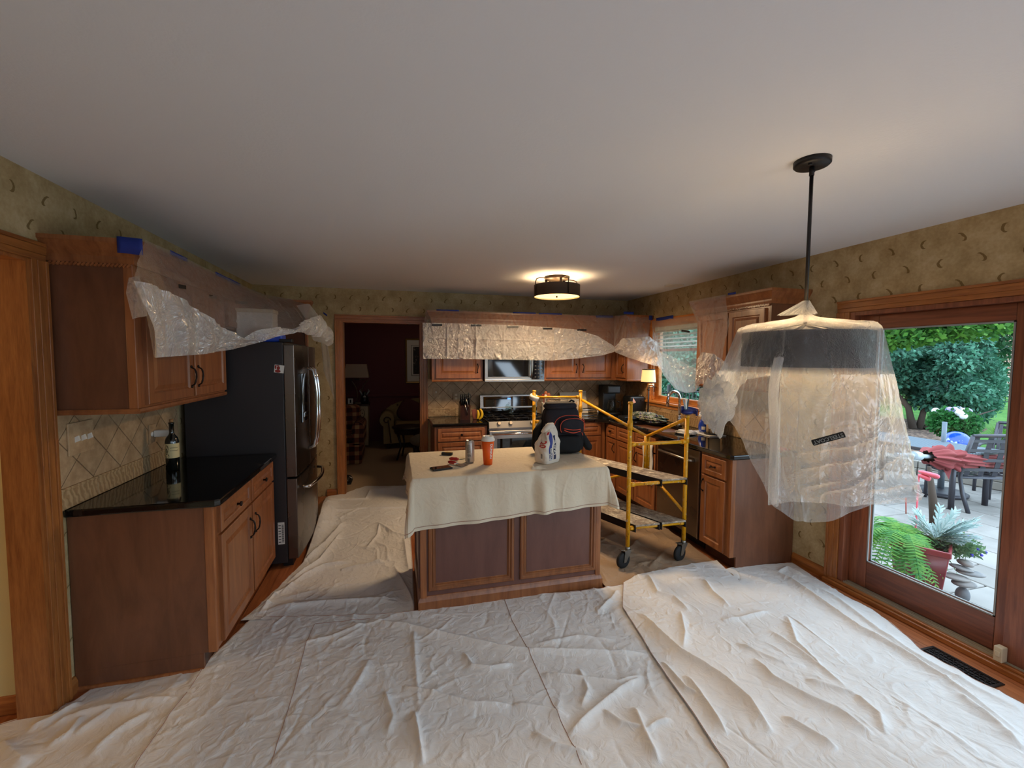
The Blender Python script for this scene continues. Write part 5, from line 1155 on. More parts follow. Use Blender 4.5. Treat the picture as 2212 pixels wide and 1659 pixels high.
t_ = thing('tool_case', 'flat black tool case beside the camouflage cloth, behind the sink', 'case', (2.75,4.66,GZ)); mk('case', MB().box((2.62,4.62,GZ+.001),(2.86,4.78,GZ+.05)), M_BLACKP, t_, bevel=.01); mk('handle', MB().tube([(2.66,4.62,GZ+.03),(2.66,4.60,GZ+.03),(2.78,4.60,GZ+.03),(2.78,4.62,GZ+.03)], .006, 8), M_BLACKP, t_)
# sink and faucet
def sink():
    cx, cy = 2.775, 4.17; t_ = thing('sink', 'oval stainless steel undermount sink in the black counter', 'sink', (cx,cy,.74))
    def ring(sc, z): return [(cx+.20*sc*math.copysign(abs(math.cos(a))**.6, math.cos(a)), cy+.37*(1-(1-sc)*.54)*math.copysign(abs(math.sin(a))**.6, math.sin(a)), z) for a in np.linspace(0, 2*PI, 49)]
    A = np.array([ring(1.03,.877),ring(1.0,.874),ring(.985,.84),ring(.96,.76),ring(.88,.735),ring(.5,.73),ring(.08,.728)]); mk('bowl', MB().grid(A), M_STEEL, t_)
    mk('divider', MB().box((cx-.18,cy-.012,.735),(cx+.18,cy+.012,.85)), M_STEEL, t_, bevel=.006); mk('drain', MB().lathe([(0,.732),(.04,.732),(.042,.736),(0,.737)], (cx,cy-.17,0), 20), M_CHROME, t_)
    x, y = 3.03, 4.15; f_ = thing('faucet', 'tall chrome gooseneck faucet at the kitchen window', 'faucet', (x,y,GZ))
    pts = [(x,y,GZ+.02),(x,y,GZ+.30)]+[(x-.075+.075*math.cos(a), y, GZ+.30+.085*math.sin(a)) for a in np.linspace(.2,PI,10)]+[(x-.152,y,GZ+.22)]
    mk('spout', MB().tube(pts, [.015]*11+[.016,.017], 14), M_CHROME, f_); mk('base', MB().lathe([(0,0),(.03,0),(.03,.02),(.022,.03),(.02,.11),(.014,.12),(0,.12)], (x,y,GZ), 24), M_CHROME, f_)
    mk('lever', MB().tube([(x-.01,y-.02,GZ+.075),(x-.05,y-.07,GZ+.095),(x-.07,y-.10,GZ+.10)], [.012,.010,.013], 10), M_CHROME, f_)
sink()
heap('dishcloth', 'crumpled white cloth on the counter right of the sink', 'cloth', (2.78,3.70,.928), (.075,.085,.018), base('white_cloth', srgb(222,220,216), .9), 9, amp=.5)
# tray, cleaner, towel roll
tr_ = tag(mk('counter_mat', MB().box((2.88,3.48,GZ+.001),(3.07,3.80,GZ+.009)), M_WHITEP, bevel=.003), 'white mat under the blue bottle and paper towels', 'mat')
def sprayer():
    x, y, z = 2.985, 3.70, GZ+.009; t_ = thing('spray_bottle', 'bright blue dish spray bottle on the counter beside the paper towels', 'bottle', (x,y,z))
    bl_ = base('translucent_blue_plastic', srgb(12,64,190), .15, spec=.6); bl_.node_tree.nodes['Principled BSDF'].inputs['Transmission Weight'].default_value = .25
    A = []
    for h, r in ((0,.03),(.004,.042),(.03,.052),(.07,.053),(.11,.040),(.135,.026),(.16,.024),(.20,.025),(.235,.030),(.262,.028)):
        A.append([(x+r*1.0*math.cos(a), y+r*.8*math.sin(a), z+h) for a in np.linspace(0,2*PI,25)])
    mk('bottle_body', MB().grid(np.array(A)), bl_, t_); mk('spray_head', MB().lathe([(.026,.258),(.03,.262),(.031,.275),(.022,.287),(0,.29)], (x,y,z), 20), M_WHITEP, t_)
    mk('trigger', MB().tube([(x-.002,y-.028,z+.255),(x-.004,y-.045,z+.235),(x-.002,y-.038,z+.205)], [.006,.005,.004], 8), M_WHITEP, t_)
    mb = MB(); lb_ = mk('label', MB().lathe([(.0525,.03),(.0535,.06)], (x,y,z), 8, a0=-2.6, a1=-1.9), M_WHITEP, t_)
sprayer()
def towels():
    x, y, z = 2.99, 3.565, GZ+.009; t_ = thing('paper_towel_roll', 'roll of unbleached paper towels on a black stand at the window', 'paper towels', (x,y,z))
    mk('stand_base', MB().lathe([(0,0),(.082,0),(.082,.010),(0,.014)], (x,y,z), 32), M_BLACKM, t_); mk('rod', MB().tube([(x,y,z),(x,y,z+.33)], .006, 8).ball((x,y,z+.335), .012), M_BLACKM, t_)
    mk('roll', MB().lathe([(.02,.015),(.064,.015),(.064,.285),(.02,.285),(.02,.015)], (x,y,z), 36), base('tan_paper', srgb(206,180,142), .9), t_)
    mk('guard_bar', MB().tube([(x-.066,y-.02,z+.01),(x-.067,y-.02,z+.15)], .004, 8), M_BLACKM, t_)
towels()
tag(mk('red_envelope', MB().box((3.02,2.80,GZ+.001),(3.10,2.93,GZ+.012)), base('red_paper', srgb(170,40,36), .6), bevel=.002), 'small red box on the end of the right counter against the tile', 'box')
# dish towel on the sink cabinet
A_ = []
for i in range(17):
    y = 3.80+.17*i/16; A_.append([(2.478-.006*math.sin(i*.9)-.004*math.sin(j), y+.004*math.sin(j*.7), .80-.42*j/12) for j in range(13)])
o = mk('hand_towel', MB().grid(np.array(A_)), MAT['white_cloth']); tag(o, 'white hand towel hanging on the sink cabinet behind the scaffold', 'towel'); o.modifiers.new('s','SOLIDIFY').thickness = .004

# ================================================================== THINGS ON THE ISLAND
TZ = .9135
def cup():
    p = PZ(1054,1003,TZ); x, y = p[0], p[1]; t_ = thing('coffee_cup', 'tall orange paper coffee cup with white lid and white lettering', 'cup', (x,y,TZ))
    og = base('orange_paper', srgb(236,92,10), .45); wt = M_WHITEP
    mk('cup_body', MB().lathe([(0,.002),(.028,.0),(.030,.0),(.0435,.172),(.040,.172)], (x,y,TZ), 40), og, t_)
    mk('lid', MB().lathe([(.0445,.166),(.0465,.168),(.0465,.180),(.041,.184),(.038,.198),(.036,.2),(.033,.194),(0,.193)], (x,y,TZ), 40), wt, t_)
    mk('sip_spout', MB().obox((x-.012,y-.024,TZ+.203), (.014,0,0), (0,.007,0), (0,0,.005)), wt, t_, bevel=.003)
    a0 = math.atan2(-y,-x)+.62
    def f_(u, v):
        h = .098+v; r = .0303+(.0435-.0303)*h/.172+.0006; a = a0+u/r; return (x+r*math.cos(a), y+r*math.sin(a), TZ+h)
    lettering('DUNKIN', .0265, lambda u, v: f_(u, v), M_WHITEP, t_, rot=-PI/2, stretch=1.0)
cup()
def can():
    p = PZ(1015,999,TZ); x, y = p[0], p[1]; t_ = thing('drink_can', 'tall pale silver drink can printed with grey text on the island', 'can', (x,y,TZ))
    al = base('printed_aluminium', srgb(186,180,172), .35, .6)
    mk('can_body', MB().lathe([(0,.004),(.022,.004),(.026,0),(.031,.008),(.0325,.012),(.0325,.140),(.029,.152),(.0265,.157),(.0265,.159)], (x,y,TZ), 40), al, t_)
    mk('can_top', MB().lathe([(.0265,.159),(.025,.160),(.024,.156),(0,.156)], (x,y,TZ), 40), M_STEEL, t_); mk('pull_tab', MB().obox((x,y-.004,TZ+.1585), (.006,0,0), (0,.010,0), (0,0,.001)).obox((x+.003,y-.016,TZ+.157), (.007,0,0), (0,.006,0), (0,0,.0008)), M_BLACKP, t_)
    ink = base('grey_ink', srgb(92,88,86), .6); a0 = math.atan2(-y,-x)-.15; mb = MB()
    def q(u, h): a = a0+u/.0328; return (x+.0328*math.cos(a), y+.0328*math.sin(a), TZ+h)
    def blk(u0, u1, h0, h1):
        n = max(1,int(abs(u1-u0)/.004))
        for k in range(n): a_, b_ = u0+(u1-u0)*k/n, u0+(u1-u0)*(k+1)/n; mb.add([q(a_,h0),q(b_,h0),q(b_,h1),q(a_,h1)], [(0,1,2,3)])
    rs = random.Random(2)
    for k in range(15): blk(-.016, .008-.006*rs.random(), .072+k*.0042, .0742+k*.0042)
    blk(-.014,.006,.060,.064); blk(-.014,.0,.052,.056)
    for k in range(13): blk(-.013+k*.0014,-.0123+k*.0014+.0006*(k%2), .012, .036)
    mk('can_print', mb, ink, t_)
    lettering('20', .018, lambda u, v: q(u+.003, .054+v), ink, t_, 'can_lettering')
can()
def compound_bag():
    p = PZ(1187,1001,TZ); x, y = p[0], p[1]+.05; t_ = thing('joint_compound_bag', 'crumpled white paper bag with red 20 and blue stripe, before the backpack', 'bag', (x,y,TZ))
    pap = base('white_sack_paper', srgb(214,204,190), .8); t = NT(pap); nz = t.n('ShaderNodeTexNoise', Scale=26.0, Detail=6.0, Distortion=1.0); t.l(t.pos(), nz.inputs['Vector']); t.bump(nz.outputs[0], .5, .012)
    ang = .55   # quarter turned: a corner ridge faces the camera side
    nu, nv = 80, 50; A = np.zeros((nu+1,nv+1,3)); rs = np.random.RandomState(2)
    for i in range(nu+1):
        a = 2*PI*(i % nu)/nu; k = (abs(math.cos(a))**5+abs(math.sin(a))**5)**(-1/5)
        for j in range(nv+1):
            v = j/nv; h = .262*v; taper = 1 if v < .55 else 1-.60*((v-.55)/.45)**1.2
            lo = .92+.08*min(v/.08,1); rx = .086*k*lo*(taper*.55+.45*(1 if v<.55 else 1-.45*(v-.55)/.45)); ry = .062*k*lo*taper
            lx, ly = rx*math.cos(a), ry*math.sin(a); w_ = .004*math.sin(a*5+v*9)*math.sin(v*14+a*2)*min(v*4,1)
            lx += w_+(.012*v*v if v > .5 else 0); ly += w_; h -= .085*max(0,v-.45)*max(0,-math.cos(a+ang)+.15)**1.0; w2 = .006*math.sin(a*9+v*17)*max(0,v-.4)*2; lx += w2; ly -= w2*.7
            A[i,j] = (x+lx*math.cos(ang)-ly*math.sin(ang), y+lx*math.sin(ang)+ly*math.cos(ang), TZ+.002+h)
    mb = MB().grid(A); mb.add([A[i,0] for i in range(nu)], [tuple(range(nu-1,-1,-1))]); mb.add([A[i,nv] for i in range(nu)], [tuple(range(nu))]); mk('bag_body', mb, pap, t_)
    roll = MB().tube([(x-.045,y-.012,TZ+.215),(x-.025,y-.022,TZ+.238),(x+.005,y-.02,TZ+.262),(x+.03,y-.008,TZ+.262),(x+.042,y,TZ+.245)], [.012,.020,.023,.022,.012], 10); mk('rolled_top', roll, pap, t_)
    red = base('red_print', srgb(176,40,44), .6); blu = base('blue_print', srgb(40,52,130), .6); nav = base('dark_navy_print', srgb(24,30,66), .6)
    # outward offset from the bag surface at fractional ring position (i) and height fraction (v)
    def surf(i, v, off=.0016):
        i %= nu; i0 = int(i); fi = i-i0; jv = max(0,min(v,.999))*nv; j0 = int(jv); fj = jv-j0; g = lambda a_, b_: A[a_ % nu, b_]
        p_ = g(i0,j0)*(1-fi)*(1-fj)+g(i0+1,j0)*fi*(1-fj)+g(i0,j0+1)*(1-fi)*fj+g(i0+1,j0+1)*fi*fj; c = np.array((x,y,p_[2])); d = p_-c; L = np.linalg.norm(d)+1e-6; return p_+d/L*off
    def patch(name, i0, i1, v0, v1, m, wob=0, off=.0012):
        G = [[surf(i0+(i1-i0)*a_/8+(wob*math.sin(b_*.9)), v0+(v1-v0)*b_/14, off) for b_ in range(15)] for a_ in range(9)]; return mk(name, MB().grid(np.array(G)), m, t_)
    # front faces the camera: outward angle around -y
    ic = nu*((math.atan2(-y,-x)-ang) % (2*PI))/(2*PI)
    global BAGI; BAGI = ic
    patch('blue_stripe', ic+4.2, ic+8.0, .10, .86, blu, .5); patch('side_stripe', ic+10.5, ic+14.2, .10, .74, nav, .3); patch('logo_plate', ic+5.0, ic+7.6, .11, .42, nav, .0, .0018)
    S = lambda sc: (lambda cu_, cv: (lambda u, v: surf(cu_+u/.0068, cv+v/.262, .0024)))
    lettering('20', .085, S(1)(ic-4.2, .545), red, t_, rot=-PI/2, stretch=.7); lettering('ProForm', .030, S(1)(ic+6.3, .265), M_WHITEP, t_, rot=PI/2, stretch=.75); lettering('QUICK', .034, S(1)(ic+12.4, .42), M_WHITEP, t_, rot=PI/2)
    mb = MB()
    for k in range(9): mb.add([surf(ic-6.2, .15+k*.014,.002), surf(ic-3.4,.15+k*.014,.002), surf(ic-3.4,.157+k*.014,.002), surf(ic-6.2,.157+k*.014,.002)], [(0,1,2,3)])
    mk('barcode', mb, nav, t_); patch('red_mark', ic+1.4, ic+3.2, .80, .88, red)
compound_bag()
def backpack():
    x, y = 1.255, 3.20; t_ = thing('backpack', 'dark grey backpack with orange-red piping standing on the island', 'backpack', (x,y,TZ))
    dk = base('charcoal_nylon', srgb(34,31,38), .8, spec=.3); t = NT(dk); nz = t.n('ShaderNodeTexNoise', Scale=12.0, Detail=6.0); t.l(t.pos(), nz.inputs['Vector']); t.bump(nz.outputs[0], .35, .02)
    bk = base('black_nylon', srgb(13,12,14), .75, spec=.3); rd = base('orange_red_piping', srgb(206,74,48), .6)
    def blob(cx, cy, z0, z1, rx, ry, e=3.0, topr=.85, n=48, m=26, lean_=.0, seed=0):
        A = np.zeros((n+1,m+1,3))
        for i in range(n+1):
            a = 2*PI*(i%n)/n; k = (abs(math.cos(a))**e+abs(math.sin(a))**e)**(-1/e)
            for j in range(m+1):
                v = j/m; c_ = (1-abs(2*v-1)**7)**.5 if 0 < v < 1 else 0; s_ = c_*(1-(1-topr)*v*v)
                wv = 1+.02*math.sin(a*4+v*8+seed)+.015*math.sin(a*7-v*13)
                A[i,j] = (cx+rx*k*s_*math.cos(a)*wv, cy+ry*k*s_*math.sin(a)*wv+lean_*v, z0+(z1-z0)*v)
        return MB().grid(A)
    mk('main_compartment', blob(x,y,TZ,TZ+.385,.155,.085,4.5,.88), dk, t_); mk('bottom_panel', blob(x+.02,y-.055,TZ,TZ+.155,.125,.06,4,1), bk, t_)
    mk('top_flap', blob(x-.01,y-.01,TZ+.345,TZ+.402,.130,.075,3,.9), dk, t_)
    mk('front_pocket', blob(x+.055,y-.088,TZ+.155,TZ+.285,.098,.035,3.2,.92), dk, t_)
    yf = y-.127
    def loop(cx, cz, rx, rz, a0, a1, yy, e=2.6): return [(cx+rx*math.copysign(abs(math.cos(a))**(2/e),math.cos(a)), yy, cz+rz*math.copysign(abs(math.sin(a))**(2/e),math.sin(a))) for a in np.linspace(a0,a1,26)]
    mk('piping', MB().tube(loop(x+.055,TZ+.213,.100,.066,-.2,PI+.5,yf+.012), .0026, 6), rd, t_); mk('piping', MB().tube(loop(x+.045,TZ+.205,.128,.095,.35,PI+.2,yf+.045), .0026, 6), rd, t_)
    zp_ = []
    for k in range(15): u = k/14; zp_.append((x-.018+.135*u, yf-.004+.02*abs(u-.5), TZ+.205-.006*math.sin(u*PI)-.010*u))
    mk('zipper', MB().tube(zp_, .0035, 6), rd, t_); mk('zipper', MB().tube([(p_[0],p_[1]-.002,p_[2]-.012-.010*math.sin(PI*k/14)) for k,p_ in enumerate(zp_)], .0035, 6), rd, t_)
    mk('pocket_opening', MB().add([zp_[k] for k in range(15)]+[(p_[0],p_[1]+.002,p_[2]-.012-.010*math.sin(PI*k/14)) for k,p_ in enumerate(zp_)], [(k,k+1,16+k,15+k) for k in range(14)]), bk, t_)
    for s_ in (-1,1):
        mk('shoulder_strap', MB().tube([(x+s_*.13,y+.04,TZ+.24),(x+s_*.185,y+.03,TZ+.16),(x+s_*.205,y+.01,TZ+.06),(x+s_*.20,y,TZ+.012)] if s_ < 0 else [(x+.14,y+.03,TZ+.20),(x+.185,y+.0,TZ+.11),(x+.235,y-.02,TZ+.03),(x+.25,y-.03,TZ+.012)], [.03,.034,.032,.012], 12), bk, t_)
        mk('side_pocket', blob(x+s_*.15,y-.01,TZ+.01,TZ+.17,.03,.055,3,.9,24,14), bk, t_)
    mk('side_buckle', MB().obox((x-.142,y-.06,TZ+.215), (.010,-.004,0), (.002,.006,0), (.006,0,.022)), M_GREY, t_, bevel=.002); mk('zip_pull', MB().tube([(x+.145,yf+.05,TZ+.17),(x+.155,yf+.045,TZ+.14)], .003, 6), rd, t_)
    mk('grab_loop', MB().tube([(x+.06,y-.02,TZ+.395),(x+.08,y-.02,TZ+.412),(x+.105,y-.02,TZ+.40)], .007, 8), bk, t_)
backpack()
def flat(name, lb, cat, px, sx, sy, h, ang, mat, z=TZ, parts=None):
    p = PZ(px[0],px[1],z); t_ = thing(name, lb, cat, p); c_, s_ = math.cos(ang), math.sin(ang)
    mk('body', MB().obox((p[0],p[1],z+h/2+.0015), (sx/2*c_,sx/2*s_,0), (-sy/2*s_,sy/2*c_,0), (0,0,h/2)), mat, t_, bevel=min(.004,h*.3))
    if parts: parts(t_, p, c_, s_)
    return t_
flat('phone', 'black smartphone lying screen up at the front left of the island', 'phone', (953,1013), .135, .078, .010, .28, M_BLACKP, parts=lambda t_,p,c_,s_: mk('screen', MB().obox((p[0],p[1],TZ+.0118),(.062*c_,.062*s_,0),(-.034*s_,.034*c_,0),(0,0,.0006)), M_BLACKG, t_))
flat('box_cutter', 'slim black and yellow box cutter at the back left of the island', 'knife', (966,983), .085, .03, .020, -.38, M_BLACKP, parts=lambda t_,p,c_,s_: mk('yellow_trim', MB().obox((p[0]+.01,p[1],TZ+.022),(.028*c_,.028*s_,0),(-.007*s_,.007*c_,0),(0,0,.001)), M_YEL, t_))
def red_tool(px, lb, ang, L, blade):
    p = PZ(px[0],px[1],TZ); t_ = thing('putty_knife', lb, 'putty knife', p); d = np.array((math.cos(ang),math.sin(ang),0)); n = np.array((-d[1],d[0],0)); p = p+np.array((0,0,.013))
    red = base('translucent_red_handle', srgb(158,30,30), .25) if 'translucent_red_handle' not in MAT else MAT['translucent_red_handle']
    pts = [p-d*L*.5,p-d*L*.3,p,p+d*L*.3,p+d*L*.48]; o = mk('handle', MB().tube(pts, [.007,.012,.0115,.012,.007], 12), red, t_)
    if blade:
        q = p+d*L*.5; b0 = q+d*.075
        mk('blade', MB().add([q-n*.012+np.array((0,0,-.004)),q+n*.012+np.array((0,0,-.004)),b0+n*.042+np.array((0,0,-.0115)),b0-n*.042+np.array((0,0,-.0115)),q-n*.012+np.array((0,0,-.003)),q+n*.012+np.array((0,0,-.003)),b0+n*.042+np.array((0,0,-.0108)),b0-n*.042+np.array((0,0,-.0108))], [(0,1,2,3),(7,6,5,4),(0,4,5,1),(1,5,6,2),(2,6,7,3),(3,7,4,0)]), M_STEEL, t_)
        mk('bolster', MB().obox(q+np.array((0,0,-.003)), d*.004, n*.020, (0,0,.003)), M_WHITEP, t_)
red_tool((977,1003), 'wide putty knife with red handle lying beside the phone', -.75, .065, True); red_tool((981,995), 'small red folding tool behind the putty knife', -.45, .07, False)
tag(mk('receipt', MB().obox((*PZ(1000,990,TZ)[:2],TZ+.003), (.055,.01,0), (-.006,.03,0), (0,0,.0006)), M_IVORY), 'crumpled scrap of paper behind the drink can', 'paper')
# floor register by the patio door
t_ = thing('floor_register', 'dark metal floor vent grille with scroll openings by the patio door', 'floor vent', (2.93,1.56,0))
mk('frame', MB().rings(frame((2.865,1.405,0),(1,0,0),(0,1,0),(0,0,1)), 0, 0, .125, .31, [(0,0),(0,.005),(.003,.006),(.014,.006),(.016,.002)], True).box((2.88,1.42,.0),(2.975,1.70,.0012)), M_BRONZE, t_)
for k in range(3): mk('grille_bar', MB().box((2.8985+k*.0235,1.42,.002),(2.9025+k*.0235,1.70,.0055)), M_BRONZE, t_)
for k in range(15): mk('grille_scroll', MB().tube([(2.885+.083*u/8, 1.428+k*.0185+.007*math.sin(u*1.6+k), .0045) for u in range(9)], .0024, 5), M_BRONZE, t_)
# ================================================================== PLASTIC SHEETING
def film(parent, name, top, bot, left, right, nu, nv, out, bill, n1, h1, seed, mat, lines=(), L1=.16, w1=.010, origin=None):
    """sheet spanned between four real edges; out = direction it bellies"""
    G = coons(top, bot, left, right, nu, nv); out = np.array(out, float); out /= np.linalg.norm(out)
    du = np.r_[0, np.cumsum(np.linalg.norm(np.diff(G[:,nv//2], axis=0), axis=1))]; dv = np.r_[0, np.cumsum(np.linalg.norm(np.diff(G[nu//2], axis=0), axis=1))]
    U, V = np.meshgrid(du, dv, indexing='ij'); u = U/du[-1]; v = V/max(dv[-1],1e-6)
    H = bill(u, v)+creases(U, V, n1, h1, w1, L1, seed)+creases(U, V, n1//5, h1*1.4, w1*2, L1*2, seed+1, ang=PI/2, spread=1.0)+crumple(U, V, h1*1.5, L1*1.1, seed+5, .6)
    for a, b, h, w_ in lines: H += ridge(U, V, [(a[0]*du[-1],a[1]*dv[-1]),(b[0]*du[-1],b[1]*dv[-1])], h, w_)
    o = mk(name, MB().grid(G+H[...,None]*out), mat, parent); return o
def V(*a): return np.array(a, float)
# ---- left cabinets and refrigerator
t_ = thing('plastic_sheet', 'clear plastic sheeting taped over the left wall cabinets and refrigerator top', 'plastic sheet', (-1.1,3.4,1.7))
X0 = -1.14
LT = [V(-1.145,2.49,2.203),V(X0,3.0,2.203),V(X0,3.66,2.203),V(X0+.02,4.3,2.20),V(-.95,4.60,2.20),V(-.80,4.68,2.19)]
LBp = [(332,772,-1.13),(380,769,-1.12),(430,764,-1.10),(480,757,-1.06),(525,747,-.98),(560,735,-.88),(600,724,-.80),(640,716,-.72),(672,718,-.70)]
LB = [PX(*p) for p in LBp]
LL = [LT[0],PX(292,570,-1.13),PX(288,610,-1.10),PX(306,650,-1.11),PX(320,705,-1.12),LB[0]]
LR = [LT[-1],PX(662,680,-.76),PX(668,700,-.71),LB[-1]]
film(t_, 'film', LT, LB, LL, LR, 150, 60, (1,-.2,.15), lambda u,v: .03*np.sin(PI*v)*np.sin(PI*u)+.012*np.sin(u*30)*v, 110, .005, 7, M_FILMT, lines=[((0,0),(.35,.95),.012,.012),((0,0),(.2,.9),.010,.010),((0,0),(.5,.8),.008,.012),((.45,0),(.47,.35),.014,.008),((.45,0),(.52,.4),.01,.008),((.83,0),(.78,.9),.02,.012),((.83,0),(.95,.9),.02,.012)])
WT = [PX(288,606,-1.09),PX(330,618,-1.08),PX(400,652,-1.05),PX(460,695,-1.0),PX(520,733,-.94),PX(560,712,-.84),PX(600,706,-.76),PX(625,712,-.72),PX(655,692,-.66),PX(690,680,-.62),PX(706,705,-.60),PX(712,735,-.60)]
WB = [PX(332,773,-1.11),PX(430,766,-1.07),PX(480,758,-1.02),PX(530,748,-.94),PX(560,738,-.85),PX(600,726,-.77),PX(640,717,-.68),PX(690,730,-.63),PX(708,748,-.61)]
film(t_, 'folded_film', WT, WB, [WT[0],PX(305,655,-1.09),PX(322,712,-1.10),WB[0]], [WT[-1],WB[-1]], 200, 46, (1,-.1,.1), lambda u,v: .030*np.sin(PI*v)*np.clip((u-.35)*3,0.2,1.3)+.010*np.sin(u*60+3*v), 260, .009, 17, M_FILMW, lines=[((.0,.25),(.5,.35),.012,.01),((.05,.5),(.45,.6),.012,.008),((.0,.85),(.5,.8),.012,.008)])
film(t_, 'trailing_film', [PX(640,660,-.75),PX(668,655,-.66),PX(690,690,-.62)], [PX(676,735,-.66),PX(690,740,-.62),PX(712,745,-.60)], [PX(640,660,-.75),PX(660,700,-.70),PX(676,735,-.66)], [PX(690,690,-.62),PX(712,745,-.60)], 30, 30, (1,0,.1), lambda u,v: .02*np.sin(PI*v), 30, .008, 27, M_FILM)
film(t_, 'trailing_film', [PY(693,735,5.2),PY(708,738,5.3)], [PY(699,800,5.35),PY(722,862,5.45)], [PY(693,735,5.2),PY(699,800,5.35)], [PY(708,738,5.3),PY(716,800,5.42),PY(722,862,5.45)], 24, 40, (0,-1,0), lambda u,v: .012*np.sin(u*9), 30, .006, 37, M_FILM)
film(t_, 'loose_flap', [PX(278,600,-1.13),PX(300,596,-1.10)], [PX(286,690,-1.10),PX(318,682,-1.08)], [PX(278,600,-1.13),PX(272,632,-1.10),PX(286,690,-1.10)], [PX(300,596,-1.10),PX(314,640,-1.06),PX(318,682,-1.08)], 26, 40, (.5,-1,0), lambda u,v: .02*np.sin(u*5)*v, 50, .009, 47, M_FILM)
# things seen through it on top of the refrigerator
o = thing('white_box', 'white box on top of the refrigerator behind the plastic', 'box', (-1.12,4.05,1.77)); mk('box', MB().box((-1.20,3.86,1.766),(-.94,4.02,2.02)), M_WHITEP, o, bevel=.006); mk('lid', MB().box((-1.205,3.855,2.0),(-.935,4.025,2.03)), M_IVORY, o, bevel=.004)
o = thing('blue_package', 'blue package lying on the refrigerator top behind the plastic', 'package', (-.93,3.78,1.766)); mk('package', MB().box((-1.02,3.72,1.766),(-.84,3.84,1.83)), base('bright_blue_wrap', srgb(40,80,200), .4), o, bevel=.015); mk('black_lid', MB().box((-1.0,3.73,1.83),(-.85,3.83,1.85)), M_BLACKP, o, bevel=.006)
def marks(parent, lst, plane, k):
    for (x0, x1, y) in lst:
        a = PX(x0,y,plane) if k == 'x' else PY(x0,y,plane); b = PX(x1,y+(3 if k == 'x' else 1),plane) if k == 'x' else PY(x1,y,plane); d = b-a
        n = V(1,0,0) if k == 'x' else V(0,-1,0)
        mk('print_mark', MB().obox((a+b)/2, d/2, V(0,0,.0105), n*.0006), M_BLACKP, parent, label='black printed mark')
marks(t_, [(386,402,618),(452,468,640),(508,535,652)], -1.075, 'x')
# ---- back wall cabinets
t_ = thing('plastic_sheet', 'crinkled plastic sheeting taped over the back wall cabinets and microwave', 'plastic sheet', (1.5,5.08,1.9))
BT = [V(.345,5.105,2.203),V(1.0,5.105,2.205),V(1.9,5.105,2.203),V(2.72,5.10,2.20)]
BB = [PY(914,773,5.05),PY(1000,775,5.05),PY(1100,776,5.05),PY(1190,777,5.05),PY(1250,772,5.04),PY(1300,766,5.02),PY(1326,756,5.0)]
BL = [BT[0],PY(912,720,5.06),BB[0]]; BR = [BT[-1],PY(1330,725,5.03),BB[-1]]
film(t_, 'film', BT, BB, BL, BR, 230, 56, (0,-1,.1), lambda u,v: .02*np.sin(PI*v)+.008*np.sin(u*40)*v, 140, .0045, 57, M_FILMT, lines=[((.42,0),(.36,.4),.01,.008),((.42,0),(.47,.4),.01,.008),((.75,0),(.66,.5),.012,.008),((.75,0),(.85,.5),.012,.008)])
BT2 = [PY(913,697,5.045),PY(1000,699,5.04),PY(1120,703,5.04),PY(1200,708,5.04),PY(1245,712,5.03),PY(1290,726,5.01),PY(1326,748,4.97)]
BB2 = [PY(914,775,5.03),PY(1100,777,5.03),PY(1190,779,5.03),PY(1250,774,5.02),PY(1300,768,5.0),PY(1327,760,4.96)]
vl = [((k,0),(k,1),.022,.009) for k in (.115,.255,.395,.53,.66)]
film(t_, 'folded_film', BT2, BB2, [BT2[0],BB2[0]], [BT2[-1],BB2[-1]], 330, 54, (0,-1,.05), lambda u,v: .012*np.sin(PI*v), 420, .009, 67, M_FILMW, lines=vl+[((0,.42),(.8,.45),.014,.008)], L1=.07, w1=.007)
marks(t_, [(933,955,702),(1017,1040,703),(1096,1120,706),(1173,1193,710),(1247,1267,713)], 5.022, 'y')
# ---- corner cabinet puff
t_ = thing('plastic_sheet', 'gathered plastic over the narrow corner cabinet, ballooning at the bottom', 'plastic sheet', (2.75,4.9,1.9))
film(t_, 'film', [V(2.70,5.06,2.2),V(2.76,4.86,2.2),V(3.10,4.86,2.2)], [PY(1326,748,4.97),PY(1350,735,4.85),PY(1400,732,4.8)], [V(2.70,5.06,2.2),PY(1326,748,4.97)], [V(3.10,4.86,2.2),PY(1400,732,4.8)], 70, 50, (-.4,-1,0), lambda u,v: .012*np.sin(u*22)*v, 90, .006, 77, M_FILMT, lines=[((.35,0),(.0,1),.02,.012),((.35,0),(.25,1),.016,.01),((.35,0),(.6,1),.014,.01)])
CT = [PY(1326,750,4.96),PY(1345,731,4.86),PY(1375,729,4.78),PY(1402,727,4.74),PY(1420,740,4.72),PY(1428,765,4.70)]
CB = [PY(1327,760,4.96),PY(1350,770,4.86),PY(1380,780,4.78),PY(1410,789,4.74),PY(1430,793,4.70)]
film(t_, 'ballooned_film', CT, CB, [CT[0],CB[0]], [CT[-1],CB[-1]], 130, 70, (-.2,-1,0), lambda u,v: .07*np.sin(PI*v)*np.sin(PI*np.clip(u,0,1))**.5+.012*np.sin(u*25+v*9), 240, .010, 87, M_FILMW, L1=.09)
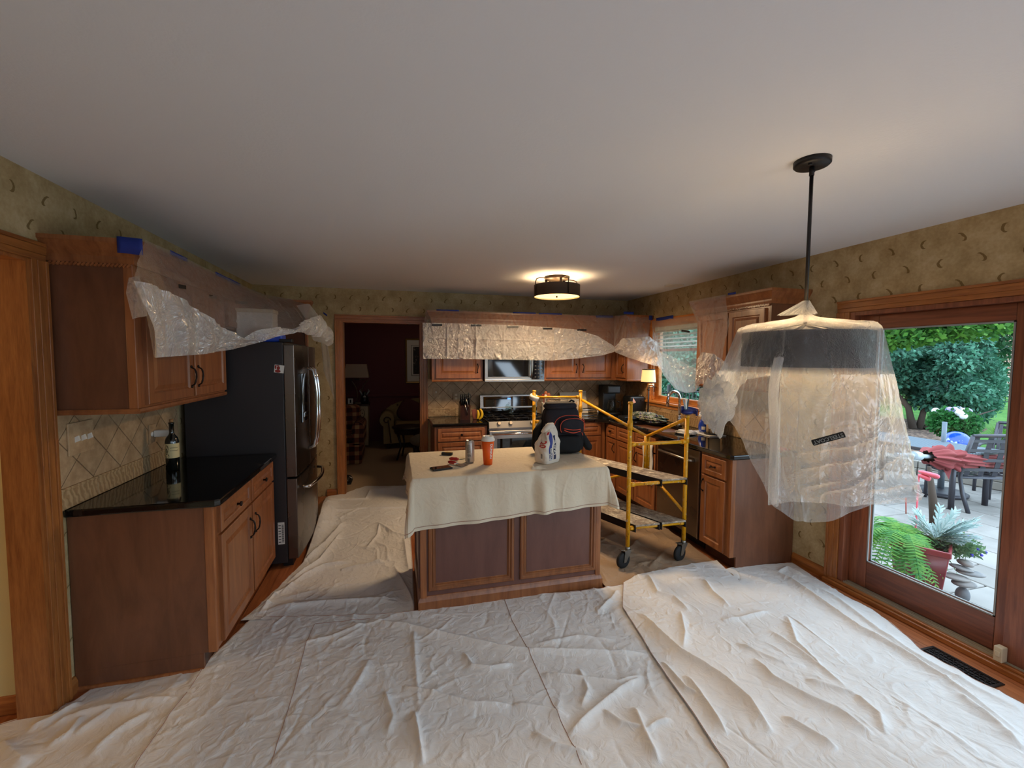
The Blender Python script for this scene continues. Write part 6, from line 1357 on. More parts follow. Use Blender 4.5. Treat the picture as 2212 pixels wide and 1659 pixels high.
# ---- window drape
t_ = thing('plastic_sheet', 'milky plastic drape sagging across the kitchen window', 'plastic sheet', (3.05,4.3,1.8))
DT = [V(3.10,4.84,2.13),V(3.10,4.3,2.125),V(3.09,3.72,2.12)]
DB = [PX(1426,792,2.86),PX(1440,812,2.86),PX(1462,840,2.86),PX(1485,849,2.88),PX(1502,847,2.88),PX(1515,832,2.90)]
film(t_, 'film', DT, DB, [DT[0],PX(1412,740,3.0),DB[0]], [DT[-1],PX(1513,745,3.0),DB[-1]], 100, 80, (-1,-.2,0), lambda u,v: .05*np.sin(PI*v)*np.sin(PI*u), 110, .006, 97, M_FILMT, lines=[((.1,0),(.3,1),.02,.012),((.3,0),(.5,.9),.014,.012),((.9,0),(.8,.9),.014,.012),((.02,0),(.12,1),.02,.01)])
film(t_, 'sagging_film', [PX(1426,760,2.84),PX(1450,768,2.84),PX(1480,785,2.85),PX(1513,800,2.86)], [q+V(-.02,0,-.0) for q in DB], [PX(1426,760,2.84),DB[0]+V(-.02,0,0)], [PX(1513,800,2.86),DB[-1]+V(-.02,0,0)], 80, 60, (-1,-.2,0), lambda u,v: .05*np.sin(PI*v)*np.sin(PI*u), 90, .007, 107, M_FILMP, L1=.12)
marks(t_, [(1472,1490,714)], 3.02, 'x')
# ---- right wall cabinet
t_ = thing('plastic_sheet', 'plastic over the wall cabinet right of the window with a crumpled golden bundle', 'plastic sheet', (2.7,3.4,1.8))
ET = [V(2.73,3.64,2.205),V(2.73,3.4,2.21),V(2.73,3.15,2.205)]; EB = [PX(1512,775,2.66),PX(1530,770,2.60),PX(1560,775,2.56)]
film(t_, 'film', ET, EB, [ET[0],PX(1513,700,2.70),EB[0]], [ET[-1],PX(1580,700,2.66),EB[-1]], 80, 80, (-1,-.3,0), lambda u,v: .03*np.sin(PI*v), 110, .006, 117, M_FILMT, lines=[((.1,0),(.15,1),.02,.012),((.4,.3),(.25,1),.02,.016),((.7,0),(.6,1),.02,.014)])
film(t_, 'bundled_film', [PX(1507,775,2.60),PX(1520,761,2.58),PX(1545,765,2.55),PX(1572,785,2.52)], [PX(1503,845,2.60),PX(1515,828,2.58),PX(1540,836,2.56),PX(1560,855,2.54)], [PX(1507,775,2.60),PX(1505,810,2.62),PX(1503,845,2.60)], [PX(1572,785,2.52),PX(1575,820,2.52),PX(1560,855,2.54)], 90, 90, (-1,-.6,0), lambda u,v: .06*np.sin(PI*v)*np.sin(PI*u), 240, .012, 127, M_FILMW, L1=.09, w1=.012)
# ---- painter's tape
def tape(lb, a, b, h=.024, n=(0,-1,0), up=None):
    a, b = np.array(a), np.array(b); up = V(0,0,1) if up is None else np.array(up, float); n = np.array(n, float); m_ = 6; G = []
    for k in range(m_+1):
        p = a+(b-a)*k/m_+n*(.0015+.001*math.sin(k*2.1)); G.append([p-up*h*.5+up*.001*math.sin(k), p+up*h*.5])
    o = mk('masking_tape', MB().grid(np.array(G)), M_NAVYTAPE); o.modifiers.new('s','SOLIDIFY').thickness = .0008
    tag(o, lb, 'tape')
f_c = 5.098
tape('wide blue tape at the near corner of the left wall cabinet', V(-1.235,2.445,2.165), V(-1.135,2.445,2.16), .075)
tape('blue tape strip on the left crown moulding, nearer one', V(-1.143,2.72,2.20), V(-1.143,2.92,2.20), .022, (1,0,0))
tape('blue tape strip on the left crown moulding, farther one', V(-1.143,3.32,2.20), V(-1.143,3.80,2.20), .022, (1,0,0))
tape('small blue tape on the wall beyond the refrigerator', V(-.80,5.47,2.165), V(-.76,5.47,2.135), .02)
for lb, x0, x1 in (('leftmost blue tape along the back cabinets, next to the doorway',.46,.72),('blue tape on the back cabinets above the left half of the microwave',1.37,1.66),('blue tape on the back cabinets above the right of the microwave',1.70,2.0)): tape(lb, V(x0,f_c,2.202), V(x1,f_c,2.203), .014)
tape('thick blue tape at the right end of the back cabinets', V(2.46,f_c,2.186), V(2.70,f_c,2.19), .028)
tape('blue tape on top of the narrow corner cabinet', V(2.70,4.835,2.215), V(2.84,4.835,2.215), .03)
tape('vertical blue tape scrap at the right edge of the corner cabinet', V(3.05,4.83,2.165), V(3.10,4.83,2.165), .055)
tape('blue tape on the casing above the kitchen window', V(3.095,4.74,2.135), V(3.095,4.40,2.14), .038, (-1,0,0))
tape('blue tape on the crown of the cabinet right of the window', V(2.735,3.14,2.205), V(2.735,3.05,2.205), .018, (-1,0,0))
# ---- bag around the pendant lamp
def lamp_bag():
    x, y = 1.645, 1.445; t_ = thing('plastic_bag_cover', 'large translucent plastic draped over the pendant lamp and hanging far down', 'plastic sheet', (x,y,1.0))
    d = V(x,y)/math.hypot(x,y); tc = -d; rt = V(d[1],-d[0])
    def shell(name, phs, zb, rb, seed, mat, nu, s0=0.0, n1=160, amp=.010, h1=.006, lines=()):
        ph = np.radians(np.linspace(phs[0], phs[1], nu)); nv = 150; S = np.linspace(s0, 1, nv)
        pk = np.radians(np.array([q[0] for q in zb])); Zb = np.interp(ph, pk, [q[1] for q in zb]); Rb = np.interp(ph, pk, rb); Zb = np.convolve(np.pad(Zb,4,'edge'), np.ones(9)/9, 'valid')
        P_, S_ = np.meshgrid(ph, S, indexing='ij'); Zb = Zb[:,None]; Rb = Rb[:,None]
        a = np.clip(S_/.10,0,1); b = np.clip((S_-.10)/.22,0,1); c = np.clip((S_-.32)/.68,0,1)
        r = .012+.012*a**2+(.226)*b; z = 1.885-.045*a-.055*b**.6
        r = np.where(c > 0, .246+(Rb-.246)*c**.9, r); z = np.where(c > 0, 1.785+(Zb-1.785)*c, z)
        Uc = P_*.40; Vc = np.where(c > 0, .35+(1.785-z), S_)
        H = creases(Uc, Vc, n1, h1, .010, .13, seed)+creases(Uc, Vc, n1//2, h1*1.5, .014, .25, seed+1, ang=PI/2-.15, spread=.8)
        for a_, b_, h, w_ in lines: H += ridge(Uc, Vc, [(math.radians(a_[0])*.40,.35+1.785-a_[1]),(math.radians(b_[0])*.40,.35+1.785-b_[1])], h, w_)
        r = r+H*np.clip(.04+c*1.3-.12,.04,1)+(amp*np.sin(P_*9+seed)+amp*.7*np.sin(P_*17+S_*6))*c*c
        z = z+.012*np.sin(P_*7+1)*np.clip(b*(1-c)*2,0,1)*.5+np.where(c<=0,H*.5*b,0)
        X = x+r*(np.cos(P_)*tc[0]+np.sin(P_)*rt[0]); Y = y+r*(np.cos(P_)*tc[1]+np.sin(P_)*rt[1])
        o = mk(name, MB().grid(np.stack([X,Y,z],-1)), [mat, M_FILMT], t_)
        oz = WORLD[o.name][2]; zc = np.array([p.center[2]+oz for p in o.data.polygons]); o.data.polygons.foreach_set('material_index', (zc > 1.60).astype(np.int32)); return o
    # front and right curtain
    zf = [(-16,1.10),(0,1.13),(30,1.14),(60,1.15),(85,1.165),(110,1.18)]; rf = [.27,.29,.31,.34,.375,.36]
    LN = [((-5,1.30),(60,1.40),.010,.006),((0,1.25),(40,1.32),.012,.006),((10,1.16),(70,1.33),.014,.007),((40,1.20),(75,1.22),.022,.010),((42,1.16),(80,1.18),.018,.009),((35,1.12),(75,1.17),.016,.008),((-14,1.55),(-12,1.05),.014,.012),((52,1.62),(58,1.35),.018,.016),((0,1.18),(30,1.24),.012,.006)]
    shell('front_curtain', (-16,110), zf, rf, 3, M_FILMP, 230, lines=LN, n1=200)
    # far side curtain, hanging lowest
    zb = [(100,1.15),(130,1.02),(155,.90),(180,.87),(200,.93),(215,1.10),(235,1.33),(250,1.40)]; rb = [.36,.34,.30,.29,.29,.30,.32,.34]
    shell('back_curtain', (100,250), zb, rb, 9, M_FILMT, 200, n1=200, h1=.008)
    # left side, short and bunched
    zl = [(238,1.40),(262,1.42),(280,1.39),(300,1.40),(312,1.46),(320,1.57),(345,1.60),(360,1.50)]; rl = [.33,.35,.37,.36,.33,.28,.27,.27]
    shell('side_curtain', (238,346), zl, rl, 15, M_FILMP, 170, n1=200, h1=.007, amp=.016, lines=[((262,1.6),(300,1.45),.02,.012),((285,1.7),(300,1.4),.016,.012)])
    # rolled front edge that hangs beside the opening
    pts = []; G = []
    for k in range(60):
        q = k/59; zz = 1.66-.56*q; ph = math.radians(-17-2*math.sin(q*5)); rr = .262+.02*q+.012*math.sin(q*9); G.append([(x+(rr+.022*math.cos(a))*(math.cos(ph+.06*math.sin(a))*tc[0]+math.sin(ph+.06*math.sin(a))*rt[0]), y+(rr+.022*math.cos(a))*(math.cos(ph+.06*math.sin(a))*tc[1]+math.sin(ph+.06*math.sin(a))*rt[1]), zz+.004*math.sin(a*3+q*20)) for a in np.linspace(0,2*PI,13)])
    mk('rolled_edge', MB().grid(np.array(G)), M_FILM, t_)
    # bunched tail at the upper left corner
    c = V(x,y)+tc*.20+rt*-.30; heapP = []
    rs = np.random.RandomState(7); n = 50; A = np.zeros((n+1,n//2+1,3)); fq = rs.uniform(2,6,(7,3)); pp = rs.uniform(0,6,7)
    for i in range(n+1):
        for j in range(n//2+1):
            a = 2*PI*(i%n)/n; b = -PI/2+PI*j/(n//2); dd = V(math.cos(b)*math.cos(a),math.cos(b)*math.sin(a),math.sin(b)); w_ = 1+.75*sum(abs(math.sin(dd@fq[k]+pp[k]))-.6 for k in range(7))/2.2
            A[i,j] = (c[0]+dd[0]*w_*(.050-.018*dd[2]*-1), c[1]+dd[1]*w_*(.050+.018*dd[2]), 1.475+dd[2]*w_*.085-.02*abs(math.sin(a*3)))
    mk('bunched_corner', MB().grid(A), M_FILM, t_)
    # gathered neck around the rod
    G = []
    for k in range(10):
        q = k/9; G.append([(x+(.013+.022*q*(1+.35*math.sin(a*7+q*3)))*math.cos(a)-.06*q*rt[0]*(math.cos(a)<0), y+(.013+.022*q*(1+.35*math.sin(a*7+q*3)))*math.sin(a)-.06*q*rt[1]*(math.cos(a)<0), 1.895-.055*q) for a in np.linspace(0,2*PI,43)])
    mk('gathered_neck', MB().grid(np.array(G)), M_FILM, t_)
    # printed brand plate, upside down on the front curtain
    n = np.array((tc[0],tc[1],0)); o_ = V(x,y,0)+n*.335
    def onp(px_, py_):
        r_ = _ray(px_,py_); tt = (n@(o_-V(0,0,CAM_H)))/(n@r_); return V(0,0,CAM_H)+r_*tt
    a, b = onp(1755,957), onp(1824,938); u = (b-a); Lw = np.linalg.norm(u); u = u/Lw; v = np.cross(n,u); v /= np.linalg.norm(v)
    c0 = (a+b)/2; hh = .0105
    pl = [c0+u*(sx*Lw/2*1.02)+v*(sy*hh) for sx,sy in ((-.97,-1),(.97,-1),(1,-.5),(1,.5),(.97,1),(-.97,1),(-1,.5),(-1,-.5))]
    lp = mk('printed_plate', MB().add(pl+[q+n*.0006 for q in pl], [tuple(range(8)),tuple(range(15,7,-1))]), M_BLACKP, t_, label='black printed brand plate')
    lettering('STEELCOAT', .0178, lambda p, q: c0-u*p*(.95)-v*q+n*.0012, M_GREY, lp, stretch=1.0)
lamp_bag()
# ================================================================== LIVING ROOM SEEN THROUGH THE DOORWAY
def living():
    ivory = base('ivory_dresser_paint', srgb(188,168,134), .6); brn = base('brown_fretwork', srgb(66,40,28), .6)
    t_ = thing('dresser', 'ivory dresser with dark scrollwork on its drawers, left in the living room', 'dresser', (-.98,8.65,0)); x0, x1, y0, y1 = -1.50,-.50,8.45,8.90
    mk('case', MB().box((x0,y0,.02),(x1,y1,.76)), ivory, t_, bevel=.004); mk('top', MB().box((x0-.02,y0-.02,.76),(x1+.02,y1,.79)), brn, t_, bevel=.004)
    f = frame((0,y0,0),(1,0,0),(0,0,1),(0,-1,0))
    for r in range(3):
        for k in range(2):
            ax, az = x0+.03+k*.48, .06+r*.23
            d = mk('drawer', MB().rings(f, ax, az, .46, .21, [(0,0),(0,.012),(.004,.015),(.02,.015),(.024,.011)]), ivory, t_); mb = MB()
            for j in range(4):
                cx = ax+.07+j*.107
                for sg in (-1,1): mb.tube([(cx+sg*(.008+.030*abs(math.sin(q*.55))), y0-.0125, az+.105+sg*.0+(.07*math.cos(q*.55))) for q in range(10)], .0042, 5)
                mb.ball((cx,y0-.013,az+.105), (.012,.004,.012), 8, 6)
            mk('scrollwork', mb, brn, d); knob(d, f, ax+.23, az+.105, .012)
    t_ = thing('table_lamp', 'unlit table lamp with a pale rectangular shade on the living room dresser', 'lamp', (-.68,8.65,.79))
    cx, cy = -.66, 8.62; g = base('pewter_lamp_metal', srgb(120,100,80), .4, .6)
    mk('base', MB().box((cx-.08,cy-.05,.79),(cx+.08,cy+.05,.815)), g, t_, bevel=.003)
    for sg in (-1,1): mk('curved_leg', MB().tube([(cx+sg*(.032+.055*((q-4)/8)**2*2.2),cy,.815+.42*q/12) for q in range(13)], .009, 8), g, t_)
    mk('top_bar', MB().tube([(cx-.085,cy,1.238),(cx+.085,cy,1.238)], .008, 8), g, t_); mk('stem', MB().tube([(cx,cy,1.238),(cx,cy,1.32)], .006, 8), g, t_)
    mk('lamp_shade', MB().add([(cx-.255,cy-.12,1.28),(cx+.175,cy-.12,1.28),(cx+.175,cy+.12,1.28),(cx-.255,cy+.12,1.28),(cx-.22,cy-.09,1.53),(cx+.14,cy-.09,1.53),(cx+.14,cy+.09,1.53),(cx-.22,cy+.09,1.53)], [(0,1,5,4),(1,2,6,5),(2,3,7,6),(3,0,4,7),(4,5,6,7)]), base('grey_beige_shade', srgb(176,156,138), .8), t_)
    for nm, lb, px_, w_, h, m in (('framed_photo','small white framed picture in front of the dresser lamp',(757,857),.075,.09,M_WHITEP),('vase','dark ornament with silver ears right of the dresser lamp',(787,850),.0,.0,M_BLACKP)):
        p = PY(px_[0],px_[1],8.52)
        if nm == 'framed_photo':
            t_ = thing(nm, lb, 'picture frame', (p[0],8.52,.79)); mk('frame', MB().rings(frame((0,8.52,0),(1,0,0),(0,0,1),(0,-1,0)), p[0]-.045, .791, .09, .105, [(0,-.01),(0,.006),(.02,.006),(.022,.0)]), m, t_); mk('picture', MB().box((p[0]-.012,8.5165,.815),(p[0]+.014,8.519,.875)), M_BLACKP, t_)
        else:
            t_ = thing('figurine', lb, 'ornament', (p[0],8.52,.79)); mk('figure_body', MB().lathe([(0,0),(.06,0),(.075,.06),(.06,.13),(.035,.17),(.04,.2),(0,.24)], (p[0],8.55,.791), 20), m, t_)
            for sg in (-1,1): mk('ear', MB().tube([(p[0]+sg*.03,8.55,.95),(p[0]+sg*.085,8.55,1.03),(p[0]+sg*.07,8.55,1.06)], [.02,.014,.004], 8), M_GREY, t_)
            mk('chest_patch', MB().ball((p[0],8.50,.90), (.03,.012,.05)), M_GREY, t_)
    # framed print
    gold = base('dull_gold_frame', srgb(150,118,66), .4, .5); t_ = thing('framed_picture', 'gold-framed picture with wide white mat on the dark red wall', 'picture', (.50,8.97,1.6))
    f = frame((0,8.995,0),(1,0,0),(0,0,1),(0,-1,0)); mk('frame', MB().rings(f, .19, 1.14, .68, .90, [(0,0),(0,.02),(.01,.028),(.03,.022),(.036,.012)], True), gold, t_)
    mk('mat_board', MB().box((.225,8.983,1.175),(.835,8.986,2.005)), M_WHITEP, t_); mk('inner_line', MB().rings(f, .31, 1.29, .44, .62, [(0,.009),(0,.0125),(.008,.0125),(.008,.009)], True), M_BLACKP, t_)
    art = base('dark_engraving', srgb(30,24,24), .6); t = NT(art); nz = t.n('ShaderNodeTexNoise', Scale=17.0, Detail=8.0, Roughness=.75); t.l(t.pos(), nz.inputs['Vector']); t.l(t.ramp(nz.outputs[0], [(.5, srgb(20,16,18)), (.6, srgb(60,40,32)), (.66, srgb(190,180,168))]), t.b.inputs['Base Color'])
    mk('print', MB().box((.345,8.98,1.325),(.725,8.984,1.875)), art, t_)
    # tufted sofa
    fab = base('olive_cream_upholstery', srgb(150,128,88), .9); t_ = thing('sofa', 'tufted cream sofa with rolled arms in the living room', 'sofa', (.65,8.45,0))
    cx, cy = .80, 8.52; nu, nv = 60, 24; A = np.zeros((nu+1,nv+1,3))
    for i in range(nu+1):
        u = i/nu*2-1
        for j in range(nv+1):
            v = j/nv; top = .90-.20*abs(u)**3.5-.03; z = .38+(top-.38)*v
            tuft = 0
            for k in range(-4,5):
                for r, zz in ((0,.58),(1,.74)):
                    d2 = ((u*.98-(k*.22+.11*r))/.045)**2+((z-zz)/.045)**2; tuft += .05*math.exp(-d2)
            A[i,j] = (cx+u*.98, cy+.22+.10*(1-v)*-1+tuft-.06*math.sin(PI*v)*0, z)
    mk('back_cushion', MB().grid(A).box((cx-.9,cy+.25,.1),(cx+.9,cy+.42,.72)), fab, t_)
    for k in range(-4,5):
        for r, zz in ((0,.58),(1,.74)):
            xx = k*.22+.11*r
            if abs(xx) < .9 and not (r and abs(xx) > .8): mk('tuft_button', MB().ball((cx+xx,cy+.165+(.0 if r else -.02),zz), (.016,.01,.016), 8, 6), brn, t_)
    mk('seat', MB().box((cx-.82,cy-.42,.30),(cx+.82,cy+.16,.46)), fab, t_, bevel=.04); mk('base_rail', MB().box((cx-.86,cy-.40,.10),(cx+.86,cy+.3,.31)), fab, t_, bevel=.01)
    for sg in (-1,1):
        ax = cx+sg*.93; mk('arm', MB().box((ax-.09,cy-.42,.10),(ax+.09,cy+.3,.50)).tube([(ax-sg*-.03,cy-.44,.53),(ax-sg*-.03,cy+.28,.53)], .125, 20), fab, t_)
        mk('arm_scroll', MB().tube([(ax+sg*.03+.07*math.cos(q*.5)*(1-q*.05), cy-.448, .53+.07*math.sin(q*.5)*(1-q*.05)) for q in range(14)]+[(ax-sg*.04,cy-.448,.12)], .012, 6), brn, t_)
        for yy in (-.36,.28): mk('foot', MB().tube([(ax,cy+yy,.0),(ax,cy+yy,.11)], [.025,.04], 10), brn, t_)
    pl = base('plum_cushion', srgb(86,40,46), .85); R_ = Matrix.Rotation(.5,3,'Y'); A = MB().ball((0,0,0), (.25,.09,.25), 24, 14)
    A.v = [tuple(R_@Vector((math.copysign(abs(v_[0]/.25)**.6,v_[0])*.25, v_[1], math.copysign(abs(v_[2]/.25)**.6,v_[2])*.22))+Vector((cx-.52,cy-.02,.62))) for v_ in A.v]
    tag(mk('throw_pillow', A, pl), 'plum throw pillow leaning on the left arm of the sofa', 'pillow')
    # plaid armchair
    pm = base('plaid_upholstery', srgb(120,60,44), .9); t = NT(pm); g_ = t.n('ShaderNodeNewGeometry'); sp = t.n('ShaderNodeSeparateXYZ'); t.l(g_.outputs['Position'], sp.inputs[0])
    a = t.math('SINE', t.math('MULTIPLY', t.math('ADD', sp.outputs[0], sp.outputs[1]), 42.0)); b = t.math('SINE', t.math('MULTIPLY', sp.outputs[2], 46.0)); c = t.math('ADD', t.math('MULTIPLY', t.math('GREATER_THAN', a, .2), .5), t.math('MULTIPLY', t.math('GREATER_THAN', b, .2), .5))
    t.l(t.ramp(c, [(.0, srgb(66,26,24)), (.5, srgb(128,76,52)), (1.0, srgb(186,146,104))]), t.b.inputs['Base Color'])
    t_ = thing('armchair', 'red and tan plaid armchair just inside the doorway on the left', 'armchair', (-.9,7.4,0)); cx, cy = -.92, 7.42
    mk('base_skirt', MB().box((cx-.40,cy-.36,.0),(cx+.40,cy+.36,.34)), pm, t_, bevel=.02); mk('seat_cushion', MB().box((cx-.30,cy-.34,.34),(cx+.30,cy+.22,.46)), pm, t_, bevel=.04); mk('back', MB().box((cx-.34,cy+.16,.34),(cx+.34,cy+.40,.86)), pm, t_, bevel=.06)
    for sg in (-1,1): mk('arm', MB().box((cx+sg*.35-.08,cy-.36,.3),(cx+sg*.35+.08,cy+.34,.56)).tube([(cx+sg*.35,cy-.37,.56),(cx+sg*.35,cy+.34,.56)], .09, 16), pm, t_)
    # occasional table and upholstered chair at the right jamb
    dk = base('dark_walnut', srgb(44,26,20), .4); t_ = thing('side_table', 'small dark round table before the sofa', 'table', (.16,7.3,0)); mk('table_top', MB().lathe([(0,.50),(.26,.50),(.27,.52),(.26,.535),(0,.535)], (.20,7.3,0), 32).lathe([(.22,.42),(.24,.50)], (.20,7.3,0), 32), dk, t_)
    for k in range(4): a = k*PI/2+.5; mk('leg', MB().tube([(.20+.20*math.cos(a),7.3+.20*math.sin(a),.44),(.20+.14*math.cos(a),7.3+.14*math.sin(a),.22),(.20+.22*math.cos(a),7.3+.22*math.sin(a),0)], [.025,.014,.016], 8), dk, t_)
    gy = base('grey_taupe_fabric', srgb(126,116,98), .9); t_ = thing('side_chair', 'grey upholstered chair partly hidden by the right door jamb', 'chair', (.45,6.6,0)); cx, cy = .48, 6.6
    mk('seat', MB().ball((cx-.02,cy,.42), (.27,.27,.10), 28, 12), gy, t_); A = []
    for i in range(25):
        a = math.radians(-70+200*i/24); A.append([(cx+.10+.25*math.cos(a)*(1+.1*j/8), cy+.26*math.sin(a), .46+.42*(j/8)*(1-.25*abs(i-12)/12)) for j in range(9)])
    o = mk('back', MB().grid(np.array(A)), gy, t_); o.modifiers.new('s','SOLIDIFY').thickness = .06
    for sx in (-1,1):
        for sy in (-1,1): mk('leg', MB().tube([(cx+sx*.18,cy+sy*.18,.36),(cx+sx*.21,cy+sy*.21,0)], [.022,.012], 8), dk, t_)
    t_ = thing('shoe', 'black shoe on the carpet by the left door jamb', 'shoe', (-.63,6.05,0)); mk('upper', MB().ball((-.64,6.05,.045), (.075,.13,.05), 20, 10), M_BLACKP, t_); mk('sole', MB().box((-.71,5.93,.0),(-.57,6.17,.022)), M_RUBBER, t_, bevel=.01); mk('lace', MB().tube([(-.60,6.0,.09),(-.565,5.99,.07)], .005, 6), M_WHITEP, t_)
    point('living_room_light', (.6,7.2,2.1), 2.6, (1.0,.72,.46), .2)
    point('hallway_light', (-3.0,1.85,1.75), 15, (1.0,.60,.24), .12)
living()

# ================================================================== OUTSIDE
ZP = -.15
def leafmat(name, c1, c2, sc=3.0, rough=.55, tr=.35):
    c1, c2 = (tuple(q*.62 for q in c[:3])+(1,) for c in (c1, c2))
    m = bpy.data.materials.new(name); m.use_nodes = True; nt = m.node_tree; b = nt.nodes['Principled BSDF']; out = nt.nodes['Material Output']; MAT[name] = m; t = NT(m)
    g = t.n('ShaderNodeNewGeometry'); nz = t.n('ShaderNodeTexNoise', Scale=sc, Detail=4.0); t.l(g.outputs['Position'], nz.inputs['Vector'])
    f = t.math('ADD', t.math('MULTIPLY', nz.outputs[0], .6), t.math('MULTIPLY', g.outputs['Random Per Island'], .4)); c = t.ramp(f, [(.25, c2), (.7, c1)])
    t.l(c, b.inputs['Base Color']); b.inputs['Roughness'].default_value = rough; b.inputs['Specular IOR Level'].default_value = .3
    tl = t.n('ShaderNodeBsdfTranslucent'); t.l(c, tl.inputs[0]); mx = t.n('ShaderNodeMixShader'); mx.inputs[0].default_value = tr; t.l(b.outputs[0], mx.inputs[1]); t.l(tl.outputs[0], mx.inputs[2]); t.l(mx.outputs[0], out.inputs[0]); return m
L_YEW = leafmat('blue_green_yew', srgb(120,190,160), srgb(26,66,54), 2.2); L_ARB = leafmat('arborvitae_green', srgb(120,186,156), srgb(60,122,96)); L_MAP = leafmat('maple_leaf', srgb(126,184,76), srgb(56,116,60), tr=.5)
L_SPR = leafmat('spruce_needles', srgb(92,128,112), srgb(34,62,52)); L_LIME = leafmat('lime_foliage', srgb(140,200,74), srgb(60,130,50)); L_DK = leafmat('dark_hedge', srgb(74,130,84), srgb(30,70,48))
L_FERN = leafmat('fern_green', srgb(176,240,110), srgb(90,190,110), 9.0, tr=.5); L_DUST = leafmat('silver_dusty_foliage', srgb(240,255,255), srgb(190,226,224), 9.0); L_SAGE = leafmat('fine_grey_green', srgb(140,180,120), srgb(80,130,90), 9.0)
M_BARK = base('bark', srgb(70,58,50), .95)
def leaves(name, ells, n, size, mat, parent, seed, asp=.45, droop=0.0, shell=.55, flat=0.0):
    rs = np.random.RandomState(seed); E_ = np.array(ells, float); vol = (E_[:,3]*E_[:,4]*E_[:,5])**(2/3); k = rs.choice(len(E_), n, p=vol/vol.sum())
    d = rs.normal(size=(n,3)); d /= np.linalg.norm(d,axis=1)[:,None]; r = (shell+(1-shell)*rs.rand(n))[:,None]
    P = E_[k,:3]+d*E_[k,3:6]*r; P += rs.normal(size=(n,3))*E_[k,3:6]*.04
    a = rs.normal(size=(n,3))+d*.9; a[:,2] += -droop; a[:,2] *= (1-flat); a /= np.linalg.norm(a,axis=1)[:,None]
    b = np.cross(a, rs.normal(size=(n,3))); b /= np.linalg.norm(b,axis=1)[:,None]; s_ = size*rs.uniform(.6,1.4,(n,1))
    Vt = np.stack([P, P+a*s_*.5+b*s_*asp*.5, P+a*s_, P+a*s_*.5-b*s_*asp*.5], 1).reshape(-1,3); F = np.arange(n*4).reshape(-1,4)
    me = bpy.data.meshes.new(name); me.vertices.add(n*4); me.vertices.foreach_set('co', (Vt-np.array(wpos(parent))).ravel()); me.loops.add(n*4); me.polygons.add(n)
    me.loops.foreach_set('vertex_index', F.ravel()); me.polygons.foreach_set('loop_start', np.arange(n)*4); me.update(); me.validate(); me.materials.append(mat)
    o = bpy.data.objects.new(name, me); col.objects.link(o); o.parent = parent; WORLD[o.name] = wpos(parent); o['kind'] = 'stuff'; return o
def plant(nm, lb, cat, base_, ells, n, size, mat, seed, trunk=None, group=None, **kw):
    t_ = thing(nm, lb, cat, base_, group); leaves('foliage', ells, int(n*1.9), size*.66, mat, t_, seed, **kw)
    if trunk:
        for tk in trunk: mk('trunk', MB().tube(tk[0], tk[1], 8), M_BARK, t_)
    return t_
def clump(c, R_, n, r, seed):
    rs = np.random.RandomState(seed); out = []
    for k in range(n):
        d = rs.normal(size=3); d /= np.linalg.norm(d); q = rs.rand()**.4; rr = r*rs.uniform(.7,1.3); out.append((c[0]+d[0]*R_[0]*q, c[1]+d[1]*R_[1]*q, c[2]+d[2]*R_[2]*q, rr, rr, rr*.62))
    return out
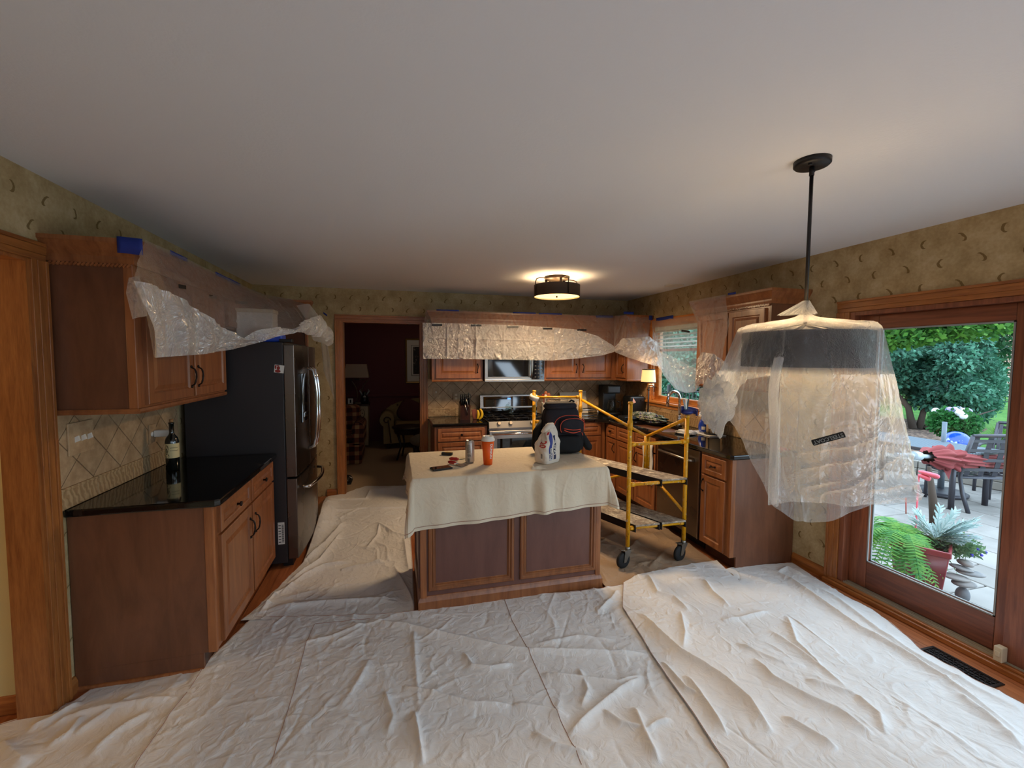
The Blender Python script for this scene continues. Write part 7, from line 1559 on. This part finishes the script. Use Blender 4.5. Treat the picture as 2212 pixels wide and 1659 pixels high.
def yard():
    M_GRASS = base('lawn_grass', srgb(96,172,60), .9); t = NT(M_GRASS); nz = t.n('ShaderNodeTexNoise', Scale=2.0, Detail=10.0, Roughness=.7); t.l(t.pos(), nz.inputs['Vector']); t.l(t.ramp(nz.outputs[0], [(.3, srgb(50,112,38)), (.7, srgb(104,158,68))]), t.b.inputs['Base Color']); t.bump(nz.outputs[0], .6, .05)
    mk('lawn', MB().box((XR+.14,-12,ZP-.3),(70,60,ZP-.06)), M_GRASS, kind='structure')
    M_SOIL = base('bark_mulch', srgb(92,70,58), .95); t = NT(M_SOIL); nz = t.n('ShaderNodeTexNoise', Scale=14.0, Detail=8.0); t.l(t.pos(), nz.inputs['Vector']); t.l(t.ramp(nz.outputs[0], [(.4, srgb(60,44,38)), (.62, srgb(140,116,100))]), t.b.inputs['Base Color']); t.bump(nz.outputs[0], .8, .04)
    mk('garden_bed', MB().prism([(9.3,3.2),(10.6,5.4),(13.5,7.2),(15.5,8.0),(15.5,14),(8.5,14),(7.6,9)], lambda a,b,c=0: np.array((a,b,ZP-.059+c)), .03).prism([(12.2,5.2),(15.0,5.6),(17.0,7.0),(14.6,6.9)], lambda a,b,c=0: np.array((a,b,ZP-.059+c)), .03), M_SOIL, kind='structure')
    # patio of big concrete pavers laid in courses
    pav = base('pale_concrete_paver', srgb(196,188,180), .85); t = NT(pav); nz = t.n('ShaderNodeTexNoise', Scale=5.0, Detail=8.0); t.l(t.pos(), nz.inputs['Vector']); oi = t.n('ShaderNodeObjectInfo')
    t.l(t.ramp(t.math('ADD', t.math('MULTIPLY', nz.outputs[0], .6), t.math('MULTIPLY', oi.outputs['Random'], .4)), [(.3, srgb(116,112,108)), (.7, srgb(142,138,134))]), t.b.inputs['Base Color']); t.bump(nz.outputs[0], .2, .01)
    pt = mk('patio', MB().box((XR+.14,-3,ZP-.2),(9.6,8.2,ZP-.035)), M_SOIL, kind='structure', origin=(XR+.14,-3,ZP-.2)); src = None
    for i in range(15):
        for j in range(17):
            x, y = XR+.15+i*.43, -1.0+j*.55+(.275 if i % 2 else 0)
            if x+.42 > 9.6: continue
            if src is None: src = mk('paver', MB().box((x,y,ZP-.04),(x+.42,y+.54,ZP)), pav, pt, origin=(x,y,ZP-.04), bevel=.006)
            else: inst(src, 'paver', (x,y,ZP-.04), pt).modifiers.new('bevel','BEVEL').width = .006
    # low edging wall behind the dining set
    ew = thing('edging_wall', None, None, (8.6,5.5,ZP), kind='structure'); st = base('edging_stone', srgb(140,134,126), .9)
    for k in range(14):
        a = np.array((8.55,2.6))+(np.array((7.3,8.0))-np.array((8.55,2.6)))*k/14; b = np.array((8.55,2.6))+(np.array((7.3,8.0))-np.array((8.55,2.6)))*(k+.97)/14
        for r in range(2): mk('edging_stone', MB().obox(((a[0]+b[0])/2+(r*.01),(a[1]+b[1])/2+r*.0,ZP+.06+r*.115), ((b-a)[0]/2,(b-a)[1]/2,0), (.12,.03,0), (0,0,.055)), st, ew, bevel=.01)
    # shrubs and trees
    b0 = PZ(1975,925,ZP)
    plant('yew_shrub', 'big blue-green multi-stemmed shrub behind the patio table', 'shrub', b0, clump((13.7,8.55,1.45), (1.5,1.3,1.05), 34, .42, 3), 15000, .16, L_YEW, 1, trunk=[([(13.35,8.4,ZP),(13.3,8.5,.4),(13.0,8.8,1.0)],[.09,.07,.04]),([(13.5,8.35,ZP),(13.6,8.3,.5),(13.9,8.4,1.1)],[.08,.06,.04]),([(13.6,8.3,ZP),(14.1,8.1,.3),(14.8,8.0,.7)],[.06,.05,.02]),([(13.55,8.2,ZP),(14.2,7.8,.15),(15.0,7.6,.4)],[.04,.03,.01])], asp=.6, droop=.4, shell=.5)
    plant('arborvitae', 'tall pale blue-green arborvitae right of the big shrub', 'tree', (15.6,8.7,ZP), [(15.7,8.65,.9,.8,.8,1.1),(15.6,8.75,2.2,.62,.62,1.2),(15.6,8.7,3.3,.4,.4,1.0)], 13000, .17, L_ARB, 2, asp=.45, shell=.6)
    plant('maple_tree', 'bright green maple branch overhanging the patio from the upper left', 'tree', (9.0,7.0,ZP), [(9.5,6.4,2.12,.9,.8,.20),(10.4,5.9,2.25,.8,.7,.22),(9.2,6.8,2.10,1.0,.8,.26),(10.9,5.7,2.5,.8,.6,.30),(9.9,6.4,2.6,1.6,1.2,.35)], 6000, .14, L_MAP, 3, trunk=[([(8.2,8.6,ZP),(8.3,8.4,1.6),(8.8,7.6,2.3),(9.8,6.5,2.45),(11.0,5.8,2.6)],[.12,.10,.07,.04,.015])], asp=.9, shell=.2, flat=.3)
    plant('light_shrub', 'light green leafy shrub between the maple branch and the blue-green shrub', 'shrub', (15.5,10.0,ZP), clump((15.8,9.9,2.2), (1.7,1.3,1.2), 22, .55, 4), 9000, .17, leafmat('light_shrub_leaf', srgb(120,186,120), srgb(40,110,70)), 4, asp=.8, shell=.5)
    plant('spruce_tree', 'dark blue-grey spruce with drooping branches at the upper right', 'tree', (19.6,8.0,ZP), [(18.3,8.9,2.75,1.2,1.0,.28),(18.8,9.0,3.3,1.7,1.3,.45),(19.3,8.3,2.5,.9,.9,.3),(18.6,9.4,4.0,1.9,1.6,.7)], 15000, .22, L_SPR, 5, trunk=[([(19.9,7.8,ZP),(19.9,7.8,5)],[.2,.12]),([(19.9,7.8,3.6),(19.0,8.5,3.2),(18.0,9.3,2.9)],[.05,.03,.01])], asp=.22, droop=.5, shell=.3)
    for k, (x, y, z, rx, rz, m, n, lb) in enumerate(((22,13,2.0,2.4,2.4,L_DK,7000,'dark round shrub behind the lawn, left of the neighbouring house'),(18,17,2.6,3.2,3.2,L_DK,8000,'dark spreading tree far behind the big shrub'),(13,17.5,2.6,3.0,3.0,L_DK,8000,'dark tree seen through the kitchen window, right half'),(9.5,17,2.4,2.8,2.8,L_YEW,8000,'blue-green tree seen through the kitchen window, left half'),(14.5,13.2,1.6,1.9,1.9,L_DK,7000,'dense hedge shrub beyond the kitchen window'),(11.2,14.0,1.3,1.6,1.6,L_ARB,6000,'paler shrub beyond the kitchen window fence'),(26,20,4.2,4.5,4.5,L_DK,9000,'tall dark tree far beyond the lawn'),(36,11,4.5,3,3.5,L_DK,6000,'tall dark tree at the far right of the yard'),(25,26,5,5,5,L_YEW,7000,'farthest blue-green tree behind the yard'))):
        plant('shade_tree' if rz > 2.5 else 'hedge_shrub', lb, 'tree' if rz > 2.5 else 'shrub', (x,y,ZP), [(x,y,z,rx,rx,rz),(x+.3,y-.2,z+rz*.4,rx*.8,rx*.8,rz*.8)], n, .24, m, 20+k, trunk=[([(x,y,ZP),(x,y,z)],[.14,.1])], asp=.6, shell=.6)
    # grasses
    def tuft(lb, x, y, n, h, mat, seed, z=ZP-.05):
        rs = random.Random(seed); t_ = thing('ornamental_grass', lb, 'grass', (x,y,z)); mb = MB()
        for k in range(n):
            a = rs.uniform(0,2*PI); L = h*rs.uniform(.6,1.2); sp = rs.uniform(.2,.9); w_ = .010; px_, py_ = math.cos(a), math.sin(a); P = []
            for q in range(5): u = q/4; P.append((x+px_*L*sp*u*.9, y+py_*L*sp*u*.9, z+L*(u-.55*sp*u*u)))
            for q in range(4):
                w0, w1 = w_*(1-q/4.2), w_*(1-(q+1)/4.2); (ax,ay,az),(bx,by,bz) = P[q],P[q+1]; mb.add([(ax-py_*w0,ay+px_*w0,az),(ax+py_*w0,ay-px_*w0,az),(bx+py_*w1,by-px_*w1,bz),(bx-py_*w1,by+px_*w1,bz)], [(0,1,2,3)])
        o = mk('blades', mb, mat, t_); o['kind'] = 'stuff'
    tuft('bright green grass clump right of the patio table', 12.4, 6.15, 420, .55, L_LIME, 1); tuft('yellow-green grass clump in the far bed', 15.2, 7.3, 260, .5, L_LIME, 2); tuft('second grass clump at the far bed edge', 14.2, 7.1, 200, .35, L_LIME, 3)
    # hydrangea in a dark pot and a blue ball
    p = np.array((11.75,6.62,ZP)); t_ = thing('flowering_plant', 'potted plant with lilac and white blooms beyond the patio table', 'plant', p)
    mk('pot', MB().lathe([(0,0),(.14,0),(.2,.28),(.21,.3),(.18,.3)], (p[0],p[1],ZP), 20), M_BLACKP, t_); leaves('foliage', [(p[0],p[1],.30,.42,.42,.32)], 4500, .07, leafmat('hydrangea_leaf', srgb(80,160,80), srgb(34,100,50)), t_, 8, asp=.7)
    lil = base('lilac_petals', srgb(170,150,220), .7); wh = base('white_petals', srgb(226,224,236), .7)
    rs = random.Random(5)
    for k in range(12):
        a = rs.uniform(0,2*PI); rr = rs.uniform(.05,.34); c = (p[0]+rr*math.cos(a), p[1]+rr*math.sin(a), .48+.14*(1-rr/.4)+rs.uniform(-.03,.03)); A = MB().ball(c, .075, 10, 8); mk('bloom', A, lil if k % 3 else wh, t_)
    q = PZ(2066,978,ZP); dd = q*.985; t_ = thing('gazing_ball', 'glossy cobalt blue ball with pale streaks behind the patio table', 'ball', (q[0],q[1],ZP)); bm_ = base('cobalt_glaze', srgb(24,70,190), .08); t = NT(bm_); nz = t.n('ShaderNodeTexNoise', Scale=7.0, Detail=4.0); t.l(t.pos(), nz.inputs['Vector']); t.l(t.ramp(nz.outputs[0], [(.58, srgb(24,70,190)), (.64, srgb(200,220,240))]), t.b.inputs['Base Color'])
    q2 = np.array((10.25,5.72,ZP)); mk('ball', MB().ball((q2[0],q2[1],ZP+.26), .21, 28, 18), bm_, t_); mk('stand', MB().lathe([(0,0),(.12,0),(.07,.10),(.10,.14)], (q2[0],q2[1],ZP), 16), M_BLACKP, t_)
    # black iron fence and the neighbouring house
    def fence(lb, a, b, h, n, posts):
        t_ = thing('iron_fence', lb, 'fence', (*((np.array(a)+np.array(b))/2),ZP)); a, b = np.array(a,float), np.array(b,float)
        for z in (.12,h-.12): mk('rail', MB().tube([(*a,ZP+z),(*b,ZP+z)], .018, 6), M_BLACKM, t_)
        s0 = None
        for k in range(n+1):
            c = a+(b-a)*k/n; isp = k % posts == 0
            if isp: mk('post', MB().box((c[0]-.035,c[1]-.035,ZP-.05),(c[0]+.035,c[1]+.035,ZP+h+.1)), M_BLACKM, t_)
            elif s0 is None: s0 = mk('picket', MB().tube([(*c,ZP),(*c,ZP+h)], .011, 5), M_BLACKM, t_, origin=(*c,ZP))
            else: inst(s0, 'picket', (*c,ZP), t_)
    fence('black iron fence at the end of the lawn', (20.0,15.3), (27.5,10.4), 1.15, 56, 14); fence('black iron fence seen low through the kitchen window', (5.4,9.6), (11.2,10.6), 1.05, 48, 12)
    h = thing('brick_house', 'pink-brown brick house far beyond the lawn', 'house', (33,16,ZP)); bk = base('far_brick', srgb(176,132,118), .9); t = NT(bk); br = t.n('ShaderNodeTexBrick', Scale=2.0); br.inputs['Color1'].default_value = srgb(184,138,124); br.inputs['Color2'].default_value = srgb(160,116,104); br.inputs['Mortar'].default_value = srgb(200,184,176); t.l(t.pos((1,1,1),(PI/2,0,0)), br.inputs['Vector']); t.l(br.outputs[0], t.b.inputs['Base Color'])
    mk('wall', MB().obox((33.4,16.6,2.4), (3.6,-2.6,0), (1.5,2,0), (0,0,2.9)), bk, h); mk('roof', MB().obox((33.4,16.6,5.5), (4.0,-2.9,0), (1.9,2.4,0), (0,0,.25)), M_BLACKM, h)
    for cx, cy, w_ in ((31.0,15.7,.7),(32.4,14.7,.5)): f_ = mk('window', MB().obox((cx,cy,.95), (w_*.8,-w_*.58,0), (.06,.08,0), (0,0,.65)), M_WHITEP, h); mk('pane', MB().obox((cx-.07,cy-.1,.95), (w_*.55,-w_*.40,0), (.02,.03,0), (0,0,.45)), M_BLACKG, f_)
    p = PZ(2140,862,ZP); t_ = thing('garden_globe', 'pale blue globe on a post beyond the lawn fence', 'globe', (19.8,10.2,ZP)); mk('globe', MB().ball((19.3,10.25,1.25), .20, 18, 12), base('pale_blue_glass', srgb(120,190,220), .2), t_); mk('post', MB().tube([(19.3,10.25,ZP),(19.3,10.25,1.08)], .03, 8), M_BLACKM, t_)
    for k in range(2):
        x, y = 25.6+k*1.2, 14.0-k*.7; t_ = thing('lawn_chair', ['white lawn chair beyond the iron fence, nearer the shrub','white lawn chair beyond the iron fence, at the right'][k], 'chair', (x,y,ZP)); mk('seat', MB().obox((x,y,ZP+.4), (.3,0,0), (0,.3,0), (0,0,.03)), M_WHITEP, t_); mk('back', MB().obox((x+.2,y+.25,ZP+.75), (.3,0,0), (0,.03,.02), (0,-.05,.36)), M_WHITEP, t_)
        for sx in (-1,1):
            for sy in (-1,1): mk('leg', MB().tube([(x+sx*.26,y+sy*.26,ZP-.05),(x+sx*.26,y+sy*.26,ZP+.4)], .03, 6), M_WHITEP, t_)
yard()
def patio_set():
    al = base('bronze_grey_aluminium', srgb(62,62,70), .4, .3); top = base('slate_blue_slats', srgb(92,104,116), .45)
    P = [PZ(1930,950,.55), PZ(1962,945,.55), PZ(2180,975,.55), PZ(1940,985,.55)]
    cx, cy, zt = 6.80, 4.24, .55; u = np.array((.0,-1.0,0)); v = np.array((1.0,.0,0)); W, D = .72, .40
    t_ = thing('patio_table', 'grey slatted metal dining table on the patio', 'table', (cx,cy,ZP)); C = np.array((cx,cy,zt)); n = 16; s0 = None
    for k in range(n):
        c = C+v*(-D+2*D*(k+.5)/n); mk('slat', MB().obox(c, u*W, v*(D/n*.82), np.array((0,0,.008))), top, t_)
    mk('frame', MB().tube([C+u*W+v*D+V(0,0,-.015), C-u*W+v*D+V(0,0,-.015), C-u*W-v*D+V(0,0,-.015), C+u*W-v*D+V(0,0,-.015)], .022, 8, closed=True), al, t_)
    for su in (-1,1):
        for sv in (-1,1): p = C+u*(su*(W-.12))+v*(sv*(D-.10)); mk('leg', MB().tube([p+V(0,0,-.02),(p[0],p[1],ZP)], .030, 8), al, t_)
    # umbrella base and pole through the table, folded red umbrella lying across the top
    c = PZ(2031,1066,ZP); ub = thing('umbrella_base', 'round dark umbrella base with upright pole under the patio table', 'umbrella base', c); mk('base_disc', MB().lathe([(0,0),(.27,0),(.28,.03),(.24,.055),(.05,.08),(0,.08)], (c[0],c[1],ZP), 40), al, ub); mk('pole', MB().tube([(c[0],c[1],ZP+.05),(c[0],c[1],ZP+.45)], .035, 12).tube([(c[0],c[1],ZP+.4),(c[0],c[1],.83)], .026, 12), top, ub); mk('clamp_knob', MB().ball((c[0]+.05,c[1]-.02,ZP+.44), .025, 10, 6), al, ub)
    red = base('brick_red_canvas', srgb(128,52,54), .9); A0, A1 = PX(1966,984,5.95), PX(2215,1000,7.1); A0 = V(0,0,CAM_H)+_ray(1966,984)*4.9; A1 = V(0,0,CAM_H)+_ray(2240,1000)*5.75
    ax = A1-A0; L = np.linalg.norm(ax); ax /= L; sd = np.cross(ax, V(0,0,1)); um = thing('folded_umbrella', 'folded brick-red patio umbrella lying across the table, pole toward the house', 'umbrella', A0)
    mk('pole', MB().tube([A0-ax*.25, A0+ax*.62], .024, 12).tube([A0+ax*.05, A0+ax*.16], [.05,.05], 12), base('pale_grey_pole', srgb(168,180,190), .4), um)
    nu, nv = 90, 60; G = np.zeros((nu+1,nv+1,3))
    for i in range(nu+1):
        a = 2*PI*(i%nu)/nu
        for j in range(nv+1):
            q = j/nv; r = .05+.10*math.exp(-((q-.10)/.09)**2)+.075*(q>.15)*(1-.4*q); r *= 1+.16*math.sin(a*8+q*14)*(.5+.5*math.exp(-((q-.1)/.12)**2))+.10*math.sin(a*13+q*9)
            if abs(q-.22) < .03: r *= .75
            G[i,j] = A0+ax*(.30+q*(L-.35))+sd*r*math.cos(a)+V(0,0,1)*(r*math.sin(a)*.8-.02*q)
    mk('canopy', MB().grid(G), red, um); p0 = A0+ax*.62; mk('loose_flap', MB().add([p0+V(0,0,.02)-sd*.02, p0+ax*.20+V(0,0,.0), p0+ax*.12+sd*.0+V(0,0,-.26), p0-ax*.05+V(0,0,-.10)], [(0,1,2,3)]), red, um)
    # chairs
    def chair(lb, x, y, rz, wx=1.0):
        t_ = thing('patio_chair', lb, 'chair', (x,y,ZP), 'patio dining chairs'); c_, s_ = math.cos(rz), math.sin(rz); T = lambda a,b,z: (x+a*wx*c_-b*s_, y+a*wx*s_+b*c_, ZP+z)
        for sx in (-1,1):
            mk('leg', MB().tube([T(sx*.25,-.25,0),T(sx*.25,-.24,.22),T(sx*.255,-.22,.42),T(sx*.26,-.20,.62)], .02, 8), al, t_)
            mk('leg', MB().tube([T(sx*.25,.38,0),T(sx*.25,.29,.2),T(sx*.25,.24,.40),T(sx*.25,.28,.62),T(sx*.24,.36,.92)], .021, 8), al, t_)
            mk('arm', MB().tube([T(sx*.26,-.22,.62),T(sx*.27,-.05,.645),T(sx*.26,.27,.63)], .02, 8), al, t_)
        mk('seat_frame', MB().tube([T(-.25,-.24,.42),T(.25,-.24,.42),T(.25,.24,.40),T(-.25,.24,.40)], .018, 8, closed=True), al, t_); mk('top_rail', MB().tube([T(-.24,.36,.92),T(0,.375,.935),T(.24,.36,.92)], .021, 8), al, t_)
        for k in range(5): a = -.2+k*.1; mk('back_strap', MB().obox(np.array(T(a,.285,.66)), np.array(T(a+.019,.285,.66))-np.array(T(a,.285,.66)), V(-s_*.003,c_*.003,0), np.array(T(a,.345,.90))-np.array(T(a,.29,.66))), al, t_)
        for k in range(4): z = .50+k*.12; yy = .255+.10*(z-.45)/.4*.9; mk('cross_strap', MB().obox(np.array(T(0,yy-.004,z)), np.array(T(.24,yy,z))-np.array(T(0,yy,z)), V(-s_*.003,c_*.003,0), V(0,0,.018)), al, t_)
        for k in range(5): mk('seat_strap', MB().obox(np.array(T(-.2+k*.1,0,.412)), np.array(T(.018,0,.4))-np.array(T(0,0,.4)), np.array(T(0,.235,.4))-np.array(T(0,0,.4)), V(0,0,.003)), al, t_)
        for k in range(4): mk('seat_cross_strap', MB().obox(np.array(T(0,-.17+k*.12,.418)), np.array(T(.24,0,.4))-np.array(T(0,0,.4)), np.array(T(0,.018,.4))-np.array(T(0,0,.4)), V(0,0,.003)), al, t_)
    chair('dark metal patio chair nearest the door, its slatted back to the right', 7.02, 3.70, math.radians(158), 1.5)
    chair('patio chair at the far end of the patio table, beside the grass', 8.05, 3.9, math.radians(-80))
    chair('patio chair on the far side of the patio table, blue-grey back above the slats', 7.25, 5.75, math.radians(-12))
patio_set()
def pots():
    red = base('glazed_red_planter', srgb(150,36,50), .15); t = NT(red); sp = t.n('ShaderNodeSeparateXYZ'); g_ = t.n('ShaderNodeNewGeometry'); t.l(g_.outputs['Position'], sp.inputs[0]); nz = t.n('ShaderNodeTexNoise', Scale=9.0, Detail=5.0); t.l(t.pos((1,1,.3)), nz.inputs['Vector'])
    t.l(t.ramp(t.math('ADD', t.math('MULTIPLY', sp.outputs[2], 1.4), t.math('MULTIPLY', nz.outputs[0], .35)), [(.30, srgb(120,28,40)), (.62, srgb(146,58,66)), (.72, srgb(156,132,132))]), t.b.inputs['Base Color'])
    cx, cy = 3.86, 2.33; t_ = thing('planter', 'tall square red glazed planter outside the patio door', 'planter', (cx,cy,ZP))
    mb = MB(); a0 = .5
    def sq(s_, z): return [(cx+s_*math.cos(a0+k*PI/2+PI/4), cy+s_*math.sin(a0+k*PI/2+PI/4), z) for k in range(4)]
    L_ = [sq(.17,ZP),sq(.225,.235),sq(.24,.245),sq(.24,.285),sq(.215,.285),sq(.20,.22)]; mb.add([p for r in L_ for p in r], [(i*4+k,i*4+(k+1)%4,(i+1)*4+(k+1)%4,(i+1)*4+k) for i in range(5) for k in range(4)]+[(20,21,22,23)]); mk('pot', mb, red, t_, bevel=.008)
    fr_ = thing('fern', 'big bright green fern spilling over the red planter', 'fern', (cx-.02,cy+.08,.27)); rs = random.Random(11)
    for k in range(58):
        a = rs.uniform(0,2*PI); L = rs.uniform(.32,.62); L *= .62 if math.cos(a+.85) > .25 else 1; up = rs.uniform(.15,1.0); P = []; c = V(cx-.04,cy+.10,.27); d = V(math.cos(a),math.sin(a),0); mb = MB(); n = 26
        for q in range(n+1): s_ = q/n; P.append(c+d*L*(.9*s_)+V(0,0,1)*(L*(up*s_-(.75+up*.75)*s_*s_)*1.1))
        sd = V(-d[1],d[0],0)
        for q in range(2,n):
            w_ = .072*math.sin(PI*min(1,(q/n)**.75))*(1-.15*(q%2)); t1 = P[q]-P[q-1]; t1 = t1/np.linalg.norm(t1); up_ = np.cross(sd,t1)
            for sg in (-1,1):
                e = P[q]+sd*sg*w_+t1*.012-V(0,0,1)*.006; h_ = t1*.0075; mb.add([P[q]-h_, P[q]+h_, e+h_*.4, e-h_*.4], [(0,1,2,3)])
        mb.tube(P[::3], .0022, 4); mk('frond', mb, L_FERN, fr_)
    dm = thing('dusty_miller', 'silvery white lacy plant at the right of the red planter', 'plant', (cx+.15,cy-.08,.36)); rs = random.Random(12)
    for k in range(58):
        a = rs.uniform(-1.9,1.4); L = rs.uniform(.09,.25); up = rs.uniform(.2,1.3); c = V(cx+.08,cy-.04,.30); d = V(math.cos(a),math.sin(a),0); sd = V(-d[1],d[0],0); mb = MB(); P = [c+d*L*(s_/10)+V(0,0,1)*(L*up*(s_/10)-.2*L*(s_/10)**2) for s_ in range(11)]
        for q in range(3,11):
            for sg in (-1,1):
                e = P[q]+sd*sg*(.019+.010*(q%2))+(P[q]-P[q-1])*.9+V(0,0,.006*sg); mb.add([P[q-1],P[q],e+V(0,0,.004),e-(P[q]-P[q-1])*.5], [(0,1,2,3)])
        mb.tube(P, .003, 4); mk('leaf', mb, L_DUST, dm)
    lo = thing('lobelia', 'fine grey-green trailing plant with tiny blue flowers at the planter edge', 'plant', (cx+.2,cy-.1,.30)); leaves('foliage', [(cx+.20,cy-.10,.27,.15,.13,.07),(cx+.30,cy-.08,.24,.12,.10,.06)], 2000, .035, L_SAGE, lo, 13, asp=.35, shell=.1)
    bf = base('tiny_blue_petals', srgb(70,60,210), .6)
    for k in range(11): p = (cx+.22+rs.uniform(-.1,.22), cy-.12+rs.uniform(-.12,.12), .24+rs.uniform(-.07,.08)); mk('flower', MB().ball(p, .010, 6, 4), bf, lo)
    tag(mk('plant_stake', MB().tube([PX(1957,1075,3.9),PX(1957,1110,3.9)], .0035, 6), base('red_stake', srgb(190,50,40), .5)), 'thin red stake standing in the fern', 'stake')
    # stone cairn
    cz = thing('stone_cairn', 'stack of smooth grey river stones on the patio beside the planter', 'stone stack', (4.06,2.17,ZP)); x, y = 4.06, 2.17; stn = base('grey_river_stone', srgb(122,122,124), .7); t = NT(stn); nz = t.n('ShaderNodeTexNoise', Scale=14.0, Detail=6.0); t.l(t.pos(), nz.inputs['Vector']); oi = t.n('ShaderNodeObjectInfo'); t.l(t.ramp(t.math('ADD', t.math('MULTIPLY', nz.outputs[0], .5), t.math('MULTIPLY', oi.outputs['Random'], .5)), [(.3, srgb(92,96,102)), (.7, srgb(150,144,140))]), t.b.inputs['Base Color'])
    rt = V(.93,-.36,0)
    for k, (dx, z, rx, rz, tl) in enumerate(((0,.062,.042,.062,0),(.005,.150,.080,.026,.05),(-.055,.196,.095,.022,.15),(.045,.232,.098,.021,.12),(-.02,.268,.078,.017,.22),(.005,.306,.046,.024,.15))):
        A = MB().ball((0,0,0), (rx,.05 if k else .042,rz), 20, 12); A.v = [tuple(V(x,y,ZP+z)+rt*(dx+p[0])+V(.36,.93,0)*p[1]+V(0,0,1)*(p[2]-tl*p[0])) for p in A.v]; mk('stone', A, stn, cz)
    # bark-covered post and pink paddles beside the fern
    a, b = PZ(2026,1140,ZP), PX(2006,1010,5.0); px_ = PZ(2020,1150,ZP); t_ = thing('bark_post', 'rough leaning bark post behind the fern', 'post', px_); q = PX(2007,1008,px_[0]); mk('post', MB().tube([px_+V(0,0,.0), (px_+q)/2+V(.01,0,0), q], [.045,.036,.018], 9), M_BARK, t_)
    t_ = thing('pinwheel', 'pink paddle-shaped garden ornament beside the bark post', 'ornament', PX(1990,1025,4.6)); pk = base('coral_pink_plastic', srgb(230,96,116), .5)
    for (x0, y0, x1, y1) in ((1985,1018,2030,1031),(1985,1026,2010,1036)):
        a, b = PX(x0,y0,4.6), PX(x1,y1,4.6); d = (b-a)/2; mk('paddle', MB().tube([a,a+d*.4,a+d*1.6,b-d*.12,b], [.010,.018,.022,.018,.004], 10), pk, t_)
    c = PX(1985,1024,4.6); mk('stem', MB().tube([c,(c[0],c[1],ZP)], .008, 6), pk, t_)
pots()
